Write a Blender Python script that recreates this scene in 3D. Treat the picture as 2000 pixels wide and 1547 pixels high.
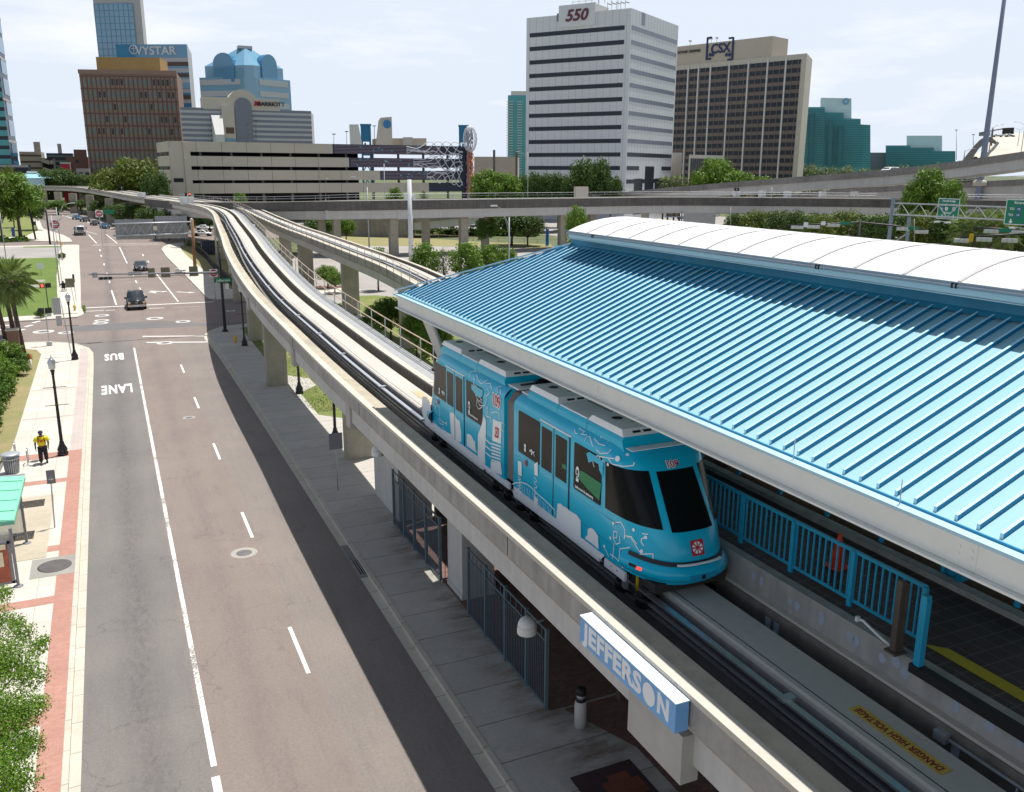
import bpy, bmesh, math, random
from mathutils import Vector, Matrix, Euler
R_=math.radians
scene=bpy.context.scene
for o in list(bpy.data.objects): bpy.data.objects.remove(o)
COL=scene.collection
# ---------------- camera ----------------
CAMH=15.5; FPX=1723.; CX,CY=1000.,773.5
def _cam_axes():
    t=math.atan((CY-333.5)/FPX); roll=R_(.25)
    nad=Vector((-(FPX/math.tan(t))*math.tan(roll),-FPX/math.tan(t),-FPX)).normalized()
    Z=-nad
    yv=Vector((195-CX,-(333.5-805*math.tan(roll)-CY),-FPX)).normalized()
    Y=(yv-Z*yv.dot(Z)).normalized(); X=Y.cross(Z)
    return Matrix((X,Y,Z))
CR=_cam_axes()
cam=bpy.data.cameras.new('camera'); cam.sensor_width=36; cam.sensor_fit='HORIZONTAL'; cam.lens=36*FPX/2000.
cam.clip_start=.3; cam.clip_end=9000
camo=bpy.data.objects.new('camera',cam); COL.objects.link(camo)
camo.matrix_world=Matrix.Translation((0,0,CAMH))@CR.to_4x4()
scene.camera=camo
# photograph pixel -> world point at a known height / distance
def _ray(px,py): return CR@Vector((px-CX,-(py-CY),-FPX))
def G(px,py,z=0.):
    v=_ray(px,py); k=(z-CAMH)/v.z; return Vector((v.x*k,v.y*k,z))
def GD(px,py,D):
    v=_ray(px,py); k=D/math.hypot(v.x,v.y); return Vector((v.x*k,v.y*k,CAMH+v.z*k))
def GY(px,py,y):
    v=_ray(px,py); k=y/v.y; return Vector((v.x*k,y,CAMH+v.z*k))
def GX(px,py,x):
    v=_ray(px,py); k=x/v.x; return Vector((x,v.y*k,CAMH+v.z*k))
# ---------------- light ----------------
SUN_EL=R_(74.0); SUN_AZ=R_(66)      # azimuth measured from +Y towards +X
sd=Vector((math.sin(SUN_AZ)*math.cos(SUN_EL),math.cos(SUN_AZ)*math.cos(SUN_EL),math.sin(SUN_EL)))
sun=bpy.data.lights.new('sun','SUN'); sun.energy=5.0; sun.angle=R_(.55); sun.color=(1,.965,.91)
suno=bpy.data.objects.new('sun',sun); COL.objects.link(suno)
suno.rotation_euler=sd.to_track_quat('Z','Y').to_euler(); suno.location=(0,0,80)
w=bpy.data.worlds.new('World'); scene.world=w; w.use_nodes=True
nt=w.node_tree; nt.nodes.clear()
def N(nt,t,**k):
    n=nt.nodes.new(t)
    for a,b in k.items(): setattr(n,a,b)
    return n
sky=N(nt,'ShaderNodeTexSky',sky_type='NISHITA',sun_disc=False,sun_elevation=SUN_EL,sun_rotation=SUN_AZ,altitude=20,air_density=1.3,dust_density=2.2,ozone_density=1.2)
tc=N(nt,'ShaderNodeTexCoord'); mp=N(nt,'ShaderNodeMapping'); mp.inputs['Scale'].default_value=(1,1,5.5); mp.inputs['Location'].default_value=(.31,.2,.0)
nz=N(nt,'ShaderNodeTexNoise'); nz.inputs['Scale'].default_value=3.6; nz.inputs['Detail'].default_value=9; nz.inputs['Roughness'].default_value=.58
cr=N(nt,'ShaderNodeValToRGB'); cr.color_ramp.elements[0].position=.53; cr.color_ramp.elements[0].color=(0,0,0,1); cr.color_ramp.elements[1].position=.72; cr.color_ramp.elements[1].color=(.75,.75,.75,1)
hz=N(nt,'ShaderNodeMixRGB'); hz.inputs[0].default_value=.72; hz.inputs[2].default_value=(8.9,9.75,11.1,1)
cm=N(nt,'ShaderNodeMixRGB'); cm.inputs[2].default_value=(11.3,11.5,11.9,1)
bg=N(nt,'ShaderNodeBackground'); bg.inputs[1].default_value=.083; wo=N(nt,'ShaderNodeOutputWorld')
L=nt.links.new
L(tc.outputs['Generated'],mp.inputs[0]); L(mp.outputs[0],nz.inputs['Vector']); L(nz.outputs[0],cr.inputs[0])
sxyz=N(nt,'ShaderNodeSeparateXYZ'); L(tc.outputs['Generated'],sxyz.inputs[0]); hr=N(nt,'ShaderNodeMapRange'); hr.inputs[1].default_value=.20; hr.inputs[2].default_value=.42; hr.inputs[3].default_value=.95; hr.inputs[4].default_value=.0; L(sxyz.outputs[2],hr.inputs[0]); L(hr.outputs[0],hz.inputs[0])
dk=N(nt,'ShaderNodeMixRGB',blend_type='MULTIPLY'); dk.inputs[0].default_value=1; dk.inputs[2].default_value=(.72,.72,.72,1); L(sky.outputs[0],dk.inputs[1]); L(dk.outputs[0],hz.inputs[1]); L(hz.outputs[0],cm.inputs[1]); L(cr.outputs[0],cm.inputs[0]); L(cm.outputs[0],bg.inputs[0]); L(bg.outputs[0],wo.inputs[0])
scene.view_settings.view_transform='Standard'; scene.view_settings.look='None'; scene.view_settings.exposure=0.15; scene.view_settings.gamma=1
scene.render.engine='CYCLES'
# ---------------- materials ----------------
MATS={}
def sc(r,g,b):
    f=lambda c:(c/255/12.92 if c/255<=.04045 else ((c/255+.055)/1.055)**2.4); return (f(r),f(g),f(b))
def mat(name,col,rough=.8,var=.12,scale=3.,bump=0.,metal=0.,scale2=None,spec=.5,streak=0,coat=0,emit=None,es=1,obj=False,ramp=None,alpha=None,trans=0):
    """principled material: base colour modulated by two layers of noise, optional bump and vertical streaks"""
    if name in MATS: return MATS[name]
    m=bpy.data.materials.new(name); m.use_nodes=True; t=m.node_tree; p=t.nodes['Principled BSDF']; l=t.links.new
    p.inputs['Roughness'].default_value=rough; p.inputs['Metallic'].default_value=metal; p.inputs['Specular IOR Level'].default_value=spec
    p.inputs['Base Color'].default_value=(*col,1)
    if coat: p.inputs['Coat Weight'].default_value=coat; p.inputs['Coat Roughness'].default_value=.05
    if trans: p.inputs['Transmission Weight'].default_value=trans
    if emit: p.inputs['Emission Color'].default_value=(*emit,1); p.inputs['Emission Strength'].default_value=es
    if alpha is not None: p.inputs['Alpha'].default_value=alpha
    if var>0 or bump>0 or streak>0:
        if obj: c=N(t,'ShaderNodeTexCoord').outputs['Object']
        else: c=N(t,'ShaderNodeNewGeometry').outputs['Position']
        n1=N(t,'ShaderNodeTexNoise'); n1.inputs['Scale'].default_value=scale; n1.inputs['Detail'].default_value=6; n1.inputs['Roughness'].default_value=.65; l(c,n1.inputs['Vector'])
        n2=N(t,'ShaderNodeTexNoise'); n2.inputs['Scale'].default_value=scale2 or scale*.12; n2.inputs['Detail'].default_value=3; l(c,n2.inputs['Vector'])
        ad=N(t,'ShaderNodeMath',operation='ADD'); l(n1.outputs[0],ad.inputs[0]); l(n2.outputs[0],ad.inputs[1])
        val=ad.outputs[0]
        if streak>0:
            mpn=N(t,'ShaderNodeMapping'); mpn.inputs['Scale'].default_value=(2.2,2.2,.12); l(c,mpn.inputs[0])
            n3=N(t,'ShaderNodeTexNoise'); n3.inputs['Scale'].default_value=1.6; n3.inputs['Detail'].default_value=5; l(mpn.outputs[0],n3.inputs['Vector'])
            sb=N(t,'ShaderNodeMath',operation='MULTIPLY_ADD'); sb.inputs[1].default_value=streak*2; sb.inputs[2].default_value=-streak; l(n3.outputs[0],sb.inputs[0])
            a2=N(t,'ShaderNodeMath',operation='ADD'); l(val,a2.inputs[0]); l(sb.outputs[0],a2.inputs[1]); val=a2.outputs[0]
        mr=N(t,'ShaderNodeMapRange'); mr.inputs[1].default_value=.55; mr.inputs[2].default_value=1.45; mr.inputs[3].default_value=1-var; mr.inputs[4].default_value=1+var; l(val,mr.inputs[0])
        mx=N(t,'ShaderNodeVectorMath',operation='SCALE'); mx.inputs[0].default_value=col; l(mr.outputs[0],mx.inputs['Scale']); l(mx.outputs[0],p.inputs['Base Color'])
        if bump>0:
            b=N(t,'ShaderNodeBump'); b.inputs['Strength'].default_value=bump; b.inputs['Distance'].default_value=.02; l(n1.outputs[0],b.inputs['Height']); l(b.outputs[0],p.inputs['Normal'])
    MATS[name]=m; return m
# ---------------- mesh builder ----------------
class MB:
    def __init__(s): s.v=[]; s.f=[]; s.m=[]; s.cur=0; s.sm=False; s.smf=[]
    def face(s,*idx): s.f.append(idx); s.m.append(s.cur); s.smf.append(s.sm)
    def add(s,vs,fs):
        b=len(s.v); s.v+= [tuple(v) for v in vs]
        for f in fs: s.face(*[b+i for i in f])
        return s
    def box(s,x0,x1,y0,y1,z0,z1,M=None):
        vs=[Vector((x,y,z)) for z in (z0,z1) for x,y in ((x0,y0),(x1,y0),(x1,y1),(x0,y1))]
        if M: vs=[M@v for v in vs]
        return s.add(vs,[(3,2,1,0),(4,5,6,7),(0,1,5,4),(1,2,6,5),(2,3,7,6),(3,0,4,7)])
    def cbox(s,c,d,rz=0,M=None):
        m=Matrix.Translation(c)@Matrix.Rotation(rz,4,'Z')
        if M: m=M@m
        return s.box(-d[0]/2,d[0]/2,-d[1]/2,d[1]/2,-d[2]/2,d[2]/2,m)
    def prism(s,poly,z0,z1,M=None,top=True,bot=True):
        n=len(poly); vs=[Vector((p[0],p[1],z0)) for p in poly]+[Vector((p[0],p[1],z1)) for p in poly]
        a=sum(poly[i][0]*poly[(i+1)%n][1]-poly[(i+1)%n][0]*poly[i][1] for i in range(n))
        if M: vs=[M@v for v in vs]
        fs=[]
        if a<0:
            fs=[(i,n+i,n+(i+1)%n,(i+1)%n) for i in range(n)]
            if top: fs.append(tuple(range(2*n-1,n-1,-1)))
            if bot: fs.append(tuple(range(n)))
        else:
            fs=[(i,(i+1)%n,n+(i+1)%n,n+i) for i in range(n)]
            if top: fs.append(tuple(range(n,2*n)))
            if bot: fs.append(tuple(range(n-1,-1,-1)))
        return s.add(vs,fs)
    def beam(s,a,b,w,h=None,up=Vector((0,0,1))):
        a=Vector(a); b=Vector(b); h=h or w; d=(b-a); ln=d.length
        if ln<1e-6: return s
        d.normalize(); x=d.cross(up)
        if x.length<1e-4: x=Vector((1,0,0))
        x.normalize(); z=x.cross(d)
        vs=[p+x*i*w/2+z*j*h/2 for p in (a,b) for i,j in ((-1,-1),(1,-1),(1,1),(-1,1))]
        return s.add(vs,[(0,1,2,3),(7,6,5,4),(1,0,4,5),(2,1,5,6),(3,2,6,7),(0,3,7,4)])
    def tube(s,pts,r,n=8,cap=True):
        pts=[Vector(p) for p in pts]; rs=r if isinstance(r,(list,tuple)) else [r]*len(pts)
        b=len(s.v); px=None
        for i,p in enumerate(pts):
            d=(pts[min(i+1,len(pts)-1)]-pts[max(i-1,0)]).normalized()
            x=d.cross(Vector((0,0,1))) if px is None else px-d*px.dot(d)
            if x.length<1e-3: x=d.cross(Vector((0,1,0)))
            x.normalize(); px=x; y=d.cross(x)
            for k in range(n):
                a=2*math.pi*k/n; s.v.append(tuple(p+x*math.cos(a)*rs[i]+y*math.sin(a)*rs[i]))
        o=s.sm; s.sm=True
        for i in range(len(pts)-1):
            for k in range(n):
                s.face(b+i*n+k,b+(i+1)*n+k,b+(i+1)*n+(k+1)%n,b+i*n+(k+1)%n)
        s.sm=o
        if cap:
            s.face(*[b+k for k in range(n)]); e=b+(len(pts)-1)*n; s.face(*[e+k for k in range(n-1,-1,-1)])
        return s
    def lathe(s,prof,n=16,c=(0,0,0),M=None):
        b=len(s.v)
        for r,z in prof:
            for k in range(n):
                a=2*math.pi*k/n; v=Vector((c[0]+r*math.cos(a),c[1]+r*math.sin(a),c[2]+z))
                s.v.append(tuple(M@v if M else v))
        o=s.sm; s.sm=True
        for i in range(len(prof)-1):
            for k in range(n): s.face(b+i*n+k,b+i*n+(k+1)%n,b+(i+1)*n+(k+1)%n,b+(i+1)*n+k)
        s.sm=o
        if prof[0][0]>1e-4: s.face(*[b+k for k in range(n-1,-1,-1)])
        if prof[-1][0]>1e-4: e=b+(len(prof)-1)*n; s.face(*[e+k for k in range(n)])
        return s
    def disc(s,c,r,n=24,r2=0,M=None,sy=1):
        vs=[]
        for k in range(n):
            a=2*math.pi*k/n; vs.append(Vector((c[0]+r*math.cos(a),c[1]+r*sy*math.sin(a),c[2])))
        if r2:
            for k in range(n):
                a=2*math.pi*k/n; vs.append(Vector((c[0]+r2*math.cos(a),c[1]+r2*sy*math.sin(a),c[2])))
        if M: vs=[M@v for v in vs]
        fs=[tuple(range(n))] if not r2 else [(k,(k+1)%n,n+(k+1)%n,n+k) for k in range(n)]
        return s.add(vs,fs)
    def build(s,name,mats,parent=None,world=False,origin=None,smooth=None):
        me=bpy.data.meshes.new(name); v=s.v
        loc=Vector((0,0,0))
        if world and parent is not None:
            W=parent
            Ms=Matrix.Identity(4)
            ch=[]
            while W is not None: ch.append(W); W=W.parent
            for q in reversed(ch): Ms=Ms@q.matrix_basis
            inv=Ms.inverted(); v=[tuple(inv@Vector(p)) for p in v]
        elif parent is None and origin is None and v:
            xs=[p[0] for p in v]; ys=[p[1] for p in v]; zs=[p[2] for p in v]
            origin=((min(xs)+max(xs))/2,(min(ys)+max(ys))/2,min(zs))
        if origin is not None and parent is None:
            loc=Vector(origin); v=[(p[0]-loc.x,p[1]-loc.y,p[2]-loc.z) for p in v]
        me.from_pydata(v,[],s.f)
        if not isinstance(mats,(list,tuple)): mats=[mats]
        for m in mats: me.materials.append(m)
        me.polygons.foreach_set('material_index',s.m)
        me.polygons.foreach_set('use_smooth',s.smf if smooth is None else [smooth]*len(s.f))
        me.update()
        o=bpy.data.objects.new(name,me); COL.objects.link(o); o.location=loc
        if parent is not None: o.parent=parent
        return o
def tag(o,label=None,cat=None,group=None,kind=None):
    if label: o['label']=label
    if cat: o['category']=cat
    if group: o['group']=group
    if kind: o['kind']=kind
    return o
def thing(name,label,cat,loc=(0,0,0),rz=0,group=None):
    o=bpy.data.objects.new(name,None); o.empty_display_size=.3; COL.objects.link(o); o.location=loc; o.rotation_euler=(0,0,rz)
    return tag(o,label,cat,group)
def dup(root,loc,rz=None,label=None,group=None,scale=None):
    r=root.copy(); COL.objects.link(r); r.location=loc
    if rz is not None: r.rotation_euler=(0,0,rz)
    if scale is not None: r.scale=(scale,)*3
    if label: r['label']=label
    if group: r['group']=group
    for ch in list(root.children):
        c=ch.copy(); COL.objects.link(c); c.parent=r
        for g in list(ch.children):
            d=g.copy(); COL.objects.link(d); d.parent=c
    return r
def struct(o): o['kind']='structure'; return o
_fontcache={}
def textmb(mb,body,size,M,extrude=.01,bold=0.,align='CENTER',sx=1.,spacing=1.,shear=0.):
    """flat lettering (font outline converted to mesh) added to a mesh builder; text lies in local XY, M places it"""
    cu=bpy.data.curves.new('lettering','FONT'); cu.body=body; cu.size=size; cu.extrude=extrude; cu.offset=bold; cu.align_x=align; cu.align_y='CENTER'; cu.space_character=spacing; cu.shear=shear; cu.resolution_u=3
    ob=bpy.data.objects.new('lettering_tmp',cu); COL.objects.link(ob)
    bpy.context.view_layer.update()
    dg=bpy.context.evaluated_depsgraph_get(); me=bpy.data.meshes.new_from_object(ob.evaluated_get(dg))
    mb.add([M@Vector((v.co.x*sx,v.co.y,v.co.z)) for v in me.vertices],[tuple(p.vertices) for p in me.polygons])
    bpy.data.objects.remove(ob); bpy.data.meshes.remove(me); bpy.data.curves.remove(cu)
def frame(o,u,v):
    """matrix whose local X=u, Y=v, Z=u x v, origin o"""
    u=Vector(u).normalized(); v=Vector(v).normalized(); n=u.cross(v)
    m=Matrix((u,v,n)).transposed().to_4x4(); m.translation=Vector(o); return m
# ---------------- ground materials ----------------
def newmat(name,rough=.85):
    m=bpy.data.materials.new(name); m.use_nodes=True; t=m.node_tree; p=t.nodes['Principled BSDF']; p.inputs['Roughness'].default_value=rough
    MATS[name]=m; return m,t,p,t.links.new
def noise(t,l,c,scale,detail=5,rough=.6,mapscale=None):
    if mapscale:
        mpn=N(t,'ShaderNodeMapping'); mpn.inputs['Scale'].default_value=mapscale; l(c,mpn.inputs[0]); c=mpn.outputs[0]
    n=N(t,'ShaderNodeTexNoise'); n.inputs['Scale'].default_value=scale; n.inputs['Detail'].default_value=detail; n.inputs['Roughness'].default_value=rough; l(c,n.inputs['Vector']); return n.outputs[0]
def ramp(t,l,v,a,b,ca=0.,cb=1.):
    r=N(t,'ShaderNodeMapRange'); r.inputs[1].default_value=a; r.inputs[2].default_value=b; r.inputs[3].default_value=ca; r.inputs[4].default_value=cb; l(v,r.inputs[0]); return r.outputs[0]
def mix(t,l,f,a,b,mode='MIX'):
    m=N(t,'ShaderNodeMixRGB',blend_type=mode)
    for i,x in ((0,f),(1,a),(2,b)):
        if hasattr(x,'is_linked') or hasattr(x,'links'): l(x,m.inputs[i])
        elif isinstance(x,(int,float)): m.inputs[i].default_value=x
        else: m.inputs[i].default_value=(*x,1)
    return m.outputs[0]
def math_(t,l,op,a,b=0.,c=None):
    m=N(t,'ShaderNodeMath',operation=op)
    for i,x in enumerate((a,b,c)):
        if x is None: continue
        if isinstance(x,(int,float)): m.inputs[i].default_value=x
        else: l(x,m.inputs[i])
    return m.outputs[0]
def bump(t,l,p,h,s=.4,d=.01):
    b=N(t,'ShaderNodeBump'); b.inputs['Strength'].default_value=s; b.inputs['Distance'].default_value=d; l(h,b.inputs['Height']); l(b.outputs[0],p.inputs['Normal'])
# asphalt of the main road: greyer bus lane on the left, browner middle, coarser right lane, worn wheel tracks, cracks
m,t,p,l=newmat('asphalt_main',.9)
pos=N(t,'ShaderNodeNewGeometry').outputs['Position']; sx=N(t,'ShaderNodeSeparateXYZ'); l(pos,sx.inputs[0]); X=sx.outputs[0]; Yc=sx.outputs[1]
wob=noise(t,l,pos,.25,3); Xw=math_(t,l,'ADD',X,math_(t,l,'MULTIPLY',math_(t,l,'SUBTRACT',wob,.5),.7))
f1=ramp(t,l,Xw,1.0,1.25); far=ramp(t,l,Yc,86,92); f1=math_(t,l,'MAXIMUM',f1,far)
c=mix(t,l,f1,(.175,.165,.158),(.215,.180,.162))
f2=math_(t,l,'MULTIPLY',ramp(t,l,X,4.55,4.75),ramp(t,l,Yc,89,84)); c=mix(t,l,f2,c,(.215,.190,.172))
spk=noise(t,l,pos,34,10,.95); c=mix(t,l,1.,c,mix(t,l,ramp(t,l,spk,.36,.64),(.45,.45,.46),(1.62,1.59,1.55)),'MULTIPLY')
spk2=noise(t,l,pos,10,6,.8); c=mix(t,l,1.,c,mix(t,l,ramp(t,l,spk2,.35,.65),(.87,.87,.87),(1.12,1.12,1.12)),'MULTIPLY')
stn=noise(t,l,pos,2.6,9,.8,(.9,.12,1)); c=mix(t,l,ramp(t,l,stn,.5,.72,0,.30),c,(.10,.09,.09))
# oil / tyre band in the middle of each lane
for cx_,wd,am in ((-.35,.85,.80),(2.75,.6,.32),(6.1,.5,.16)):
    d=math_(t,l,'ABSOLUTE',math_(t,l,'SUBTRACT',Xw,cx_)); g=ramp(t,l,d,0,wd,1,0)
    pn=noise(t,l,pos,5.5,9,.85,(1,.45,1)); g=math_(t,l,'MULTIPLY',math_(t,l,'MULTIPLY',g,ramp(t,l,pn,.36,.66)),am)
    c=mix(t,l,g,c,(.085,.076,.078))
big=noise(t,l,pos,.16,4); c=mix(t,l,1.,c,mix(t,l,ramp(t,l,big,.3,.7),(.9,.9,.92),(1.1,1.09,1.08)),'MULTIPLY')
vor=N(t,'ShaderNodeTexVoronoi',feature='DISTANCE_TO_EDGE'); vor.inputs['Scale'].default_value=.34
wv=N(t,'ShaderNodeVectorMath',operation='ADD'); nn=N(t,'ShaderNodeTexNoise'); nn.inputs['Scale'].default_value=1.7; nn.inputs['Detail'].default_value=6; l(pos,nn.inputs['Vector']); l(pos,wv.inputs[0]); l(nn.outputs['Color'],wv.inputs[1]); l(wv.outputs[0],vor.inputs['Vector'])
ck=math_(t,l,'MULTIPLY',ramp(t,l,vor.outputs['Distance'],0,.012,1,0),ramp(t,l,noise(t,l,pos,.3,3),.50,.56)); c=mix(t,l,math_(t,l,'MULTIPLY',ck,.28),c,(.035,.032,.032))
l(c,p.inputs['Base Color']); bump(t,l,p,spk,.5,.012)
# generic asphalt, pale asphalt
def asphalt(name,a,rough=.9):
    m,t,p,l=newmat(name,rough); pos=N(t,'ShaderNodeNewGeometry').outputs['Position']
    spk=noise(t,l,pos,20,8,.8); big=noise(t,l,pos,.12,5,.6); st=noise(t,l,pos,.5,6,.7,(1,.25,1))
    c=mix(t,l,1.,a,mix(t,l,ramp(t,l,spk,.36,.64),(.8,.8,.8),(1.2,1.2,1.2)),'MULTIPLY')
    c=mix(t,l,1.,c,mix(t,l,ramp(t,l,big,.3,.7),(.86,.86,.87),(1.12,1.11,1.1)),'MULTIPLY')
    c=mix(t,l,ramp(t,l,st,.55,.75,0,.3),c,tuple(x*.6 for x in a)); l(c,p.inputs['Base Color']); bump(t,l,p,spk,.3,.01)
asphalt('asphalt_pale',(.34,.32,.30)); asphalt('asphalt_grey',(.17,.155,.148)); asphalt('asphalt_patch',(.155,.15,.15))
def walkmat(name,a,w_,h_,mort,mcol,off=(0,0,0),rot=0,offs=0.,vari=.1,rough=.85,stain=.25,staincol=(.32,.27,.2),a2=None,sc_=1.):
    """paving: procedural joints laid out in metres plus grime"""
    m,t,p,l=newmat(name,rough); pos=N(t,'ShaderNodeNewGeometry').outputs['Position']
    mpn=N(t,'ShaderNodeMapping'); mpn.inputs['Location'].default_value=off; mpn.inputs['Rotation'].default_value=(0,0,rot); l(pos,mpn.inputs[0])
    b=N(t,'ShaderNodeTexBrick'); b.offset=offs; b.squash=1; b.inputs['Scale'].default_value=1; b.inputs['Brick Width'].default_value=w_; b.inputs['Row Height'].default_value=h_; b.inputs['Mortar Size'].default_value=mort; b.inputs['Mortar Smooth'].default_value=.1; b.inputs['Bias'].default_value=0
    a2=a2 or tuple(x*(1-vari) for x in a); b.inputs['Color1'].default_value=(*a,1); b.inputs['Color2'].default_value=(*a2,1); b.inputs['Mortar'].default_value=(*mcol,1); l(mpn.outputs[0],b.inputs['Vector'])
    n1=noise(t,l,pos,9,7,.7); n2=noise(t,l,pos,.45,6,.7); n3=noise(t,l,pos,1.7,6,.7)
    c=mix(t,l,1.,b.outputs[0],mix(t,l,ramp(t,l,n1,.35,.65),(.93,.93,.93),(1.07,1.07,1.07)),'MULTIPLY')
    c=mix(t,l,1.,c,mix(t,l,ramp(t,l,n2,.3,.7),(.9,.89,.87),(1.06,1.06,1.06)),'MULTIPLY')
    c=mix(t,l,ramp(t,l,n3,.55,.8,0,stain),c,staincol)
    if name=='walk_worn':
        sxx=N(t,'ShaderNodeSeparateXYZ'); l(pos,sxx.inputs[0]); g=math_(t,l,'MULTIPLY',ramp(t,l,sxx.outputs[0],9.2,10.4),ramp(t,l,sxx.outputs[1],38,36)); sn=noise(t,l,pos,1.0,7,.7,(.45,1.3,1))
        c=mix(t,l,math_(t,l,'MULTIPLY',g,ramp(t,l,sn,.44,.62,0,.8)),c,(.17,.12,.085)); c=mix(t,l,math_(t,l,'MULTIPLY',g,ramp(t,l,sn,.62,.70,0,.8)),c,(.16,.065,.03))
    l(c,p.inputs['Base Color']); bump(t,l,p,n1,.15,.01)
    return m
walkmat('walk_concrete',(.60,.565,.50),1.55,1.55,.012,(.38,.34,.29),off=(.6,.3,0))
walkmat('walk_worn',(.50,.48,.44),40,1.75,.02,(.2,.19,.17),off=(10,.55,0),stain=.6,staincol=(.27,.25,.225))
walkmat('brick_paving',(.46,.235,.185),.20,.10,.008,(.36,.25,.2),offs=.5,vari=.16,stain=.12,staincol=(.3,.2,.17),a2=(.40,.19,.15))
walkmat('paver_pink',(.52,.45,.42),.42,.22,.012,(.36,.3,.28),offs=.5,vari=.08,stain=.12)
walkmat('kerb_concrete',(.56,.52,.44),30,1.5,.015,(.25,.22,.18),off=(10,0,0),stain=.5,staincol=(.34,.27,.18))
walkmat('platform_tile',(.050,.026,.026),.33,.33,.012,(.12,.09,.085),vari=.2,stain=.35,staincol=(.045,.035,.032),rough=.6)
walkmat('plaza_brick',(.22,.125,.10),.2,.1,.006,(.13,.08,.07),offs=.5,vari=.3,stain=.4,staincol=(.09,.05,.045))
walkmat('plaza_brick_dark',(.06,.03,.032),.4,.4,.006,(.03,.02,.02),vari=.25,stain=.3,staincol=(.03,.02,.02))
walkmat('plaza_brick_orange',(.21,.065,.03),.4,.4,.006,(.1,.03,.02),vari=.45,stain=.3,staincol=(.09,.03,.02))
def grassmat(name,a,b,dry):
    m,t,p,l=newmat(name,.95); pos=N(t,'ShaderNodeNewGeometry').outputs['Position']
    n1=noise(t,l,pos,7,8,.8); n2=noise(t,l,pos,.35,6,.7); n3=noise(t,l,pos,1.6,6,.7)
    c=mix(t,l,ramp(t,l,n1,.35,.65),a,b); c=mix(t,l,ramp(t,l,n2,.45,.68,0,.75),c,dry); c=mix(t,l,ramp(t,l,n3,.5,.75,0,.4),c,tuple(x*.7 for x in a)); l(c,p.inputs['Base Color']); bump(t,l,p,n1,.9,.06)
grassmat('grass_green',(.075,.135,.02),(.14,.22,.035),(.17,.20,.05)); grassmat('grass_dry',(.20,.21,.07),(.30,.27,.13),(.36,.27,.15)); grassmat('grass_mid',(.12,.17,.035),(.19,.23,.06),(.30,.26,.12))
grassmat('far_ground',(.07,.10,.035),(.12,.15,.06),(.2,.19,.13))
mat('paint_white',(.80,.79,.76),.7,.10,9,scale2=1.5); mat('paint_worn',(.66,.64,.6),.8,.35,14,scale2=2)
mat('mulch',(.12,.05,.03),.95,.4,6); mat('paint_ghost',(.36,.34,.32),.85,.3,10)
# worn paint with missing flakes shows the asphalt
m,t,p,l=newmat('paint_flaked',.75); pos=N(t,'ShaderNodeNewGeometry').outputs['Position']
n1=noise(t,l,pos,11,8,.75); n2=noise(t,l,pos,.5,4,.6); s=math_(t,l,'ADD',n1,math_(t,l,'MULTIPLY',math_(t,l,'SUBTRACT',n2,.5),.8)); c=mix(t,l,ramp(t,l,s,.53,.60),(.76,.74,.71),(.24,.22,.2)); l(c,p.inputs['Base Color'])
# ---------------- ground sheets ----------------
def sheet(name,poly,z,m,kind='structure',label=None):
    mb=MB(); mb.add([(x,y,z) for x,y in poly],[tuple(range(len(poly)))])
    a=sum(poly[i][0]*poly[(i+1)%len(poly)][1]-poly[(i+1)%len(poly)][0]*poly[i][1] for i in range(len(poly)))
    if a<0: mb.f=[tuple(reversed(mb.f[0]))]
    o=mb.build(name,MATS[m]); o['kind']=kind; return o
sheet('ground',[(-4000,-60),(4000,-60),(4000,6000),(-4000,6000)],-.06,'far_ground')
def slab(name,poly,m,h=.13,z0=-.05,mats=None):
    mb=MB(); mb.prism(poly,z0,h,bot=False); o=mb.build(name,MATS[m]); o['kind']='structure'; return o
road=sheet('road',[(-60,-12),(14,-12),(14,92),(60,92),(60,108),(14,113),(14,206),(60,222),(60,250),(5,258),(-14,420),(-60,430),(-60,214),(-60,89)],0,'asphalt_main')
# concrete gutter and kerb, left near block (kerb line follows the rounded corner)
cl=[(-2.02,-12),(-2.02,66),(-2.03,78.6),(-2.09,83.6),(-2.45,86.1),(-3.2,88),(-4.27,89.3),(-5.95,90.4),(-7.85,90.8),(-60,91.2)]
def offs(line,d):
    out=[]
    for i,pt in enumerate(line):
        a=Vector(line[max(i-1,0)]); b=Vector(line[min(i+1,len(line)-1)]); t_=(b-a).normalized(); n=Vector((-t_.y,t_.x)); out.append((pt[0]+n.x*d,pt[1]+n.y*d))
    return out
def ribbon(name,line,d0,d1,z,m,h=None,kind='structure',parent=None):
    a=offs(line,d0); b=offs(line,d1); mb=MB()
    if h is None:
        n=len(a); mb.add([(x,y,z) for x,y in a]+[(x,y,z) for x,y in b],[(i,i+1,n+i+1,n+i) for i in range(n-1)])
        for k,f in enumerate(mb.f):
            p_=[Vector(mb.v[i]) for i in f]
            if (p_[1]-p_[0]).cross(p_[2]-p_[1]).z<0: mb.f[k]=tuple(reversed(f))
    else: mb.prism(a+b[::-1],z,h)
    o=mb.build(name,MATS[m]); o['kind']=kind; return o
ribbon('kerb',cl,0,.28,.012,'kerb_concrete'); ribbon('kerb',cl,.28,.44,-.05,'kerb_concrete',.15)
sw=offs(cl,.44)
slab('sidewalk',sw+[(-60,75),(-9,76),(-8.6,87.2),(-7.54,87.1),(-6.6,86.2),(-6.15,84),(-6.08,58),(-6.5,44),(-7.4,40),(-12,40),(-12,-12)],'walk_concrete')
Z1=.134
for (y0,y1) in ((-12,53.4),):
    sheet('sidewalk',[(-2.47,y0),(-2.47,y1),(-3.1,y1),(-3.1,y0)],Z1,'brick_paving')
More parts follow.
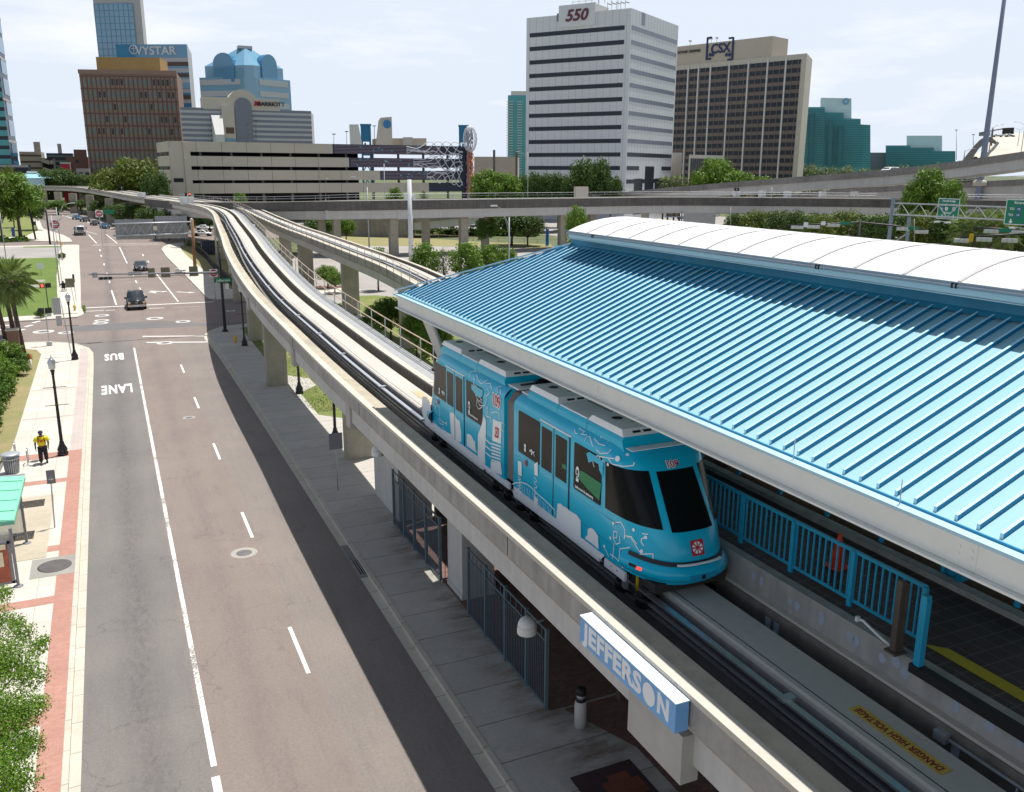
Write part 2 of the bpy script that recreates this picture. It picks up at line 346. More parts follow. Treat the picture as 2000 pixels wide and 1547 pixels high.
for a,b in ((53.4,52.35),(48.5,47.85),(39.3,38.65),(34.25,33.6),(26.2,25.6),(19.5,18.9)):
    x0=-6.0 if a>41 else (-4.2 if a>36 else -11)
    sheet('sidewalk',[(-3.1,b),(-3.1,a),(x0,a),(x0,b)],Z1,'brick_paving')
sheet('sidewalk',[(-2.47,53.4),(-2.47,78),(-2.5,84.9),(-3.15,85.2),(-3.1,78),(-3.1,53.4)],Z1,'paver_pink')
sheet('sidewalk',[(-3.1,69.6),(-3.1,70.0),(-6.05,70.0),(-6.05,69.6)],Z1,'paver_pink'); sheet('sidewalk',[(-3.1,61.3),(-3.1,61.7),(-6.05,61.7),(-6.05,61.3)],Z1,'paver_pink')
# bus pad and cover set in the sidewalk
mat('pad_concrete',(.46,.40,.31),.9,.18,4); mat('pad_grey',(.30,.285,.26),.9,.15,7); mat('iron_cover',(.10,.09,.088),.7,.3,12)
sheet('pavement',[(-3.55,38.1),(-3.55,46),(-5.7,46),(-6.4,38.1)],Z1+.008,'pad_concrete')
sheet('pavement',[(-2.36,36.1),(-2.36,38.0),(-4.05,38.0),(-4.05,36.1)],Z1+.004,'pad_grey')
# grass strips, left
sheet('grass',[(-6.1,55),(-6.08,58),(-6.12,84),(-6.6,86),(-7.5,87),(-8.7,87),(-14,76),(-16,40),(-12,40),(-7.45,44.5),(-6.9,50)],.139,'grass_dry')
# near edge of far-left block
fl=[(-60,103.8),(-11,104.3),(-8.07,104.06),(-5.3,104.3),(-3.8,104.7),(-3.2,106.2),(-3.17,109.3),(-3.5,111),(-4.2,146),(-5.0,180),(-5.46,206.5),(-6.2,208),(-9.8,208.4),(-60,213)]
slab('sidewalk',fl,'walk_concrete'); 
sheet('grass',[(-60,106),(-11.3,107.2),(-6.6,107.5),(-5.75,109.7),(-6.66,129.8),(-7.4,147.5),(-7.9,170),(-8.6,178.5),(-60,181)],Z1+.005,'grass_green')
sheet('pavement',[(-60,181.5),(-8.65,179),(-8.6,203.5),(-16,206.5),(-60,209)],Z1+.004,'asphalt_pale')
sheet('grass',[(-9.7,205.3),(-8.4,203.6),(-9,201.5),(-15.7,203.4),(-15.6,206.2)],Z1+.010,'grass_green')
for px,py in ((-10.2,140),(-10.4,134)): sheet('pavement',[(px-1.8,py),(px+1.6,py-.3),(px+1.5,py+2.6),(px-1.6,py+2.9)],Z1+.009,'pad_grey')
# far-left corner block beyond the second cross street
fb=[(-7.0,216.5),(-7.6,226),(-9.5,240),(-12,251),(-15.3,268),(-20.9,345),(-28,420),(-90,420),(-90,231),(-22.5,227),(-11,219.3),(-9,216.8)]
slab('sidewalk',fb,'walk_concrete'); sheet('grass',[(-16,262),(-17.5,236),(-60,240),(-60,400),(-27,400),(-21.5,330)],Z1+.004,'grass_mid')
# right near block
cr_=[(8.02,-12),(8.05,60),(8.0,75.8),(7.9,82),(7.75,86.8),(7.9,88.7),(8.5,90.6),(9.77,92.4),(13,93.2),(30,94)]
ribbon('kerb',cr_,0,-.0001,.012,'kerb_concrete') if 0 else None
ribbon('kerb',cr_,0,-.16,-.05,'kerb_concrete',.15); ribbon('kerb',cr_,.32,0,.012,'kerb_concrete')
sw=offs(cr_,-.16)
slab('sidewalk',sw+[(30,92.4),(13.2,91.6),(11.3,91),(11.22,83),(11.13,75),(11.61,67.6),(12.94,65.8),(12.94,63.5),(11.4,61.6),(11.35,55.3),(12.5,54),(18,52),(18,-12)],'walk_worn')
slab('grass',[(11.32,91),(13.2,91.6),(30,92.3),(30,53),(12.5,54.05),(11.37,55.3),(11.42,61.6),(12.96,63.5),(12.96,65.8),(11.63,67.6),(11.15,75),(11.24,83)],'grass_mid',.11)
sheet('pavement',[(8.2,83.3),(11.2,83.1),(11.2,81.2),(8.25,81.5)],Z1,'walk_concrete')
# right far block
rf=[(30,112.6),(14,113.0),(11.6,113.0),(10.75,114.2),(10.5,117),(10.14,139),(9.45,174),(9.6,190),(10.2,195.5),(11.4,201.2),(13.65,205.3),(20,208),(30,210)]
slab('sidewalk',rf+[(30,206),(17,203),(13.6,197),(13.05,185),(13.05,170),(13.36,147),(13.68,134.8),(14.3,122),(16,118),(30,117.5)],'walk_concrete')
ribbon('kerb',rf,0,-.16,-.05,'kerb_concrete',.15) if 0 else None
sheet('grass',[(13.7,134.8),(13.36,147),(13.05,170),(13.05,185),(13.6,197),(17,203),(30,206),(30,180),(22,150),(18,119),(14.3,122)],.03,'grass_dry')
# land right of the guideway: pale roads, grass, beds
sheet('road',[(20,95),(20,111),(24,140),(34,176),(48,186),(66,176),(86,168),(112,158),(200,140),(200,60),(60,60),(30,92)],.006,'asphalt_pale')
slab('grass',[(22.3,96),(23.0,99.5),(24.2,103.5),(28.5,109.2),(30.5,108.8),(37,99),(36,84),(27,72),(22.3,74)],'grass_mid',.12,)
sheet('ground',[(24.5,114),(24.0,119.5),(26.0,121.5),(29.5,119.5),(29.3,114.5)],.05,'mulch')
sheet('grass',[(34,181),(46,215.6),(57,210.2),(70.4,196),(77,184),(88,173.4),(83,163.5),(76,169),(64,177),(49,184.6),(44,189.6)],.03,'grass_dry')
sheet('road',[(30,182),(34,250),(70,241),(93,229),(100,204),(125,190),(160,178),(160,300),(30,300)],.010,'asphalt_pale') 
sheet('grass',[(69.6,229),(81,225.1),(97,213),(100,204),(99,198),(92,203),(75.5,212),(66.6,222)],.02,'grass_mid')
sheet('road',[(100,150),(100,420),(150,420),(200,300),(200,150)],.004,'asphalt_pale')
# ---------------- painted markings ----------------
ZP=.004
def stripe(x0,y0,x1,y1,wd,m='paint_white',z=ZP,name='road_marking'):
    a=Vector((x0,y0)); b=Vector((x1,y1)); d=(b-a).normalized(); n=Vector((-d.y,d.x))*wd/2
    return sheet(name,[tuple(a-n),tuple(b-n),tuple(b+n),tuple(a+n)],z,m)
stripe(1.215,21.9,1.22,84.6,.155,'paint_flaked'); stripe(1.2,19.9,1.2,21.45,.21)
for y0 in (25.4,37.1,48.8,60.6,72.3,84): stripe(4.47,y0,4.47,y0+(3.2 if y0<84 else .01),.13)
stripe(-3.0,112.1,11.0,111.5,.42); stripe(-.17,127.6,.2,113.4,.17); stripe(6.31,145.2,7.05,113.4,.16); 
for a in (3.30,): stripe(3.30,129.2,3.55,121.5,.14)
for (x,y,x1,y1) in ((2.10,199.15,2.64,164),(-1.6,195.5,-1.52,191),(-1.40,182,-1.3,178.5),(-.94,165.5,-.9,162),(-.6,150,-.5,147),(5.71,181,5.8,177),(6.05,167.5,6.1,164.5),(2.9,149,3,144),(3.1,138,3.15,134.5),(-.35,139,-.3,136)): stripe(x,y,x1,y1,.17)
stripe(-3.1,205.6,10.2,203.2,.3); stripe(-2.6,209.3,10,207.6,.5,'paint_worn'); stripe(-.17,240.3,1.8,210.5,.2); stripe(-4.1,240.8,-2.2,211.8,.2); stripe(-13.5,345.3,2.1,259.9,.35)
stripe(2.1,259.9,7.5,240,.3); stripe(-5.5,259,-2.2,240.8,.2,'paint_worn')
stripe(2.16,90.3,7.7,88.2,.35); stripe(2.36,86.9,7.55,84.9,.33)
stripe(-3,109.3,-1.2,109.3,.35,'paint_worn'); stripe(-1,109.2,0,109.1,.3,'paint_worn'); stripe(3.6,108.9,5.2,108.6,.3,'paint_worn'); stripe(6,108.6,9,108.3,.25,'paint_ghost'); stripe(-1.7,104.9,-.9,104.9,.2,'paint_ghost')
for i in range(6): stripe(-7.3-i*.55,104.0-2.45*i,-7.9-i*.55,103.0-2.45*i,.35)
stripe(-12,99.2,-10.2,99.9,.5); stripe(-12.5,97.2,-10.6,98,.5); stripe(-12,102,-10,102.2,.5)
sheet('road',[(-4.2,99.1),(4.2,99.5),(8.8,95.6),(14,94.8),(14,93.9),(8.2,94.2),(3.84,94.6),(-4.2,95.6)],.005,'asphalt_patch')
def word(txt,cx,cy,wd,ln,name='road_marking'):
    mb=MB(); textmb(mb,txt,1.,Matrix.Translation((cx,cy,ZP))@Matrix.Rotation(math.pi,4,'Z')@Matrix.Diagonal((1,ln,1,1)),.0005,.035,spacing=1.15)
    xs=[v[0] for v in mb.v]; k=wd/(max(xs)-min(xs)); mb.v=[(cx+(v[0]-cx)*k,v[1],v[2]) for v in mb.v]; o=mb.build(name,MATS['paint_white']); o['kind']='structure'
word('BUS',-.45,81.2,1.5,3.9); word('LANE',-.42,68.7,2.05,3.8)
def arrow(cx,cy,double=False):
    mb=MB(); z=ZP
    def pl(ps): mb.prism([(cx+a,cy+b) for a,b in ps],z,z+.001)
    pl([(-1.1,1.3),(-.8,.9),(.5,-.15),(.5,.25),(-.7,1.35)]); pl([(.4,-.5),(1.25,-.1),(.4,.55)])
    if double: pl([(-1.3,.1),(-.3,.7),(-.3,-1.6),(-.65,-.4)])
    o=mb.build('road_marking',MATS['paint_white']); o['kind']='structure'
arrow(5.35,123.6,True); arrow(8.5,121.4)
def manhole(x,y,r,ring=True,label='',covmat='iron_cover'):
    t_=thing('manhole_cover',label,'manhole cover',(x,y,0),group='manhole covers in the road')
    mb=MB(); mb.disc((0,0,.006),r*1.75,28,r*1.02,M=None); mb.build('collar',MATS['paint_ghost'] if ring=='g' else MATS['paint_worn'] if ring=='w' else mat('collar_concrete',(.36,.34,.31),.9,.12,8),t_)
    mb=MB(); mb.lathe([(r,.0),(r,.010),(r*.8,.012),(r*.78,.009),(r*.5,.009),(r*.48,.012),(0.001,.012)],24); mb.build('lid',mat('lid_grey',(.15,.14,.145),.6,.25,30),t_)
manhole(3.91,35.6,.31,label='grey manhole cover in a pale concrete ring, nearest one on the road')
manhole(3.66,58.4,.22,'g','faint small manhole cover further up the middle lane, beside the white dashes')
for x,y,r,lb in ((-1.34,105.4,.42,'manhole ring nearest the stop line on the far side of the crossing'),(-1.38,101.8,.42,'upper of two touching manhole rings left of the crossing centre'),(-1.5,100.1,.42,'lower of two touching manhole rings left of the crossing centre'),(3.8,101.1,.5,'wide white manhole ring in the middle of the crossing'),(6.39,97.8,.42,'manhole ring right of the crossing centre, in the sun'),(3.9,86.0,.42,'white manhole ring on the crosswalk line of the near crossing side'),(11.0,92.7,.5,'manhole ring in the shade of the guideway at the corner'),(11.9,103.4,.3,'small manhole ring in the shaded side street'),(-6.6,96.8,.55,'large manhole ring in the side street by the dashed line'),(-4.6,95.3,.4,'half worn manhole ring in the side street near the lamp')):
    manhole(x,y,r,'w',label=lb)
manh=thing('manhole_cover','round iron cover in a grey pad of the left sidewalk','manhole cover',(-3.2,37.05,Z1+.004)); mb=MB(); mb.lathe([(.62,0),(.62,.01),(.5,.014),(.48,.008),(.25,.008),(.23,.014),(.001,.014)],28); mb.build('lid',MATS['iron_cover'],manh)
# ---------------- elevated guideways ----------------
mat('concrete_grey',(.345,.33,.31),.9,.26,2.5,.3,streak=.6); mat('concrete_light',(.50,.49,.475),.88,.14,3,.15,streak=.5); mat('concrete_cap',(.54,.50,.43),.85,.12,5); mat('concrete_stain',(.42,.375,.29),.9,.32,2.2,.2)
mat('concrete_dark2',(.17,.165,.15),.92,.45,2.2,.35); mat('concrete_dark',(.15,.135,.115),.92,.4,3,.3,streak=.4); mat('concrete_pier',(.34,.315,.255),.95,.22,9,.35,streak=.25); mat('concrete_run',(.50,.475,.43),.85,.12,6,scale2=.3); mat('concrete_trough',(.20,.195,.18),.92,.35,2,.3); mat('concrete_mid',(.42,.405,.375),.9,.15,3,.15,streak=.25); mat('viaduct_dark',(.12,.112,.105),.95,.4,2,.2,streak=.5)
mat('rail_metal',(.93,.93,.95),.28,.04,4,metal=.9); mat('rail_black',(.012,.012,.014),.5,0); mat('cable_black',(.045,.048,.042),.8,.5,6); mat('grating',(.34,.35,.35),.7,.15,30); mat('galv',(.42,.44,.46),.5,.12,8,metal=.4); mat('galv_rust',(.50,.38,.28),.7,.35,5,metal=.2); mat('box_white',(.78,.78,.76),.5,.05,3)
def crom(ps,step=2.0):
    ps=[Vector(p) for p in ps]; out=[]
    for i in range(len(ps)-1):
        a=ps[max(i-1,0)]; b=ps[i]; c=ps[i+1]; d=ps[min(i+2,len(ps)-1)]; n=max(1,int((c-b).length/step))
        if (a-b).length<1e-6: a=b-(c-b)
        if (d-c).length<1e-6: d=c+(c-b)
        for k in range(n):
            t=k/n; t2=t*t; t3=t2*t
            out.append(.5*((2*b)+(c-a)*t+(2*a-5*b+4*c-d)*t2+(3*b-a-3*c+d)*t3))
    out.append(ps[-1]); return out
def frames(path):
    fr=[]
    for i,p in enumerate(path):
        d=path[min(i+1,len(path)-1)]-path[max(i-1,0)]; d.z=0; d.normalize(); fr.append((p,Vector((d.y,-d.x,0))))  # s>0 to the right of travel
    return fr
def sweep(mb,fr,loop,closed=True,caps=True):
    n=len(loop); b=len(mb.v)
    for p,r in fr:
        for s,z in loop: mb.v.append(tuple(p+r*s+Vector((0,0,z))))
    for i in range(len(fr)-1):
        for k in range(n if closed else n-1):
            j=(k+1)%n; mb.face(b+i*n+k,b+(i+1)*n+k,b+(i+1)*n+j,b+i*n+j)
    if caps and closed:
        mb.face(*[b+k for k in range(n)]); e=b+(len(fr)-1)*n; mb.face(*[e+k for k in range(n-1,-1,-1)])
    return mb
def sub(fr,y0,y1): return [f for f in fr if y0<=f[0].y<=y1]
T1=crom([(10.4,-14,7.0),(10.4,10,7.0),(10.4,34,7.0),(10.6,48,7.1),(10.75,60,7.35),(11.2,72,7.85),(12.2,86,8.2),(13.6,101,8.4),(15.9,126.5,8.5),(18.0,150,8.55),(18.9,170,8.6),(18.0,190,8.65),(14.0,224,8.7),(9.2,254,8.7),(4.9,290,8.7),(-1.2,342,8.7),(-10,388,8.7),(-22,402,8.7),(-50,412,8.7)],1.5)
F1=frames(T1)
def guideway(name,label,F,walk=None,left_rail=False,cat='elevated guideway'):
    t=thing(name,label,cat,tuple(F[0][0]-Vector((0,0,F[0][0].z))))
    P=dict(parent=t,world=True)
    # U-shaped girder: outer parapet face, trough, right wall
    mb=MB(); sweep(mb,F,[(-2.40,.14),(-2.40,-.43),(-2.26,-.64),(-2.15,-.68),(-2.15,-1.34),(-1.9,-1.5),(.75,-1.5),(1.2,-1.3),(1.2,-.4),(1.24,.06),(.96,.06),(.94,-1.02),(-1.72,-1.02),(-1.72,.10)][::-1]); mb.build('girder',MATS['concrete_grey'],**P)
    mb=MB(); sweep(mb,F,[(-2.165,-.69),(-2.165,-1.33),(-1.905,-1.51),(-1.4,-1.51),(-1.4,-1.4),(-2.1,-1.3),(-2.1,-.69)]); mb.build('girder_web',MATS['concrete_light'],**P)
    mb=MB(); sweep(mb,F,[(-2.43,.08),(-2.43,.19),(-2.17,.19),(-2.15,.08)][::-1]); mb.build('coping',MATS['concrete_cap'],**P)
    mb=MB(); sweep(mb,F,[(-2.16,.13),(-1.705,.13),(-1.705,.0),(-2.16,.0)]); mb.build('parapet_ledge',MATS['concrete_stain'],**P)
    mb=MB(); sweep(mb,F,[(.95,.04),(.95,.10),(1.24,.10),(1.24,.04)]); mb.build('right_coping',MATS['concrete_cap'],**P)
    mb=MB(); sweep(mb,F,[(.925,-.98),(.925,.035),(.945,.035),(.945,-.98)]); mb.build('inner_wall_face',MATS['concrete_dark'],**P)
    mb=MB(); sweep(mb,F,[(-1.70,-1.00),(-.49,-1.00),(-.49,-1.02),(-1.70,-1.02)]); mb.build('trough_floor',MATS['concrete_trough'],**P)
    # joints in the outer face
    mb=MB()
    for i in range(3,len(F),9):
        p,r=F[i]; d=Vector((-r.y,r.x,0)); o=p+r*-2.402
        mb.beam(o+Vector((0,0,-.43)),o+Vector((0,0,.14)),.012,.02,up=r)
    mb.build('panel_joint',MATS['rail_black'],**P)
    mb=MB(); sweep(mb,F,[(-.48,-1.0),(-.48,-.04),(-.44,0),(.44,0),(.48,-.04),(.48,-1.0)][::-1]); mb.build('running_beam',MATS['concrete_run'],**P)
    mb=MB(); sweep(mb,F,[(-.485,-.98),(-.485,-.5),(-.483,-.12),(-.481,-.12),(-.481,-.98)][::-1]); mb.build('beam_side',MATS['concrete_grey'],**P)
    for dz,ww,hh in ((-.06,.13,.05),(-.27,.055,.05),(-.42,.055,.05)):
        mb=MB(); sweep(mb,F,[(-.80-ww/2,dz-hh),(-.80-ww/2,dz),(-.80+ww/2,dz),(-.80+ww/2,dz-hh)]); mb.build('power_rail',MATS['rail_metal'],**P)
    mb=MB(); sweep(mb,F,[(-.77,-.46),(-.77,-.15),(-.74,-.15),(-.74,-.46)]); mb.build('rail_insulator',MATS['rail_black'],**P)
    mb=MB(); mb2=MB()
    rng=random.Random(5)
    for i in range(2,len(F)-1,2):
        p,r=F[i]; 
        if p.y>230: break
        mb.beam(p+r*-.77+Vector((0,0,-.3)),p+r*-.48+Vector((0,0,-.3)),.06,.08)
        if i%4==0: mb2=MB(); mb2.beam(p+r*-.92+Vector((0,0,-.045)),p+r*-.64+Vector((0,0,-.045)),.16,.06); mb2.build('rail_clamp',MATS['rail_metal'],**P)
    mb.build('rail_bracket',MATS['cable_black'],**P)
    # ledge and cable bundles on the trough floor
    Fl=sub(F,-20,29.5)
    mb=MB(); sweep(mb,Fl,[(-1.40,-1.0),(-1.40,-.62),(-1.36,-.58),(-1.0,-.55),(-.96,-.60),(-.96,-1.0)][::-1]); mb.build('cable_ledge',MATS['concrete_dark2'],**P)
    mb=MB(); sweep(mb,F,[(-.335,-.01),(-.335,.003),(-.315,.003),(-.315,-.01)]); mb.build('beam_seam',MATS['rail_black'],**P)
    mb=MB()
    for j in range(6):
        ps=[]
        for i,(p,r) in enumerate(F):
            if p.y>240: break
            if p.y<29: continue
            ps.append(p+r*(-1.12-.07*j+.10*math.sin(i*.55+j*1.7))+Vector((0,0,-.90+.05*math.sin(i*1.3+j))))
        mb.tube(ps,.055,5)
    for i,(p,r) in enumerate(F):
        if p.y>150: break
        if p.y<29: continue
        for k in range(4):
            mb.cbox(p+r*(-1.15-.3*rng.random())+Vector((0,rng.uniform(-.7,.7),-.84)),(rng.uniform(.12,.3),rng.uniform(.15,.4),rng.uniform(.1,.22)),rng.random()*3)
    mb.build('cable_tray',MATS['cable_black'],**P)
    return t
gw=guideway('elevated_guideway','concrete monorail guideway curving from the station over the street corner and across the road',F1)
P1=dict(parent=gw,world=True)
def pier(t,x,y,wx,wy,z,rz=0,cap=True,m='concrete_pier'):
    mb=MB(); M=Matrix.Translation((x,y,0))@Matrix.Rotation(rz,4,'Z')
    b=.06; pr=[(-wx/2+b,-wy/2),(wx/2-b,-wy/2),(wx/2,-wy/2+b),(wx/2,wy/2-b),(wx/2-b,wy/2),(-wx/2+b,wy/2),(-wx/2,wy/2-b),(-wx/2,-wy/2+b)]
    mb.prism(pr,-.05,z,M); o=mb.build('pier',MATS[m],parent=t,world=True); return o
pier(gw,11.6,45.75,1.75,.7,5.55); pier(gw,10.35,64.75,1.5,.75,5.75); pier(gw,11.75,83.6,1.35,.9,6.6,.05); pier(gw,14.0,111.3,1.4,1.0,6.9,.1); pier(gw,18.35,164.5,2.2,1.4,7.1,.1)
for x,y,rz in ((13.5,222,-.2),(7.6,264,-.2),(1.6,286,-.2),(-4.0,327,-.2),(-9.5,349,-.3),(-15,374,-.5),(-21,398,-1.0)): pier(gw,x,y,2.3,1.6,7.2,rz)
# saddle blocks where girders meet, below the outer face
mb=MB()
for y in (11.45,33.5,46.3,64.4,83.5,111):
    i=min(range(len(F1)),key=lambda k:abs(F1[k][0].y-y)); p,r=F1[i]; 
    mb=MB()
    if y<20: mb.box(7.99,8.35,10.6,12.3,5.34,6.28)
    elif y>44: mb.cbox(p+r*-2.12+Vector((0,0,-1.15)),(.3,.9,1.0),math.atan2(r.y,r.x))
    else: mb.cbox(p+r*-2.1+Vector((0,0,-1.1)),(.3,.7,1.0),0)
    mb.build('saddle_block',MATS['concrete_mid'],**P1)
pass
# twin-beam deck left of the junction
F1b=[f for f in F1 if f[0].y>196 or f[0].x<5 and f[0].y>100]
mb=MB(); sweep(mb,F1b,[(1.2,.06),(1.2,-1.3),(4.9,-1.3),(5.5,-.4),(5.5,.14),(5.1,.14),(5.05,-.6),(1.3,-.6)][::-1]); mb.build('twin_deck',MATS['concrete_grey'],**P1)
mb=MB(); sweep(mb,F1b,[(2.9,-.6),(2.9,0),(3.85,0),(3.85,-.6)]); mb.build('twin_running_beam',MATS['concrete_run'],**P1)
mb=MB(); sweep(mb,F1b,[(5.08,.14),(5.08,.19),(5.52,.19),(5.52,.14)]); mb.build('twin_coping',MATS['concrete_cap'],**P1)
mb=MB(); sweep(mb,F1b,[(2.4,-.1),(2.4,-.04),(2.55,-.04),(2.55,-.1)]); mb.build('twin_power_rail',MATS['rail_metal'],**P1)
# walkway and handrail on the right of track one
Fw=sub(F1,31.4,168); mb=MB(); sweep(mb,Fw,[(1.25,-.06),(1.25,.0),(2.15,.0),(2.15,-.06)]); sweep(mb,Fw,[(2.10,-.2),(2.10,.03),(2.16,.03),(2.16,-.2)]); mb.build('walkway',MATS['grating'],**P1)
for zz,m_ in ((1.08,'galv_rust'),(.58,'galv_rust')):
    mb=MB(); mb.tube([p+r*2.12+Vector((0,0,zz)) for p,r in sub(F1,30,168)],.03,6); mb.build('handrail',MATS[m_],**P1)
def posts(F,s,y0,y1,t,step=1.9,h=1.08,zb=-.05,name='handrail_post',lim=95,maxy=1e9,key=None):
    acc=0; last=None; n=0
    for p,r in F:
        if not(y0<=p.y<=y1): continue
        q=p+r*s
        if last is None or (q-last).length>=step-.2:
            mb=MB(); mb.tube([q+Vector((0,0,zb)),q+Vector((0,0,h))],.028,6); mb.cbox(q+Vector((0,0,zb+.02)),(.1,.1,.02)); mb.build(name,MATS['galv'],parent=t,world=True); last=q; n+=1
            if n>=lim: break
posts(F1,2.12,30.5,168,gw)
# white control cabinets on the deck at the junction
mat('cabinet_white',(.72,.73,.74),.5,.06,2)
def cabinet(px,py,ym,w_,h,label,z=8.6,d=1.0,extra=False,grp='white cabinets on the guideways'):
    p=G(px,py,z); t=thing('equipment_cabinet',label,'cabinet',tuple(p),group=grp)
    mb=MB(); mb.box(-w_/2,w_/2,0,d,0,h); mb.build('body',MATS['cabinet_white'],t)
    mb=MB(); mb.box(-w_/2-.06,w_/2+.06,-.06,d+.06,h,h+.08); mb.build('lid',MATS['box_white'],t)
    mb=MB(); mb.box(-.02,.02,-.012,0,.1,h-.1); mb.box(-w_/2+.08,w_/2-.08,-.010,0,.1,.13); mb.build('door_seam',MATS['galv'],t); return t
cabinet(277,386,0,1.9,1.15,'white equipment cabinet on the guideway left of the junction, above the parked cars',8.65)
cabinet(366,399,0,2.6,1.35,'larger white cabinet on the guideway junction beside the red signal',8.65)
# ---------------- second track ----------------
T2=crom([(20.2,-14,7.0),(20.2,20,7.0),(20.4,34,7.0),(21.6,48,7.0),(23.4,66,7.05),(24.35,78,7.1),(24.6,92,7.2),(24.75,113,7.4),(24.9,130,7.5),(25.3,152,7.8),(25.9,175,8.15),(25.2,195,8.4),(22.0,212,8.6),(18.3,226,8.65)],1.5)
F2=frames(T2)
gw2=guideway('elevated_guideway','second monorail guideway behind, with an outer handrail, passing behind the station roof corner',F2)
for zz in (1.2,.66):
    mb=MB(); mb.tube([p+r*-2.48+Vector((0,0,zz)) for p,r in sub(F2,30,205)],.028,6); mb.build('handrail',MATS['galv_rust' if zz>1 else 'galv'],parent=gw2,world=True)
posts(F2,-2.48,31,205,gw2,1.95,1.2,-.35)
for x,y,wx,z in ((23.9,74.6,1.85,5.5),(23.75,95.4,1.75,5.7),(24.3,121.8,1.9,5.9),(25.0,140,1.7,6.1),(25.6,168,1.7,6.5),(22.5,45,1.8,5.5)): pier(gw2,x,y,wx,1.2,z,-.05)
# ---------------- long viaduct across the back ----------------
TV=crom([(13,232,8.7),(18.5,208,8.75),(25,189,9.15),(31.5,174.5,9.6),(39,165.5,10.0),(50,162.5,10.15),(66,162.3,10.2),(85,163.3,10.2),(108,163.8,10.2),(128,155,10.2),(146,141.5,10.2),(167,122,10.2),(205,88,10.2)],3)
FV=frames(TV)
vt=thing('elevated_viaduct','long grey double-track viaduct running across behind the station roof','viaduct',(50,160,0)); PV=dict(parent=vt,world=True)
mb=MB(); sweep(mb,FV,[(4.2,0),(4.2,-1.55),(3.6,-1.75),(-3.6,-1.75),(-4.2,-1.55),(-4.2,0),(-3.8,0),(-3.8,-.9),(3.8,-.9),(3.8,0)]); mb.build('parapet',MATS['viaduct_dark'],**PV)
mb=MB(); sweep(mb,FV,[(3.72,-1.60),(3.72,-3.15),(3.3,-3.3),(-3.3,-3.3),(-3.7,-3.15),(-3.7,-1.60)]); mb.build('girder',MATS['concrete_light'],**PV)
mb=MB(); sweep(mb,FV,[(4.22,0),(4.22,.05),(3.78,.05),(3.78,0)][::-1]); mb.build('coping',MATS['concrete_cap'],**PV)
for s in (2.0,-2.0):
    mb=MB(); sweep(mb,FV,[(s+.45,-.9),(s+.45,-.02),(s-.45,-.02),(s-.45,-.9)][::-1]); mb.build('running_beam',MATS['concrete_run'],**PV)
    mb=MB(); sweep(mb,FV,[(s+.95,-.2),(s+.95,-.08),(s+.8,-.08),(s+.8,-.2)][::-1]); mb.build('power_rail',MATS['rail_metal'],**PV)
for zz in (.95,.5):
    mb=MB(); mb.tube([p+r*-4.0+Vector((0,0,zz)) for p,r in FV],.04,5); mb.build('handrail',MATS['galv'],**PV)
posts(FV,-4.0,60,230,vt,3.4,.95,-.1,lim=90)
for x,y in ((48.6,160.9),(62.6,160.9),(84.2,161.2),(36.5,166.5),(38.6,163.5),(56.2,164.6),(68.6,164.5),(93,165),(104,161.5),(114,160),(122.5,155.5),(131,149.5),(141,142.5),(152,133.5),(163,123)):
    pier(vt,x,y,1.55 if y<163 else 1.3,1.4,7.0,.0 if x<100 else -.5,m='concrete_pier')
mb=MB()
for x,y in ((50.5,158.9),(64.3,158.75),(86.2,159.5),(38,162.4)):
    mb.box(x-1.6,x+1.6,y-.12,y+.3,6.8,8.6)
mb.build('bearing_block',MATS['concrete_light'],**PV)
for i,(px,lb) in enumerate(((1441,'white trackside cabinet behind the signal lamps on the viaduct'),(1491,'tall white cabinet on the viaduct, second from the left'),(1541,'low white hut with a rounded roof on the viaduct'),(1609,'white cabinet on the viaduct between the hut and the blue-marked one'),(1671,'rightmost white cabinet on the viaduct, with a small blue mark'))):
    i_=cabinet(px,385 if i!=2 else 386,0,1.35,1.25,lb,10.0,1.0,grp='white cabinets along the viaduct')
# ---------------- station ----------------
st=thing('monorail_station','open-sided monorail station with blue ribbed metal roof and white barrel skylight','station',(15.3,10,0)); PS=dict(parent=st,world=True)
mat("rib_side",(.0,.20,.38),.45,.1,3); mat('trim_lightblue',(.42,.62,.72),.4,.06,2); mat('fascia_white',(.78,.77,.73),.6,.08,3,streak=.15)
mat('wall_teal',(.02,.22,.36),.55,.18,1.3,streak=.3); mat('skylight_white',(.86,.86,.86),.4,.03,2); mat('seam_grey',(.46,.45,.45),.6,.1,5); mat('gutter_grey',(.26,.32,.38),.5,.15,5)
mat('rail_blue',(.015,.33,.54),.4,.08,4); mat('steel_brown',(.10,.075,.06),.5,.3,6); mat('rubber_black',(.008,.008,.01),.6,0); mat('patch_grey',(.36,.40,.48),.9,.2,8); mat('yellow_paint',(.55,.42,.02),.75,.15,9); mat('wall_brown',(.10,.062,.05),.85,.3,4)
XE,ZE=9.36,11.22; XT,ZT=13.9,13.08; YH=30.6; Y0=-14
def roofz(x): return ZE+(x-XE)*(ZT-ZE)/(XT-XE)
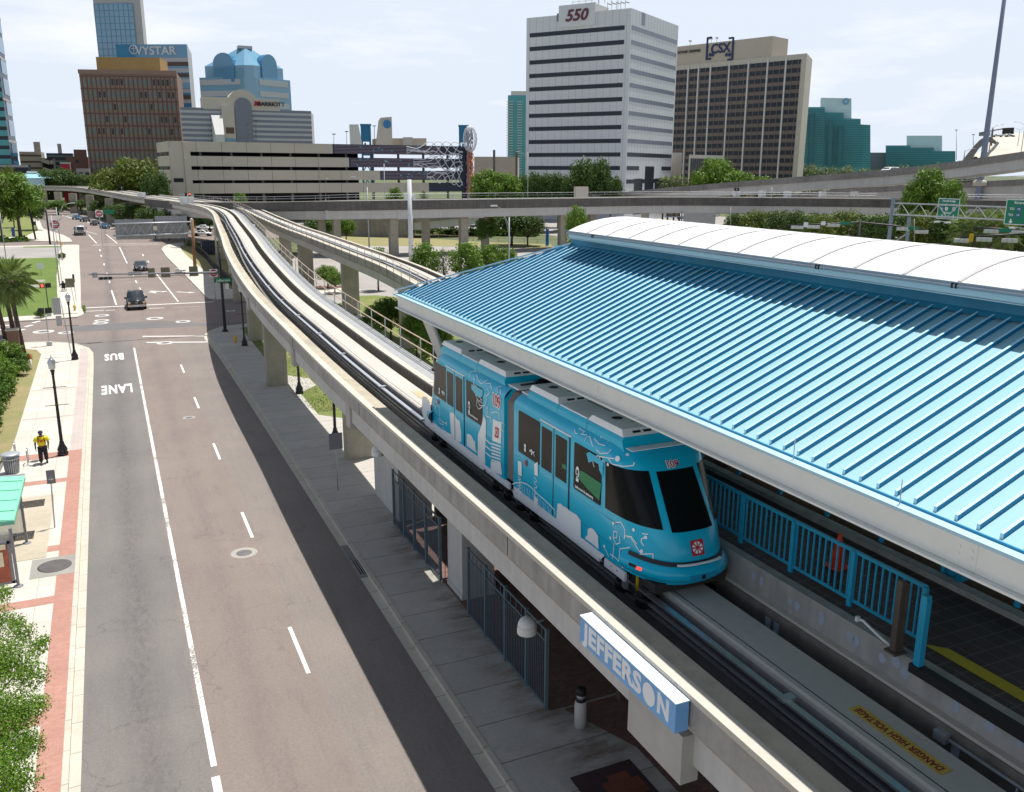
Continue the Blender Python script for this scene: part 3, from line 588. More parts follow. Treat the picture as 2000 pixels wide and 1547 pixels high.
# roof skin, hipped at the far end, mirrored to the far eave
def roofmat():
    m,t,p,l=newmat('roof_blue',.40); pos=N(t,'ShaderNodeNewGeometry').outputs['Position']; sxx=N(t,'ShaderNodeSeparateXYZ'); l(pos,sxx.inputs[0])
    pan=math_(t,l,'FLOOR',math_(t,l,'DIVIDE',sxx.outputs[1],.318)); wn=N(t,'ShaderNodeTexWhiteNoise',noise_dimensions='1D'); l(pan,wn.inputs['W'])
    st1=noise(t,l,pos,1.4,6,.65,(.22,5,1)); st2=noise(t,l,pos,.5,4,.6); fl=noise(t,l,pos,6,6,.75)
    c=mix(t,l,wn.outputs['Value'],(.29,.535,.60),(.31,.56,.62)); c=mix(t,l,ramp(t,l,st1,.52,.78,0,.35),c,(.26,.42,.48)); c=mix(t,l,ramp(t,l,st2,.4,.7,0,.25),c,(.43,.58,.64)); c=mix(t,l,ramp(t,l,fl,.62,.8,0,.25),c,(.28,.42,.44))
    up=math_(t,l,'MULTIPLY',ramp(t,l,sxx.outputs[0],12.8,13.8),ramp(t,l,noise(t,l,pos,1.1,4,.6,(.3,1,1)),.5,.62,0,.6)); c=mix(t,l,up,c,(.10,.19,.17))
    l(c,p.inputs['Base Color']); bump(t,l,p,st1,.12,.02)
roofmat()
XM=15.3; XE2=2*XM-XE; XT2=2*XM-XT; YT=YH-(XT-XE)
mb=MB()
mb.add([(XE,Y0,ZE),(XT,Y0,ZT),(XT,YT,ZT),(XE,YH,ZE)],[(0,1,2,3)]); mb.add([(XE2,Y0,ZE),(XT2,Y0,ZT),(XT2,YT,ZT),(XE2,YH,ZE)],[(3,2,1,0)]); mb.add([(XE,YH,ZE),(XT,YT,ZT),(XT2,YT,ZT),(XE2,YH,ZE)],[(0,1,2,3)])
mb.add([(XE,Y0,ZE-.12),(XE2,Y0,ZE-.12),(XE2,YH,ZE-.12),(XE,YH,ZE-.12)],[(0,1,2,3)])
mb.build('roof_panel',MATS['roof_blue'],**PS)
n=0; k=0; y=6.214-.318*62
ribs_stuff=MB()
def ribmesh(y,x1):
    m_=MB(); a=Vector((XE+.06,y,roofz(XE+.06)+.035)); b=Vector((x1,y,roofz(x1)+.035)); m_.beam(a,b,.052,.072); return m_
mb_mat=[MATS['trim_lightblue'],MATS['rib_side']]
mat('rib_top',(.50,.78,.93),.4,0,1)
while y<YH-.4:
    x1=min(XT,XE+(YH-y)-.03)
    mm=MB(); a=Vector((XE+.06,y,roofz(XE+.06))); b=Vector((x1,y,roofz(x1))); w_=.023; h=.072
    # faces: left side, top, right side and eave end; standing seam leaning as folded metal
    vs=[]
    for p in (a,b):
        vs+=[p+Vector((0,-w_,0)),p+Vector((0,-w_,h)),p+Vector((0,w_,h)),p+Vector((0,w_,0))]
    mm.add(vs,[(0,1,2,3)]); mm.face(0,4,5,1); mm.face(2,6,7,3); mm.cur=1; mm.face(1,5,6,2); mm.m[0]=1
    vis= y>4.6
    if vis and n<98: mm.build('roof_rib',[MATS['rib_side'],MATS['rib_top']],**PS); n+=1
    else: b0=len(ribs_stuff.v); ribs_stuff.v+=mm.v; ribs_stuff.f+=[tuple(i+b0 for i in f) for f in mm.f]; ribs_stuff.m+=mm.m; ribs_stuff.smf+=mm.smf
    y+=.318
o=ribs_stuff.build('hidden_roof_ribs',[MATS['rib_side'],MATS['rib_top']],**PS); o['kind']='stuff'
# hip cap, eave trim, fascia channel beam
mb=MB(); mb.beam((XE-.05,YH+.05,ZE+.10),(XT+.05,YT-.05,ZT+.12),.30,.05); mb.build('hip_cap',MATS['trim_lightblue'],**PS)
mb=MB(); mb.beam((XE+.12,YH-.25,ZE+.03),(XT,YT-.22,ZT+.03),.05,.12); mb.build('hip_flashing',MATS['rib_side'],**PS)
mb=MB(); mb.box(XE-.17,XE+.02,Y0,YH+.1,ZE-.07,ZE-.02); mb.build('eave_trim',MATS['trim_lightblue'],**PS)
mb=MB(); mb.box(XE+.0,XE+.05,Y0,YH,ZE-.025,ZE+.012); mb.build('eave_gap',MATS['rib_side'],**PS)
mb=MB(); mb.box(XE-.03,XE+.03,Y0,YH-.02,ZE-.50,ZE-.07); mb.box(XE-.14,XE+.14,Y0,YH,ZE-.54,ZE-.505); mb.box(XE+.03,XE2-.03,YH-.06,YH,ZE-.5,ZE-.07)
mb.build('fascia_beam',MATS['fascia_white'],**PS)
mb=MB()
for yy in (6.9,16.2,24.9):
    mb=MB(); mb.box(XE-.038,XE-.03,yy-.16,yy+.16,ZE-.48,ZE-.09)
    for i in range(4):
        for s_ in (-.09,.09): mb.cbox((XE-.040,yy+s_,ZE-.13-.10*i),(.012,.03,.03))
    mb.build('splice_plate',MATS['fascia_white'],**PS)

for yy in (10.0,20.4,27.5,7.95):
    mb=MB(); mb.tube([(XE-.05,yy,ZE-.08),(XE-.05,yy,ZE+.33)],.008,5); mb.build('lightning_rod',MATS['galv'],**PS)
# clerestory wall, gutter, barrel skylight
mb=MB(); mb.box(XT,XT+.06,Y0,YT-.1,ZT-.1,ZT+.52); mb.box(XT2-.06,XT2,Y0,YT-.1,ZT-.1,ZT+.52); mb.box(XT+.06,XT2-.06,YT-.16,YT-.1,ZT-.1,ZT+.52)
mb.add([(XT-.12,Y0,ZT+.0),(XT+.0,Y0,ZT+.09),(XT+.0,YT-.05,ZT+.09),(XT-.12,YT+.05,ZT+.0)],[(0,1,2,3)])
mb.build('clerestory_wall',MATS['wall_teal'],**PS)
for yy in (23.0,18.2,13.4,8.6):
    mb=MB(); mb.box(XT-.02,XT,yy,yy+.22,ZT+.28,ZT+.42); mb.build('wall_bracket',MATS['wall_teal'],**PS)
XG=13.36; YG=25.15; ZG=13.62
mb=MB(); mb.box(XG,XG+.05,Y0,YG,ZG-.18,ZG-.02); mb.box(XG,2*XM-XG,Y0,YG,ZG-.20,ZG-.17); mb.box(2*XM-XG-.05,2*XM-XG,Y0,YG,ZG-.18,ZG-.02); mb.box(XG+.05,2*XM-XG-.05,YG-.05,YG,ZG-.17,ZG-.02); mb.build('soffit_fascia',MATS['trim_lightblue'],**PS)
mb=MB(); mb.box(XG-.07,XG+.06,Y0,YG+.04,ZG-.02,ZG+.05); mb.tube([(XG-.06,Y0,ZG-.02),(XG-.06,YG,ZG-.02)],.035,6); mb.box(XG-.07,2*XM-XG+.07,YG-.02,YG+.06,ZG-.02,ZG+.05); mb.build('gutter',MATS['gutter_grey'],**PS)
W2=XM-XG; RISE=.40; RR=(W2*W2+RISE*RISE)/(2*RISE); A0=math.asin(W2/RR)
def arc(a,off=0): return (XM+(RR+off)*math.sin(a),ZG+.05+RISE-RR+(RR+off)*math.cos(a))
NA=20; aa=[-A0+2*A0*i/NA for i in range(NA+1)]
YR=[23.93-1.2*i for i in range(34)]
mb=MB(); mb.sm=True
ys=[YG]+YR
for j in range(len(ys)-1):
    b=len(mb.v)
    for yy in (ys[j],ys[j+1]):
        for a in aa: x,z=arc(a); mb.v.append((x,yy,z))
    for i in range(NA): mb.face(b+i,b+i+1,b+NA+2+i,b+NA+1+i)
mb.sm=False; b=len(mb.v)
for a in aa: x,z=arc(a); mb.v.append((x,YG,z))
mb.face(*[b+i for i in range(NA+1)]); mb.build('skylight_vault',MATS['skylight_white'],**PS)
for yy in YR:
    m_=MB(); b=0
    for dy in (-.045,.045):
        for a in aa: x,z=arc(a,.015); m_.v.append((x,yy+dy,z))
    for i in range(NA): m_.face(i,i+1,NA+2+i,NA+1+i)
    m_.build('vault_rib',MATS['seam_grey'],**PS)
# hanging details: downpipe clips on the gutter
mb=MB()
for yy in (23.4,14.0,10.7): mb.box(XG-.1,XG-.06,yy,yy+.03,ZG-.06,ZG+.03); mb.box(XG-.1,XG-.06,yy+.08,yy+.11,ZG-.06,ZG+.03)
mb.build('gutter_clip',MATS['rubber_black'],**PS)
# platform
ZPF=7.65
mb=MB(); mb.box(11.50,11.72,Y0,30.4,6.75,ZPF+.002); mb.build('platform_edge_beam',MATS['concrete_grey'],**PS)
mb=MB(); mb.box(11.72,14.25,Y0,30.4,7.2,ZPF); mb.box(16.35,18.9,Y0,30.4,7.2,ZPF); mb.box(14.25,16.35,Y0,6,7.2,ZPF); mb.box(14.25,16.35,19.5,30.4,7.2,ZPF); mb.build('platform_floor',MATS['platform_tile'],**PS)
mb=MB(); mb.box(14.25,14.5,6,19.5,7.1,ZPF+.12); mb.box(16.1,16.35,6,19.5,7.1,ZPF+.12); mb.build('stairwell_kerb',MATS['concrete_grey'],**PS)
mb=MB(); mb.add([(12.08,9.5,ZPF+.004),(12.36,9.2,ZPF+.004),(12.40,-5,ZPF+.004),(12.06,-5,ZPF+.004)],[(3,2,1,0)]); mb.build('yellow_strip',MATS['yellow_paint'],**PS)
mb=MB(); mb.box(11.33,11.50,3,9.12,ZPF-.12,ZPF+.03); mb.build('rubber_buffer',MATS['rubber_black'],**PS)
rng=random.Random(3)
for yy in [13.2,12.95,12.1,11.9,11.25,10.55,10.4,9.8,9.5,9.3,8.3,7.7,7.2,6.3]:
    h=rng.uniform(.14,.26); zz=ZPF-.2-rng.random()*.12; mb=MB(); w2=rng.uniform(.05,.10); mb.add([(11.494,yy+w2*math.cos(a*.63)*(1+.2*math.sin(a*2.1+yy)),zz+h*.6*math.sin(a*.63)) for a in range(10)],[tuple(range(9,-1,-1))]); mb.build('paint_patch',MATS['patch_grey'],**PS)
for yy in [12.4,12.15,8.0,6.6,5.9]: mb=MB(); mb.box(11.318,11.32,yy,yy+.15,6.62,6.85); mb.build('wall_patch',MATS['patch_grey'],**PS)
mb=MB(); mb.tube([(11.28,8.2,6.86),(11.28,4,6.86)],.035,6); mb.cbox((11.27,8.3,6.86),(.14,.22,.16)); mb.tube([(11.28,7.0,6.86),(11.28,7.0,6.4)],.02,5); mb.build('conduit',MATS['galv'],**PS)
# platform railing along the track
def railing(x,ya,yb,zb,name,h=1.12,step=1.585,pick=.155,posts_=True,dark=False):
    R=MB(); R.box(x-.03,x+.03,ya,yb,zb+h-.06,zb+h); R.box(x-.02,x+.02,ya,yb,zb+.10,zb+.15); R.build(name,MATS['rail_blue'],**PS)
    y=ya; 
    while y<=yb+.01:
        m_=MB(); m_.box(x-.065,x+.0,y-.045,y+.045,zb,zb+h-.02); m_.build(name+'_post',MATS['rail_blue'],**PS); y+=step
    y=ya+pick; k=0; stuff=MB(); 
    while y<yb-.05:
        if k<95:
            m_=MB(); m_.box(x-.014,x+.014,y-.014,y+.014,zb+.15,zb+h-.06); m_.build(name+'_picket',MATS['rail_blue'],**PS)
        else: stuff.box(x-.014,x+.014,y-.014,y+.014,zb+.15,zb+h-.06)
        y+=pick; k+=1
    if stuff.v: o=stuff.build(name+'_pickets_far',MATS['rail_blue'],**PS); o['kind']='stuff'
railing(11.98,9.475,25.4,ZPF,'platform_railing')
railing(14.6,6.4,19.2,ZPF+.12,'stairwell_railing',1.0,1.6,.16)
mb=MB(); mb.box(11.36,11.47,8.95,9.07,ZPF-.0,ZPF+1.22); mb.cbox((11.415,9.01,ZPF+1.25),(.11,.10,.06)); mb.beam((11.42,9.06,ZPF+.35),(11.98,9.45,ZPF+.35),.03); mb.tube([(11.42,9.1,ZPF+.3),(11.5,9.15,ZPF+.7),(11.45,9.1,ZPF+1.1)],.018,5); mb.build('gate_post',MATS['rail_blue'],**PS)
mb=MB(); mb.box(11.36,11.45,9.45,9.56,ZPF-.02,ZPF+1.32); mb.box(11.45,11.53,9.43,9.52,ZPF,ZPF+1.25); mb.box(11.30,11.58,9.38,9.62,ZPF,ZPF+.04); mb.build('camera_post',MATS['steel_brown'],**PS)
mb=MB(); mb.tube([(11.55,10.45,ZPF+.12),(11.52,10.3,ZPF+.16),(11.52,10.1,ZPF+.10),(11.5,9.85,ZPF+.05),(11.48,9.6,ZPF+.03)],.026,7); mb.cbox((11.56,10.47,ZPF+.11),(.07,.06,.09)); mb.build('cable_conduit',MATS['box_white'],**PS)
# columns, back structure under the roof
for yy in (10.9,20.0,28.2,2):
    mb=MB(); mb.box(14.62,14.92,yy,yy+.34,ZPF,12.9); mb.tube([(14.5,yy-.1,ZPF),(14.5,yy-.1,12)],.06,8); mb.build('roof_column',MATS['rail_blue'],**PS)
    mb=MB(); mb.box(15.75,16.05,yy,yy+.34,ZPF,12.9); mb.build('roof_column',MATS['rail_blue'],**PS)
mb=MB(); mb.box(14.0,14.16,20.6,29.5,ZPF,10.6); mb.box(13.2,16.6,20.5,20.62,ZPF,10.4); mb.build('elevator_wall',MATS['wall_brown'],**PS)
mb=MB(); mb.beam((XE+.25,YH-2.3,ZE-.5),(11.65,YH-.2,6.9),.34,.10); mb.beam((XE+.35,YH-2.35,ZE-.5),(11.75,YH-.25,6.9),.05,.2); mb.build('raking_strut',MATS['fascia_white'],**PS)
# small lower blue roof seen past the far platform end
mb=MB(); mb.add([(12.9,30.9,6.75),(12.9,35.2,6.75),(15.6,35.2,6.25),(15.6,30.9,6.25)],[(0,3,2,1)]); 
mb.cur=1
for yy in [31.2+.45*i for i in range(9)]: mb.beam((12.9,yy,6.80),(15.6,yy,6.30),.05,.06)
mb.box(12.82,12.9,30.9,35.3,6.55,6.82); mb.build('lower_roof',[MATS['roof_blue'],MATS['rib_side']],**PS)
mb=MB(); mb.box(13.1,15.4,31.1,35,0,6.2); mb.build('lower_room',MATS['wall_brown'],**PS)
# street level of the station: columns, back walls, floor
mb=MB(); mb.box(10.62,11.9,27.75,29.25,0,5.5); mb.box(10.59,11.93,27.72,29.28,0,.35); mb.build('street_pier',MATS['concrete_light'],**PS)
mb=MB(); mb.box(10.75,12.3,35.9,39.9,0,5.4); mb.build('end_wall',MATS['concrete_light'],**PS)
mb=MB(); mb.box(15.5,15.8,0,36,0,7.1); mb.box(12.4,15.5,35.6,35.9,0,7.1); mb.box(12.6,15.5,19.9,20.1,0,7.1); mb.build('back_wall',MATS['wall_brown'],**PS)
mb=MB(); mb.add([(10.5,20.3,.145),(15.5,20.3,.145),(15.5,36,.145),(10.5,36,.145)],[(0,1,2,3)]); mb.add([(10.05,20.2,.147),(15.5,20.2,.147),(15.5,12,.147),(11.9,12,.147),(11.9,17.8,.147),(10.9,20.2,.147)],[(0,3,2,1)] if 0 else [(0,5,4,3,2,1)]); mb.build('street_floor',MATS['plaza_brick'],**PS)
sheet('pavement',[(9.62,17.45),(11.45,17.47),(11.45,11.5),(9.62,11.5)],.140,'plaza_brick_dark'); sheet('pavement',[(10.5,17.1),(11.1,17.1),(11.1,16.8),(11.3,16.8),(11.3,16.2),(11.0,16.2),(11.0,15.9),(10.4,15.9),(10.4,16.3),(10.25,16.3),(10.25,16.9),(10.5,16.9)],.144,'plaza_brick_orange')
mb=MB(); mb.box(16.0,19,-10,34,-.0,.0+6.9) if 0 else mb.box(18.9,19.1,Y0,30.4,6.75,7.65); mb.build('far_edge_beam',MATS['concrete_grey'],**PS)
# ---------------- steel fence under the guideway ----------------
mat('fence_blue',(.10,.155,.19),.45,.12,5); mat('fence_dark',(.02,.025,.03),.5,0)
def fence(ys,x,label):
    t=thing('security_fence',label,'fence',(x,ys[-1],.13),group='blue grey steel fences at the street level of the station')
    for yy in ys: m_=MB(); m_.box(-.05,.05,yy-ys[-1]-.05,yy-ys[-1]+.05,-.1,2.62); m_.build('post',MATS['fence_blue'],t)
    for a,b in zip(ys[1:],ys[:-1]):
        m_=MB(); a-=ys[-1]; b-=ys[-1]
        for z0,h in ((2.52,.05),(2.17,.04),(.06,.05)): m_.box(-.025,.025,a+.05,b-.05,z0,z0+h)
        n=int((b-a)/.115); 
        for i in range(1,n): yy=a+(b-a)*i/n; m_.box(-.009,.009,yy-.009,yy+.009,.1,2.2)
        for i in range(1,4): yy=a+(b-a)*i/4; m_.box(-.009,.009,yy-.009,yy+.009,2.2,2.55)
        m_.build('panel',MATS['fence_blue'],t)
    return t
fence([35.7,34.17,32.8,31.3,29.65],10.45,'upper of two blue grey picket fences, between the end wall and the white pier')
fence([26.6,25.03,23.4,21.8,20.45],10.42,'lower picket fence with the dome lamp above it, ending near the concrete bollard')
t=thing('security_gate','dark brick-screened gate beside the white pier, returning from the upper fence','gate',(10.5,29.55,.13)); mb=MB()
for i in range(13): mb.box(.1+i*.12,.118+i*.12,-.01,.01,.05,2.5)
mb.box(0,1.7,-.02,.02,2.45,2.52); mb.box(0,1.7,-.02,.02,.05,.1); mb.build('panel',MATS['fence_dark'],t)
# JEFFERSON name sign hung on the parapet
sg=thing('station_sign','long blue box sign with white letters reading JEFFERSON on the parapet','sign',(7.85,12.05,6.82)); PG=dict(parent=sg)
mat('sign_blue',(.17,.40,.72),.5,.06,3,obj=True); mat('sign_top',(.72,.82,.93),.5,.04,3); mat('sign_white',(.80,.82,.85),.5,.03,4)
mb=MB(); mb.box(-.16,.10,-1.62,1.62,-.275,.27); mb.build('box',MATS['sign_blue'],**PG)
mb=MB(); mb.box(-.17,.11,-1.63,1.63,.27,.285); mb.build('top_cover',MATS['sign_top'],**PG)
mb=MB(); Ml=frame((-.163,0.02,-.005),(0,-1,0),(0,0,1))
tm=MB(); textmb(tm,'JEFFERS',.52,Matrix.Identity(4),.002,.022,align='LEFT',spacing=1.06)
x0=min(v[0] for v in tm.v); x1=max(v[0] for v in tm.v); k=2.12/(x1-x0)
for v in range(len(tm.v)): q=tm.v[v]; tm.v[v]=tuple(Ml@Vector(((q[0]-x0)*k-1.5,q[1],q[2])))
b=len(mb.v); mb.v+=tm.v; mb.f+=tm.f; mb.m+=tm.m; mb.smf+=tm.smf
mb.disc((.86,-.0,.003),.19,28,M=Ml,sy=1.1)
tm=MB(); textmb(tm,'N',.52,Matrix.Identity(4),.002,.022,align='LEFT'); x0=min(v[0] for v in tm.v)
for q in range(len(tm.v)): v=tm.v[q]; tm.v[q]=tuple(Ml@Vector(((v[0]-x0)*.9+1.12,v[1],v[2])))
b=len(mb.v); mb.v+=tm.v; mb.f+=[tuple(i+b for i in f) for f in tm.f]; mb.m+=tm.m; mb.smf+=tm.smf
mb.build('lettering',MATS['sign_white'],**PG)
mb=MB(); 
for yy in (-1.2,1.1): mb.tube([(.12,yy-.05,.28),(.12,yy-.03,.34),(.12,yy+.03,.34),(.12,yy+.05,.28)],.008,5)
mb.build('lifting_eye',MATS['galv'],**PG)
# DANGER plate on the running beam
dg=thing('warning_plate','yellow plate reading DANGER HIGH VOLTAGE in red, lying on the track beam','sign',(10.40,8.40,7.004)); mb=MB(); mb.box(-.13,.13,-.90,.90,0,.004); mb.build('plate',mat('plate_yellow',(.62,.43,.08),.7,.15,14),dg)
mb=MB(); M2=frame((0,0,.0055),(0,1,0),(-1,0,0)); textmb(mb,'DANGER HIGH VOLTAGE',.19,M2,.0006,.006,sx=.80,shear=0); 
ys_=[v[1] for v in mb.v]; k=1.66/(max(ys_)-min(ys_)); mb.v=[(v[0],v[1]*k,v[2]) for v in mb.v]; mb.build('lettering',mat('plate_red',(.25,.02,.02),.7,.2,12),dg)
dg2=thing('warning_plate','faded yellow plate on the track beam behind the rear of the train','sign',(10.55,31.6,7.004)); mb=MB(); mb.box(-.17,.17,-1.0,1.0,0,.004); mb.build('plate',mat('plate_faded',(.52,.42,.26),.8,.2,14),dg2)
# dome lamps
def dome(x,y,z,lb):
    t=thing('dome_lamp',lb,'lamp',(x,y,z),group='white dome lamps under the guideway'); mb=MB(); mb.lathe([(.27,0),(.275,.02),(.27,.2),(.262,.21)],20); mb.build('rim',MATS['box_white'],t); mb=MB(); mb.lathe([(.262,.21),(.25,.30),(.2,.40),(.12,.46),(.001,.48)],20); mb.build('dome',MATS['cabinet_white'],t)
    mb=MB(); mb.tube([(.2,0,.25),(.55,0,.28)],.03,6); mb.build('bracket',MATS['galv'],t)
p=GX(1029,1236,9.55); dome(p.x,p.y,p.z,'white dome lamp in front of the lower picket fence'); p=GX(738,889,9.8); dome(p.x,p.y,p.z,'white dome lamp beside the end wall, above the upper fence')
# bollard
def bollard_c(p,lb):
    t=thing('bollard_light',lb,'bollard',tuple(p)); mb=MB(); mb.lathe([(.17,0),(.175,.6),(.16,.8),(.15,.82)],20); mb.build('base',MATS['concrete_light'],t); mb=MB(); mb.lathe([(.145,.82),(.145,.9)],20); mb.lathe([(.15,1.03),(.155,1.05),(.15,1.18),(.12,1.22),(.001,1.23)],20); mb.build('cap',MATS['rubber_black'],t); mb=MB(); mb.lathe([(.12,.9),(.12,1.03)],20); mb.build('lens',MATS['galv'],t)
bollard_c((10.94,19.3,.14),'round concrete bollard light with black cap, on the shaded pavement below the sign')
t=thing('traffic_cone','orange traffic cone standing on the station platform behind the railing','cone',(13.0,12.45,ZPF)); mb=MB(); mb.lathe([(.17,.03),(.035,.72),(.03,.73),(.001,.73)],18); mb.build('cone_body',mat('cone_orange',(.75,.06,.01),.5,.1,5),t); mb=MB(); mb.box(-.2,.2,-.2,.2,0,.035); mb.build('base',MATS['cone_orange'],t)
# ---------------- monorail train ----------------
from mathutils.bvhtree import BVHTree
mat('train_blue',(.0,.50,.74),.28,.05,2,coat=.25,spec=.4); mat('train_white',(.92,.93,.94),.35,.04,3,coat=.3); mat('train_roof',(.93,.93,.94),.4,.08,4); mat('train_glass',(.006,.008,.009),.16,0,spec=.12); mat('train_black',(.012,.012,.014),.5,0)
mat('train_glassbrown',(.11,.085,.07),.15,.15,3,spec=.8); mat('bellows_grey',(.27,.24,.23),.8,.12,6); mat('train_red',(.55,.01,.03),.45,0); mat('reflection_green',(.0,.22,.08),.4,0); mat('underframe',(.045,.04,.036),.8,.5,8); mat('graphic_white',(.93,.94,.95),.4,.03,3); mat('yellow_spring',(.65,.42,.0),.5,.1,4); mat('tail_red',(.8,.02,.02),.4,0,emit=(1,.05,.03),es=2.0)
tr=thing('monorail_train','two-car teal monorail train with white skyline graphics standing at the station','train',(10.4,14,7.0)); PT=dict(parent=tr,world=True)
XC=10.46; HW=1.11; ZB=7.22
def hw(z): 
    return HW if z<9.5 else HW-.22*min(1,((z-9.5)/.28))**2.2
NS=2.7
def yf(z): # nose profile
    pts=[(7.0,13.75),(7.8,13.68),(8.3,13.88),(9.4,14.68),(9.6,14.86),(9.78,15.2)]
    for (a,ya),(b,yb) in zip(pts,pts[1:]):
        if z<=b: return ya+(yb-ya)*max(0,(z-a)/(b-a))
    return pts[-1][1]
YB=15.75
def S(u,z,off=0.,d=1,y0=None):
    """point of the nose shell; u from -1 (left side) to 1 (right side)"""
    a=abs(u)*math.pi/2; w_=hw(z); s=math.sin(a)**(2/NS); c=math.cos(a)**(2/NS)
    x=(w_+off)*s*(1 if u>0 else -1); L=YB-yf(z)+off; yy=YB-L*c
    return Vector((XC+x,yy,z))
def rear(v): return Vector((2*XC-v.x,27.72+(13.9-v.y)+.35,v.z)) if 0 else Vector((v.x,42.0-v.y-.05,v.z))
zs=[7.22,7.45,7.8,8.1,8.3,8.6,8.9,9.2,9.4,9.5,9.6,9.7,9.78]
us=[-1+2*i/28 for i in range(29)]
def shell(front,ya,mapf):
    mb=MB(); mb.sm=True; b=0; nu=len(us)
    for z in zs:
        for u in us: mb.v.append(tuple(mapf(S(u,z))))
    for i in range(len(zs)-1):
        for k in range(nu-1):
            f=(i*nu+k,i*nu+k+1,(i+1)*nu+k+1,(i+1)*nu+k)
            mb.face(*(f if front else f[::-1]))
    # straight body sides and roof
    b=len(mb.v)
    for z in zs:
        w_=hw(z)
        for x,y in ((XC-w_,YB),(XC-w_,ya),(XC+w_,YB),(XC+w_,ya)): mb.v.append(tuple(mapf(Vector((x,y,z)))))
    for i in range(len(zs)-1):
        f=(b+i*4,b+i*4+4,b+i*4+5,b+i*4+1); g=(b+i*4+2,b+i*4+3,b+i*4+7,b+i*4+6)
        mb.face(*(f if front else f[::-1])); mb.face(*(g if front else g[::-1]))
    mb.sm=False
    top=[mapf(S(u,zs[-1])) for u in us]+[mapf(Vector((XC+hw(9.78),ya,9.78))),mapf(Vector((XC-hw(9.78),ya,9.78)))]
    b=len(mb.v); mb.v+=[tuple(p) for p in top]; f=tuple(range(b,b+len(top))); mb.face(*(f if front else f[::-1]))
    bb=len(mb.v); mb.v+=[tuple(mapf(Vector((x,ya,z)))) for x,z in ((XC-HW,ZB),(XC+HW,ZB),(XC+HW,9.5),(XC+.85,9.78),(XC-.85,9.78),(XC-HW,9.5))]; mb.face(*range(bb,bb+6))
    bb=len(mb.v); mb.v+=[tuple(mapf(Vector((x,y,ZB)))) for x,y in ((XC-HW,YB),(XC+HW,YB),(XC+HW,ya),(XC-HW,ya))]; mb.face(*range(bb,bb+4))
    return mb
idm=lambda v:v
fb=shell(True,20.48,idm); fbo=fb.build('front_car_body',MATS['train_blue'],**PT)
rbm=shell(False,20.83,rear); rbo=rbm.build('rear_car_body',MATS['train_blue'],**PT)
bvh=BVHTree.FromPolygons([Vector(v) for v in fb.v]+[Vector(v) for v in rbm.v],fb.f+[tuple(i+len(fb.v) for i in f) for f in rbm.f])
camp=Vector((0,0,CAMH))
def hit(px,py):
    l_,n,i_,d_=bvh.ray_cast(camp,_ray(px,py).normalized())
    if l_ is None: p=GX(px,py,9.345); return p,Vector((-1,0,0))
    if n.dot(_ray(px,py))>0: n=-n
    return l_+n*.004,n
C1=lambda x,y:(780+x/4.297,620+y/4.297)
D1=lambda x,y:(980+x/3.3625,740+y/3.3625)
# windshield, front side windows
def patch(u0,u1,z0,z1,mapf,name,m,nu=10,nz=6,off=.008,skew=0,front=True,u0t=None,u1t=None):
    mb=MB(); mb.sm=True
    for j in range(nz+1):
        z=z0+(z1-z0)*j/nz; a=u0+((u0t if u0t is not None else u0)-u0)*j/nz; c=u1+((u1t if u1t is not None else u1)-u1)*j/nz
        for i in range(nu+1): mb.v.append(tuple(mapf(S(a+(c-a)*i/nu,z,off))))
    for j in range(nz):
        for i in range(nu):
            f=(j*(nu+1)+i,j*(nu+1)+i+1,(j+1)*(nu+1)+i+1,(j+1)*(nu+1)+i); mb.face(*(f if front else f[::-1]))
    return mb.build(name,MATS[m],**PT)
def uofx(x): return math.copysign(math.asin(min(1,abs(x)/HW)**(NS/2))/(math.pi/2),x)
for mp_,fr in ((idm,True),(rear,False)):
    g='train_glass' if fr else 'train_glassbrown'
    patch(uofx(-.50),uofx(.50),8.32,9.40,mp_,'windshield',g,front=fr,u0t=uofx(-.46),u1t=uofx(.46))
    for s in (-1,1):
        a=[uofx(.64)*s,.985*s]; a.sort(); b_=[uofx(.60)*s,.985*s]; b_.sort()
        patch(a[0],a[1],8.36,9.42,mp_,'corner_window',g,front=fr,u0t=b_[0],u1t=b_[1])
# flat side panels: windows, doors
XS=XC-HW
def sidebox(ya,yb,z0,z1,name,m,t=.006,both=True,skew=0.,par=None,rad=0):
    mb=MB(); 
    if rad:
        cs=[]
        for cy,cz,a0 in ((yb-rad,z1-rad,0),(ya+rad,z1-rad,90),(ya+rad,z0+rad,180),(yb-rad,z0+rad,270)):
            for k in range(4): a=R_(a0+30*k); cs.append((cy+rad*math.cos(a),cz+rad*math.sin(a)))
    else: cs=[(yb,z1),(ya,z1),(ya,z0),(yb,z0)]
    n=len(cs)
    for sgn in ((-1,1) if both else (-1,)):
        mb=MB(); xo=XC+sgn*(HW+t); xi=XC+sgn*(HW-.01); b=len(mb.v)
        mb.v+=[(xo,y,z) for y,z in cs]+[(xi,y,z) for y,z in cs]
        mb.face(*[b+i for i in (range(n) if sgn>0 else range(n-1,-1,-1))])
        for i in range(n): mb.face(b+i,b+(i+1)%n,b+n+(i+1)%n,b+n+i)
        mb.build(name,MATS[m],**PT)
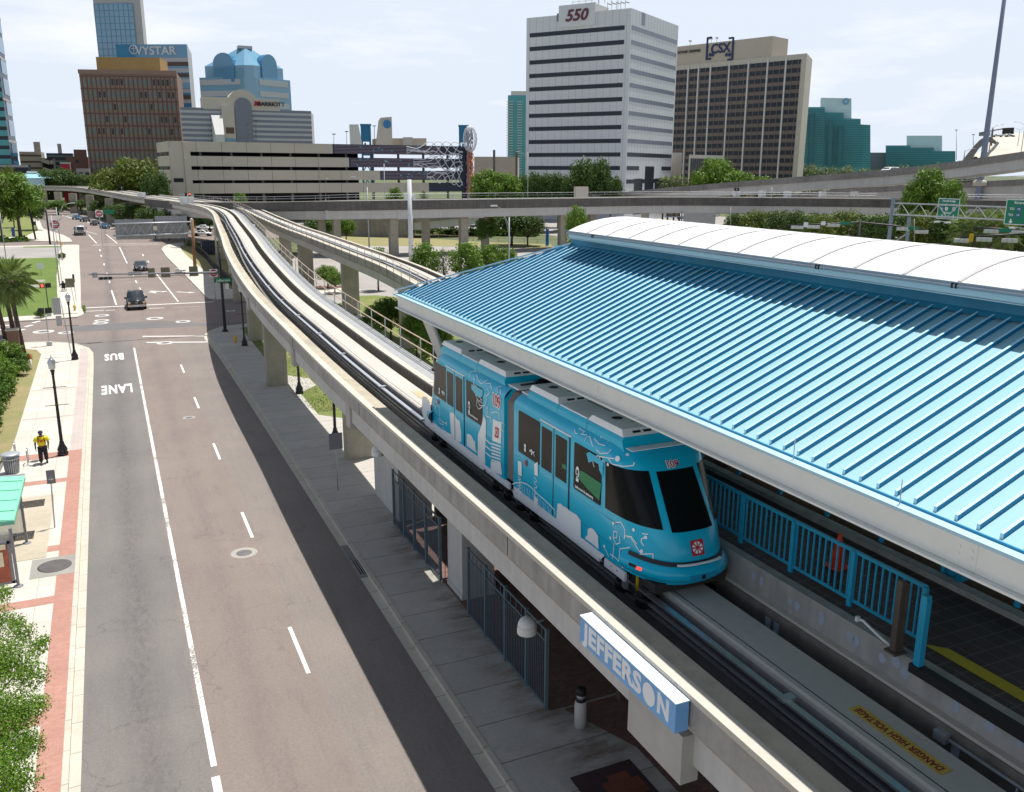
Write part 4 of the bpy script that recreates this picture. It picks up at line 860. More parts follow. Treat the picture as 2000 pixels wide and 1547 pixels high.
for dy in (0,6.62):
    sidebox(18.90+dy-(.0),20.17+dy-(0 if dy==0 else -.0),8.32,9.45,'side_window','train_glass',.008,rad=.05)
    sidebox(15.83+(dy if dy==0 else 6.82),17.10+(dy if dy==0 else 6.82),8.33,9.46,'side_window','train_glass',.008,rad=.05)
    q=0 if dy==0 else 6.78
    for a,b in ((18.22,18.79),(17.44,18.02)):
        sidebox(a+q,b+q,8.32,9.39,'door_window','train_glass',.014,rad=.03)
    for a,b in ((18.13,18.86),(17.36,18.11)):
        sidebox(a+q,b+q,7.26,9.50,'door_leaf','train_blue',.010)
    sidebox(18.10+q,18.145+q,7.26,9.50,'door_seal','train_black',.013); sidebox(17.30+q,17.345+q,7.2,9.5,'door_track','train_black',.013)
    sidebox(17.25+q,18.85+q,9.52,9.55,'door_rail','train_white',.03)
# panel lines and lower skirt
for a,b in ((15.1,20.5),(20.95,26.9)):
    for z in (8.17,7.62): 
        for s0,s1 in ((a,17.25),(18.9,b)) if a<20 else ((a,24.0),(25.7,b)): sidebox(s0,s1,z,z+.008,'panel_line','rib_side',.003)
def skirt(ya,yb,z0,z1,name='skirt_panel'):
    for sgn in (-1,1):
        mb=MB(); x0=XC+sgn*(HW+.006); x1=XC+sgn*(HW-.05); mb.box(min(x0,x1),max(x0,x1),ya,yb,z0,z1); mb.build(name,MATS['train_white'],**PT)
skirt(15.82,20.45,7.0,7.24); skirt(14.75,15.6,7.0,7.2); skirt(22.65,27.4,7.0,7.24); skirt(20.75,22.4,7.04,7.22)
mb=MB(); 
for yy in (15.3,15.05,16.3,22.0,24.6,26.2): mb.cbox((XC-HW-.008,yy,7.12),(.006,.04,.02))
mb.build('skirt_bolts',MATS['underframe'],**PT)
# bumper ring and nose bottom
for mp_,fr in ((idm,True),(rear,False)):
    mb=MB(); nu=26
    prof=[(7.34,.02),(7.36,.13),(7.45,.17),(7.58,.15),(7.66,.05),(7.70,-.02)]
    for z,o in prof:
        for i in range(nu+1):
            u=-.80+1.60*i/nu; p=S(u,7.8,o); p.z=z; mb.v.append(tuple(mp_(p)))
    mb.sm=True
    for j in range(len(prof)-1):
        for i in range(nu):
            f=(j*(nu+1)+i,j*(nu+1)+i+1,(j+1)*(nu+1)+i+1,(j+1)*(nu+1)+i); mb.face(*(f if fr else f[::-1]))
    mb.sm=False; mb.face(*(range(nu,-1,-1))) ; mb.build('bumper',MATS['train_blue'],**PT)
    mb=MB(); mb.sm=True
    for z,o in ((7.66,.05),(7.74,.012)):
        for i in range(nu+1):
            u=-.74+1.48*i/nu; p=S(u,7.8,o+.012); p.z=z+.01; mb.v.append(tuple(mp_(p)))
    for i in range(nu):
        f=(i,i+1,nu+2+i,nu+1+i); mb.face(*(f if fr else f[::-1]))
    mb.build('bumper_gap',MATS['train_black'],**PT)
def nosebox(u,z,w_,h,o,name,m,mapf=idm,par=0):
    p=mapf(S(u,max(z,7.8),o)); p.z=z; q=mapf(S(u+.03,max(z,7.8),o)); q.z=z; d=(q-p).normalized(); n=d.cross(Vector((0,0,1)))
    mb=MB(); M=frame(p,d,(0,0,1)); mb.box(-w_/2,w_/2,-h/2,h/2,-.02,.02,M); mb.build(name,MATS[m],**PT)
for u in (-.60,.60): nosebox(u,7.52,.12,.05,.17,'tail_lamp','tail_red')
for u in (-.66,.66): nosebox(u,7.53,.22,.06,.155,'lamp_housing','underframe')
# white light strip above the bumper and coupler plate
mb=MB()
for i in range(12):
    a=S(-.22+.036*i,7.8,.10); b=S(-.22+.036*(i+1),7.8,.10); a.z=b.z=7.72; mb.beam(a,b,.05,.03)
mb.build('light_bar',MATS['graphic_white'],**PT)
nosebox(.0,7.45,.62,.10,.155,'coupler_plate','rail_blue'); nosebox(.0,7.45,.07,.08,.18,'coupler_hole','train_black')
# bellows between the cars
mb=MB()
loop=[(XC-1.0,7.25),(XC-1.0,9.45),(XC-.8,9.72),(XC+.8,9.72),(XC+1.0,9.45),(XC+1.0,7.25)]
yb0,yb1,nb=20.46,21.14,11
for i in range(nb*2+1):
    y=yb0+(yb1-yb0)*i/(nb*2); k=1.0 if i%2 else .965
    for x,z in loop: mb.v.append((XC+(x-XC)*k,y,8.4+(z-8.4)*(k if z>8 else 1)))
for i in range(nb*2):
    for k in range(5): mb.face(i*6+k,(i+1)*6+k,(i+1)*6+k+1,i*6+k+1)
mb.build('bellows',MATS['bellows_grey'],**PT)
# roof fairings
def fairing(ya,yb,name='roof_fairing',front=0,back=0):
    mb=MB(); xs=(XC-.90,XC+.90); z0,z1=9.70,10.0; t=.11
    pr=[(xs[0],z0),(xs[0],z1-.09),(xs[0]+.07,z1),(xs[1]-.07,z1),(xs[1],z1-.09),(xs[1],z0)]
    for y,k in ((ya,0),(yb,0)):
        for x,z in pr: mb.v.append((x,y+((z-z0)*.5*front if y==ya else -(z-z0)*.5*back),z))
    for i in range(5): mb.face(i,i+1,6+i+1,6+i)
    mb.face(5,4,3,2,1,0); mb.face(6,7,8,9,10,11); mb.build(name,MATS['train_blue'],**PT)
for a,b,f_,k_ in ((15.28,16.93,1,0),(16.95,18.40,0,0),(18.42,20.1,0,.6),(21.5,23.6,.6,0),(23.62,24.96,0,0),(24.98,26.75,0,1)): fairing(a,b,front=f_,back=k_)
def roofpack(ya,yb,disc_y=None,vents=True):
    mb=MB(); zb,zt=10.0,10.13; mb.v+=[(XC-.86,ya-.04,zb),(XC+.86,ya-.04,zb),(XC+.86,yb+.04,zb),(XC-.86,yb+.04,zb),(XC-.80,ya+.12,zt),(XC+.80,ya+.12,zt),(XC+.80,yb-.04,zt),(XC-.80,yb-.04,zt)]
    mb.face(4,5,6,7); mb.face(0,1,5,4); mb.face(1,2,6,5); mb.face(2,3,7,6); mb.face(3,0,4,7); o=mb.build('roof_unit',MATS['train_roof'],**PT)
    if vents:
        for i in range(5):
            m_=MB(); x=XC-.58+.27*i; m_.box(x,x+.2,-.0,.006,-.03,.03,Matrix.Translation((0,ya+.04,zb+.07))@Matrix.Rotation(R_(-54),4,'X')); m_.build('vent_slot',MATS['train_black'],**PT)
    if disc_y:
        for dx in (-.42,.42):
            m_=MB(); m_.disc((XC+dx,disc_y,zt+.004),.13,20); m_.build('fan_grille',MATS['underframe'],**PT)
    m_=MB(); m_.box(XC-.3,XC+.68,ya+.55,ya+.575,zt,zt+.004); m_.build('roof_seam',MATS['train_black'],**PT)
roofpack(15.45,16.9,16.4); roofpack(18.45,20.05,19.55); roofpack(21.6,23.55,22.9); roofpack(25.0,26.7,26.25)
for a,b in ((17.0,18.35),(23.65,24.9)):
    mb=MB(); mb.box(XC-.86,XC+.86,a,b,10.0,10.03); mb.build('roof_hatch',MATS['train_roof'],**PT)
    mb=MB(); mb.box(XC-.1,XC-.07,a,b,10.03,10.036); mb.build('roof_seam',MATS['train_black'],**PT)
mb=MB(); mb.box(XC-.85,XC+.85,15.05,15.3,9.785,9.80); mb.box(XC-.82,XC+.82,20.1,20.6,9.785,9.83); mb.box(XC-.82,XC+.82,20.85,21.5,9.785,9.83); mb.build('roof_plate',MATS['train_roof'],**PT)
mb=MB(); mb.tube([(XC-.5,20.5,9.88),(XC-.3,20.75,9.98),(XC-.2,21.1,9.9)],.05,7); mb.tube([(XC+.1,20.4,9.88),(XC+.3,20.75,10.0),(XC+.35,21.2,9.9)],.05,7); mb.tube([(XC-.6,21.15,9.85),(XC+.6,21.15,9.87)],.03,6); mb.cbox((XC+.1,21.2,9.9),(.3,.12,.1)); mb.build('jumper_cable',MATS['train_black'],**PT)
# bogies, tyres
for yc in (14.8,20.0,21.7,27.0):
    mb=MB()
    for sx in (-1,1):
        mb.cbox((XC+sx*.78,yc,6.92),(.26,.85,.34)); mb.cbox((XC+sx*.70,yc+.5,6.80),(.2,.3,.5)); mb.tube([(XC+sx*.6,yc-.6,6.98),(XC+sx*.72,yc-.2,6.88),(XC+sx*.8,yc+.3,6.95)],.035,6); mb.tube([(XC+sx*.55,yc-.5,6.75),(XC+sx*.9,yc-.1,6.7),(XC+sx*.9,yc+.5,6.85)],.025,6)
        mb.tube([(XC+sx*.85,yc-.55,6.9),(XC+sx*.6,yc-.7,7.1)],.06,6)
    mb.cbox((XC,yc,7.14),(1.7,.9,.14)); mb.build('bogie_frame',MATS['underframe'],**PT)
    for sx in (-1,1):
        for dy in (-.42,.42):
            m_=MB(); m_.lathe([(.12,-.1),(.24,-.1),(.26,-.06),(.26,.06),(.24,.1),(.12,.1)],16,(XC+sx*.76,yc+dy,6.66)); m_.build('guide_wheel',MATS['train_black'],**PT)
mb=MB(); mb.tube([(XC-.93,14.52,6.86),(XC-.93,14.52,7.24)],.035,8); mb.build('yellow_strut',MATS['yellow_spring'],**PT)
mb=MB(); mb.cbox((XC-.96,14.95,6.9),(.08,.16,.34)); mb.build('collector_box',MATS['galv'],**PT)
mb=MB(); mb.box(XC-.9,XC+.9,13.9,27.9,7.05,7.25); mb.build('underframe',MATS['underframe'],**PT)
# livery traced on the shell
_dc=[0]
def decal(pts,m,name='livery_patch'):
    _dc[0]+=1
    mb=MB(); vs=[]
    for p in pts:
        l_,n=hit(*p); 
        if abs(n.x)>.97: l_=GX(p[0],p[1],XS-.0105-.0004*_dc[0]) ; 
        vs.append(l_)
    b=mb.add(vs,[tuple(range(len(vs)))]); 
    nrm=(vs[1]-vs[0]).cross(vs[2]-vs[1])
    return mb.build(name,MATS[m],**PT)
lines=MB()
def dline(pts,wd=.022,m=None):
    h=[hit(*p) for p in pts]
    for (a,na),(b,nb) in zip(h,h[1:]):
        n=(na+nb).normalized(); d=(b-a)
        if d.length>.8 or d.length<1e-4: continue
        d.normalize(); s=d.cross(n).normalized()*wd/2; e=d*wd*.25; k=len(lines.v); off=n*.010
        lines.v+=[tuple(v+off) for v in (a-s-e,a+s-e,b+s+e,b-s+e)]; lines.face(k,k+1,k+2,k+3)
def ddot(px,py,r=.035):
    a,n=hit(px,py); u=Vector((0,0,1)).cross(n).normalized(); v=n.cross(u); k=len(lines.v)
    for i in range(10): t=2*math.pi*i/10; lines.v.append(tuple(a+n*.011+u*r*math.cos(t)+v*r*math.sin(t)))
    lines.face(*range(k,k+10))
def cl_(f,pts): return [f(*p) for p in pts]
for poly in ([(192,665),(225,665),(250,700),(262,740),(262,905),(240,880),(205,850),(190,800)],[(422,800),(440,798),(465,812),(478,850),(505,870),(518,960),(520,1048),(480,1040),(445,1010),(432,960)],[(565,980),(582,975),(605,995),(622,1030),(636,1045),(640,1110),(655,1142),(610,1110),(566,1078)],[(660,985),(690,905),(706,818),(728,870),(726,990),(718,1150),(722,1232),(690,1205),(657,1175)]): decal(cl_(C1,poly),'graphic_white')
decal(cl_(C1,[(784,852),(858,882),(856,990),(852,1062),(780,1035)]),'graphic_white')
for i in range(6):
    y=1052+i*27; decal(cl_(C1,[(772,y),(850,y+26),(850,y+40),(770,y+13)]),'graphic_white'); decal(cl_(C1,[(722,990+i*27),(768,1030+i*27),(768,1042+i*27),(722,1002+i*27)]),'graphic_white' if i%2 else 'train_blue')
decal(cl_(C1,[(768,1205),(850,1225),(862,1325),(800,1300),(765,1270)]),'graphic_white')
decal(cl_(C1,[(215,855),(262,885),(300,890),(350,935),(440,985),(440,1010),(520,1062),(655,1165),(722,1238),(800,1300),(850,1335),(850,1350),(700,1262),(480,1085),(215,900)]),'graphic_white')
decal(cl_(C1,[(803,918),(833,930),(831,1016),(800,1003)]),'train_red','operator_badge')
for poly in ([(105,538),(130,545),(131,640),(108,630)],[(105,720),(131,740),(131,800),(104,780)],[(213,560),(236,545),(237,640),(215,630)],[(213,760),(236,790),(236,860),(210,850)],[(366,818),(388,820),(402,835),(430,850),(440,862),(470,880),(492,892),(518,930),(520,1040),(430,985),(356,948)],[(566,985),(585,978),(605,990),(632,1030),(636,1120),(590,1080),(548,1050),(552,1035),(562,1030)]): decal(cl_(D1,poly),'graphic_white')
decal(cl_(D1,[(72,735),(120,775),(200,840),(300,905),(330,905),(420,975),(540,1055),(675,1160),(652,1185),(500,1080),(300,940),(160,835),(80,775)]),'graphic_white')
for z0 in (640,660,680,700): dline(cl_(D1,[(110,z0),(130,z0+18),(110,z0+20)]),.02)
for z0 in (640,680,720): dline(cl_(D1,[(216,z0),(236,z0+34),(216,z0+36)]),.02)
arch=[(72,690),(95,682),(130,680),(170,692),(200,715),(225,745),(250,765),(290,800),(330,840),(350,862),(352,895)]
dline(cl_(D1,arch),.03)
deck=[(72,730),(130,770),(200,820),(260,860),(340,912)]
dline(cl_(D1,deck),.03)
for i in range(15):
    t=i/15; x=85+t*255; yt=682+(t*1.0)**1.5*190; dline([D1(x,yt),D1(x+ (8 if i%2 else -4),738+t*165)],.018)
for p in ([(530,300),(510,330),(545,350),(525,365),(560,372)],[(590,305),(600,345),(625,360),(630,310)],[(650,330),(655,380),(680,400)],[(668,365),(690,375),(700,415)],[(480,335),(485,360),(500,362)],[(560,385),(580,380),(600,445)],[(545,410),(560,385)],[(610,395),(640,430),(680,440)],[(625,465),(650,490),(700,490),(720,465)],[(640,510),(680,515),(740,525)],[(600,540),(605,510),(640,505),(655,540),(670,535)],[(600,540),(610,578)],[(700,520),(730,560),(800,575),(865,570),(870,550)],[(655,545),(680,545)]): dline(cl_(D1,p))
for p in ((540,300),(762,525),(658,385),(825,500),(508,297),(700,562),(868,990),(735,948),(717,1045),(947,1040),(922,1130),(825,1172),(678,1100)): ddot(*D1(*p),.04 if p!=(762,525) else .065)
for p in ([(735,945),(785,940),(812,990),(808,1050)],[(740,1000),(762,1005),(758,1045),(735,1040),(740,1000)],[(735,1045),(755,1085),(782,1075),(775,1030)],[(810,1030),(855,1035),(890,1085)],[(820,1030),(850,1040),(905,1130),(920,1145)],[(670,1095),(690,1130),(705,1165)],[(740,1080),(738,1120),(730,1180)],[(715,1150),(745,1170),(770,1195)],[(770,1200),(780,1115),(845,1107)],[(790,1180),(815,1205),(820,1240)],[(825,1175),(845,1200),(835,1235)],[(865,1165),(860,1210),(880,1235),(925,1240)],[(865,1165),(915,1150),(995,1148),(995,1200),(930,1220),(918,1195),(918,1140)],[(945,1040),(920,1050),(918,1070),(935,1095)],[(925,1015),(960,1020)],[(850,1262),(905,1255)],[(775,1215),(800,1240)]): dline(cl_(D1,p))
for p in ([(640,420),(632,445),(655,462)],[(665,440),(672,470),(690,430)],[(600,455),(590,500)],[(600,460),(640,455)],[(632,520),(625,560),(650,580)],[(650,480),(665,530),(690,560),(740,530)],[(640,640),(660,690),(700,720)],[(720,560),(765,555),(780,600)],[(660,700),(680,740),(720,740),(740,680)],[(740,590),(760,640),(730,660)],[(820,590),(830,640)],[(820,590),(860,580)],[(850,610),(855,650)],[(740,750),(745,780),(735,830),(770,840),(775,880)],[(655,690),(650,740),(672,770),(700,750)],[(800,790),(840,800),(842,860)],[(775,800),(800,795)],[(862,880),(885,905)],[(862,930),(872,960)],[(255,550),(285,545),(300,590),(300,620)],[(290,670),(300,700),(285,730),(310,750),(300,770)],[(260,740),(280,770),(275,800),(265,830)],[(320,750),(330,720),(342,760),(340,850),(370,880)],[(370,880),(400,890),(395,915)],[(325,850),(345,890),(380,900)],[(360,920),(395,960)]): dline(cl_(C1,p))
for p in ((632,520),(690,690),(322,708),(740,757),(292,672),(398,885)): ddot(*C1(*p),.035)
lines.build('circuit_graphic',MATS['graphic_white'],**PT)
def stext(body,size,px,py,m,bold=0,name='lettering',sx=1,wdt=None,ex=.014,back=None):
    l_=GX(px,py,XS-ex); M=frame(l_,(0,-1,0),(0,0,1)); 
    if back:
        q=MB(); textmb(q,body,size,M@Matrix.Translation((0,0,-.003)),.001,back,sx=sx); q.build('number_backing',MATS['graphic_white'],**PT)
    q=MB(); textmb(q,body,size,M,.0012,bold,sx=sx); return q.build(name,MATS[m],**PT)
stext('109',.47,*C1(812,706),'train_red',.008,'fleet_number',.82,back=.045)
stext('jtafla.com/ride-jtaskyway',.095,*D1(540,742),'graphic_white',.002,sx=.9,ex=.022); stext('jtafla.com/ride-jtaskyway',.085,*C1(618,830),'graphic_white',.002,sx=.9,ex=.022)
for f,(x,y),gr in ((D1,(497,612),True),(C1,(585,740),False)):
    l_=GX(*f(x,y),XS-.024); q=MB(); M=frame(l_,(0,-1,0),(0,0,1)); q.disc((0,0,0),.085,18,M=M,sy=1.6); q.box(-.06,.06,-.23,-.15,-.001,.001,M); q.build('shuttle_logo',MATS['graphic_white'],**PT)
    q=MB(); q.box(-.05,.04,-.04,.05,.002,.003,M); q.box(-.05,.03,-.10,-.06,.002,.003,M); q.build('logo_window',MATS['train_glass'],**PT)
q=MB(); vs=[GX(*D1(*p),XS-.017) for p in ((395,560),(415,562),(424,575),(425,600),(398,585))]; q.add(vs,[tuple(range(5))]); vs=[GX(*D1(*p),XS-.017) for p in ((520,600),(560,625),(655,690),(640,800),(560,720),(500,650))]; q.add(vs,[tuple(range(6))]); q.build('green_window_reflection',MATS['reflection_green'],**PT)  # greenish reflection low in the window glass, painted as flat green patches
q=MB(); vs=[GX(*D1(*p),XS-.019) for p in ((555,490),(575,480),(630,515),(668,545),(660,640),(640,600),(635,560),(600,540),(585,545),(570,550))]; q.add(vs,[tuple(range(10))]); q.build('window_film',MATS['train_blue'],**PT); q=MB(); vs=[GX(*C1(*p),XS-.019) for p in ((605,560),(700,610),(700,650),(680,680),(640,650),(620,620),(605,600))]; q.add(vs,[tuple(range(7))]); q.build('window_film',MATS['train_blue'],**PT)
for f,(x,y),(x2,y2) in ((D1,(153,453),(198,480)),(C1,(335,615),(368,632)),(C1,(1055,1090),(1110,1118)))[:2]:
    l_=GX(*f(x,y),XS-.02); q=MB(); M=frame(l_,(0,-1,0),(0,0,1)); q.box(-.05,.05,-.10,.10,0,.001,M); l2=GX(*f(x2,y2),XS-.02); M2=frame(l2,(0,-1,0),(0,0,1))
    for cx_,cy_ in ((-.10,.0),(-.02,.03),(.06,.0),(-.02,-.05)): q.disc((cx_,cy_,0),.035,12,M=M2)
    for a,b in (((.06,0),(.16,-.07)),((.08,-.0),(.16,.05)),((-.1,0),(-.15,.02))): q.beam(M2@Vector((*a,0)),M2@Vector((*b,0)),.012,.012)
    q.build('window_pictogram',MATS['graphic_white'],**PT); q=MB(); q.disc((0,0,.002),.03,12,r2=.018,M=M); q.build('pictogram_detail',MATS['train_glass'],**PT)
for f,(x,y) in ((D1,(157,553)),(C1,(322,708))):
    l_=GX(*f(x,y),XS-.024); q=MB(); M=frame(l_,(0,-1,0),(0,0,1)); q.disc((0,0,0),.065,18,M=M,sy=1.5); q.build('emergency_roundel',MATS['train_red'],**PT)
# badge snowflake pieces, front number and front badge
def nosepanel(px,py,w_,h,m,name,ex=.01,rnd=0):
    l_,n=hit(px,py); u=Vector((0,0,1)).cross(n).normalized(); v=n.cross(u).normalized(); M=frame(l_+n*ex,u,v); q=MB(); q.box(-w_/2,w_/2,-h/2,h/2,0,.003,M); q.build(name,MATS[m],**PT); return M
Mb=nosepanel(*D1(1283,1108),.30,.32,'train_red','front_badge')
def flake(M,s):
    q=MB()
    for i in range(8):
        a=R_(45*i+22); q.add([M@Vector((math.cos(a-.28)*s*.95,math.sin(a-.28)*s*.95,.006)),M@Vector((math.cos(a+.28)*s*.95,math.sin(a+.28)*s*.95,.006)),M@Vector((math.cos(a)*s*.25,math.sin(a)*s*.25,.006))],[(0,1,2)])
    q.build('badge_symbol',MATS['graphic_white'],**PT)
flake(Mb,.135); l_=GX(*C1(817,965),XS-.024); flake(frame(l_,(0,-1,0),(0,0,1)),.11)
l_,n=hit(*D1(1115,565)); u=Vector((0,0,1)).cross(n).normalized(); v=n.cross(u).normalized(); M=frame(l_+n*.035,u,v)
q=MB(); textmb(q,'109',.22,M@Matrix.Translation((0,0,-.006)),.001,.02); q.build('number_backing',MATS['graphic_white'],**PT); q=MB(); textmb(q,'109',.22,M,.001,.002); q.build('fleet_number',MATS['train_red'],**PT)
# ---------------- buildings ----------------
mat('pane_dark',(.012,.020,.034),.25,.15,.35,spec=.35); mat('pane_teal',(.07,.34,.38),.35,.25,.10,spec=.5); mat('floor_teal',(.03,.16,.20),.5,.1,.2); mat('pane_blue',(.05,.22,.38),.12,.3,.08,spec=.9); mat('pane_sky',(.16,.34,.48),.15,.2,.07,spec=.9); mat('pane_grey',(.17,.19,.24),.3,.15,.5); mat('pane_green',(.10,.17,.16),.3,.3,.6)
mat('tower_panel',(.65,.67,.69),.7,.05,.5,streak=.12); mat('tower_panel_seam',(.30,.33,.36),.8,0); mat('bronze_panel',(.165,.13,.11),.6,.15,.6); mat('mullion_white',(.66,.66,.64),.6,0); mat('mullion_thin',(.20,.17,.14),.6,0); mat('cream_wall',(.54,.50,.43),.85,.07,.4); mat('garage_concrete',(.47,.44,.37),.88,.08,.5,streak=.2); mat('garage_dark',(.02,.02,.022),.9,0); mat('columns_dark',(.16,.15,.14),.9,.1,1); mat('garage_navy',(.025,.035,.06),.7,.1,1)
mat('brown_concrete',(.27,.175,.145),.85,.10,.6); mat('brown_dark',(.13,.085,.07),.85,.1,1); mat('tan_wall',(.50,.44,.36),.85,.06,.4); mat('orange_screen',(.36,.23,.09),.85,.15,.5,streak=.4); mat('roof_gravel',(.33,.31,.28),.9,.1,1); mat('brick_building',(.25,.14,.11),.9,.15,.8); mat('white_panel',(.62,.62,.60),.7,.05,.5); mat('spandrel_grey',(.50,.51,.53),.7,.04,.3); mat('black_ink',(.015,.02,.035),.6,0); mat('red_ink',(.13,.035,.05),.6,0); mat('navy_ink',(.02,.04,.12),.6,0)
class Fac:
    """one wall face: local u along it, v up, n outward"""
    def __init__(s,a,b,z0,z1):
        s.a=Vector((a[0],a[1],0)); s.b=Vector((b[0],b[1],0)); s.L=(s.b-s.a).length; s.u=(s.b-s.a).normalized(); s.n=Vector((s.u.y,-s.u.x,0)); s.z0=z0; s.z1=z1; s.H=z1-z0
        if s.n.dot(-(s.a+s.b)/2)<0: s.n=-s.n
    def P(s,u,z,o=0): return s.a+s.u*u+s.n*o+Vector((0,0,z))
    def box(s,mb,u0,u1,z0,z1,o1=.1,o0=-.1):
        vs=[s.P(u,z,o) for o in (o0,o1) for u,z in ((u0,z0),(u1,z0),(u1,z1),(u0,z1))]
        mb.add(vs,[(0,3,2,1),(4,5,6,7),(0,1,5,4),(1,2,6,5),(2,3,7,6),(3,0,4,7)]); return mb
    def M(s,u,z,o=.2):
        return frame(s.P(u,z,o),s.u if s.u.cross(Vector((0,0,1))).dot(s.n)>0 else -s.u,(0,0,1))
def bldg(name,label,cat,foot,z1,m,z0=0,roof='roof_gravel',group=None,inset=.02,wallname='wall'):
    """prism body with its roof; returns the thing"""
    cx=sum(p[0] for p in foot)/len(foot); cy=sum(p[1] for p in foot)/len(foot)
    t=thing(name,label,cat,(cx,cy,z0),group=group)
    mb=MB(); mb.prism([(p[0],p[1]) for p in foot],z0,z1,top=False,bot=False); mb.build(wallname,MATS[m],t,world=True)
    mb=MB(); mb.prism([(p[0],p[1]) for p in foot],z1-.01,z1+.0); mb.build('roof',MATS[roof],t,world=True)
    return t
def part(t,name,mb,m): return mb.build(name,MATS[m] if isinstance(m,str) else m,t,world=True)
def rect4(a,b,c):  # footprint from three known corners a-b-c (b shared), fourth by parallelogram
    return [a,b,c,a+c-b]
def flat(*ps): return [Vector((p.x,p.y,0)) for p in ps]
# --- 550 tower: white panels with dark strip windows on both faces
zt=64.0
Dm=285.; M_=GD(1233.3,15.7,Dm); zt=M_.z; Lf=G(1028.5,35.5,zt); Rt=G(1306,52.8,zt)
# square the footprint: keep the right face direction perpendicular to the left face
a,b,c=flat(Lf,M_,Rt); u=(a-b).normalized(); w_=Vector((-u.y,u.x,0)); 
if w_.dot(c-b)<0: w_=-w_
c=b+w_*(c-b).length*.98
t=bldg('office_tower','pale grey office tower with dark strip windows and the number 550 on top','tower',[a,b,c,a+c-b],zt,'tower_panel')
fl=Fac(a,b,0,zt); fr_=Fac(c,b,0,zt)
def zrow(px,py,fac):  # height of an image row on a facade
    v=_ray(px,py); n=fac.n; k=(fac.a-Vector((0,0,CAMH))).dot(n)/v.dot(n); return CAMH+v.z*k
ztop=zrow(1034,65.4,fl); zlow=zrow(1031,324,fl); st_=(ztop-zlow)/10.
for i in range(13):
    z1=ztop-st_*i; 
    if z1<3: break
    mb=MB(); fl.box(mb,1.2,fl.L-2.0,z1-st_*.31,z1,.06); part(t,'window_strip',mb,'pane_dark')
    if i<10 or i>10: mb=MB(); fr_.box(mb,.9,fr_.L-.6,z1-st_*.31,z1,.06); part(t,'window_strip',mb,'pane_grey' if i<9 else 'pane_dark')
    if i==10:
        for u0,u1 in ((fr_.L-.6-9.5,fr_.L-.6),(.9,9.4)): mb=MB(); fr_.box(mb,u0,u1,z1-st_*.31,z1,.06); part(t,'window_strip',mb,'pane_dark')
for z1,seg in ((ztop-st_*10,1),):
    for u0,u1,h in ((.40,.62,1.0),(.18,.40,.0),(.64,.84,.0)):
        mb=MB(); top=z1 if h else z1-st_*.95; fr_.box(mb,fr_.L*u0+.5,fr_.L*u1-.5,2,top,.05); part(t,'entrance_glazing',mb,'pane_dark')
mb=MB(); k=0
for i in range(int(fl.L/2.4)):
    fl.box(mb,1.2+i*2.4,1.27+i*2.4,3,zt,.02,0)
for i in range(int(fr_.L/2.4)): fr_.box(mb,1.2+i*2.4,1.27+i*2.4,3,zt,.02,0)
part(t,'panel_seams',mb,'tower_panel_seam')
mb=MB(); fr_.box(mb,fr_.L*.73,fr_.L*.80,ztop+1,zt,.03); part(t,'stained_panel',mb,'pane_grey')
# upper block with the number
z2=zrow(1160,5,fl); ua=(G(1093,12,z2)-fl.a); 
def uat(px,py,fac):
    v=_ray(px,py); k=(fac.a-Vector((0,0,CAMH))).dot(fac.n)/v.dot(fac.n); return (Vector((0,0,CAMH))+v*k-fac.a).dot(fac.u)
u0,u1=uat(1093,12,fl),uat(1164,6,fl)
mb=MB(); fl.box(mb,u0,u1,zrow(1128,52,fl),z2,.5,-.2); part(t,'sign_block',mb,'tower_panel'); mb=MB(); fl.box(mb,u0+.3,u1,zt,z2-.3,-.2,-9); part(t,'penthouse',mb,'mullion_white')
mb=MB(); fl.box(mb,u0-.9,u0-.05,zrow(1090,42,fl),zt+.5,.03,-.5); part(t,'block_notch',mb,'pane_grey')
mb=MB(); textmb(mb,'550',4.6,fl.M(uat(1127,31,fl),zrow(1127,31,fl),.65),.1,.12,sx=1.1,shear=.25); part(t,'number',mb,'red_ink')
mb=MB(); 
for i in range(7): p=fl.P(u0+3+i*2.2,z2,-3); mb.beam(p,p+Vector((0,0,1.6+ (i%3)*.8)),.12)
mb.beam(fl.P(u0+3,z2+1.3,-3),fl.P(u0+16,z2+1.3,-3),.12); mb.beam(fl.P(u1-1,z2,-4),fl.P(u1-1,z2+3,-4),.15); mb.beam(fl.P(u1+5,zt,-5),fl.P(u1+5,zt+4.5,-5),.12)
for i in range(5): p=fl.P(u1+1+i*1.5,zt,-6); mb.beam(p,p+Vector((0,0,3.5)),.12); mb.beam(p+Vector((0,0,3)),p+fl.u*1.3+Vector((0,0,2.6)),.3)
part(t,'antenna_rack',mb,'seam_grey')
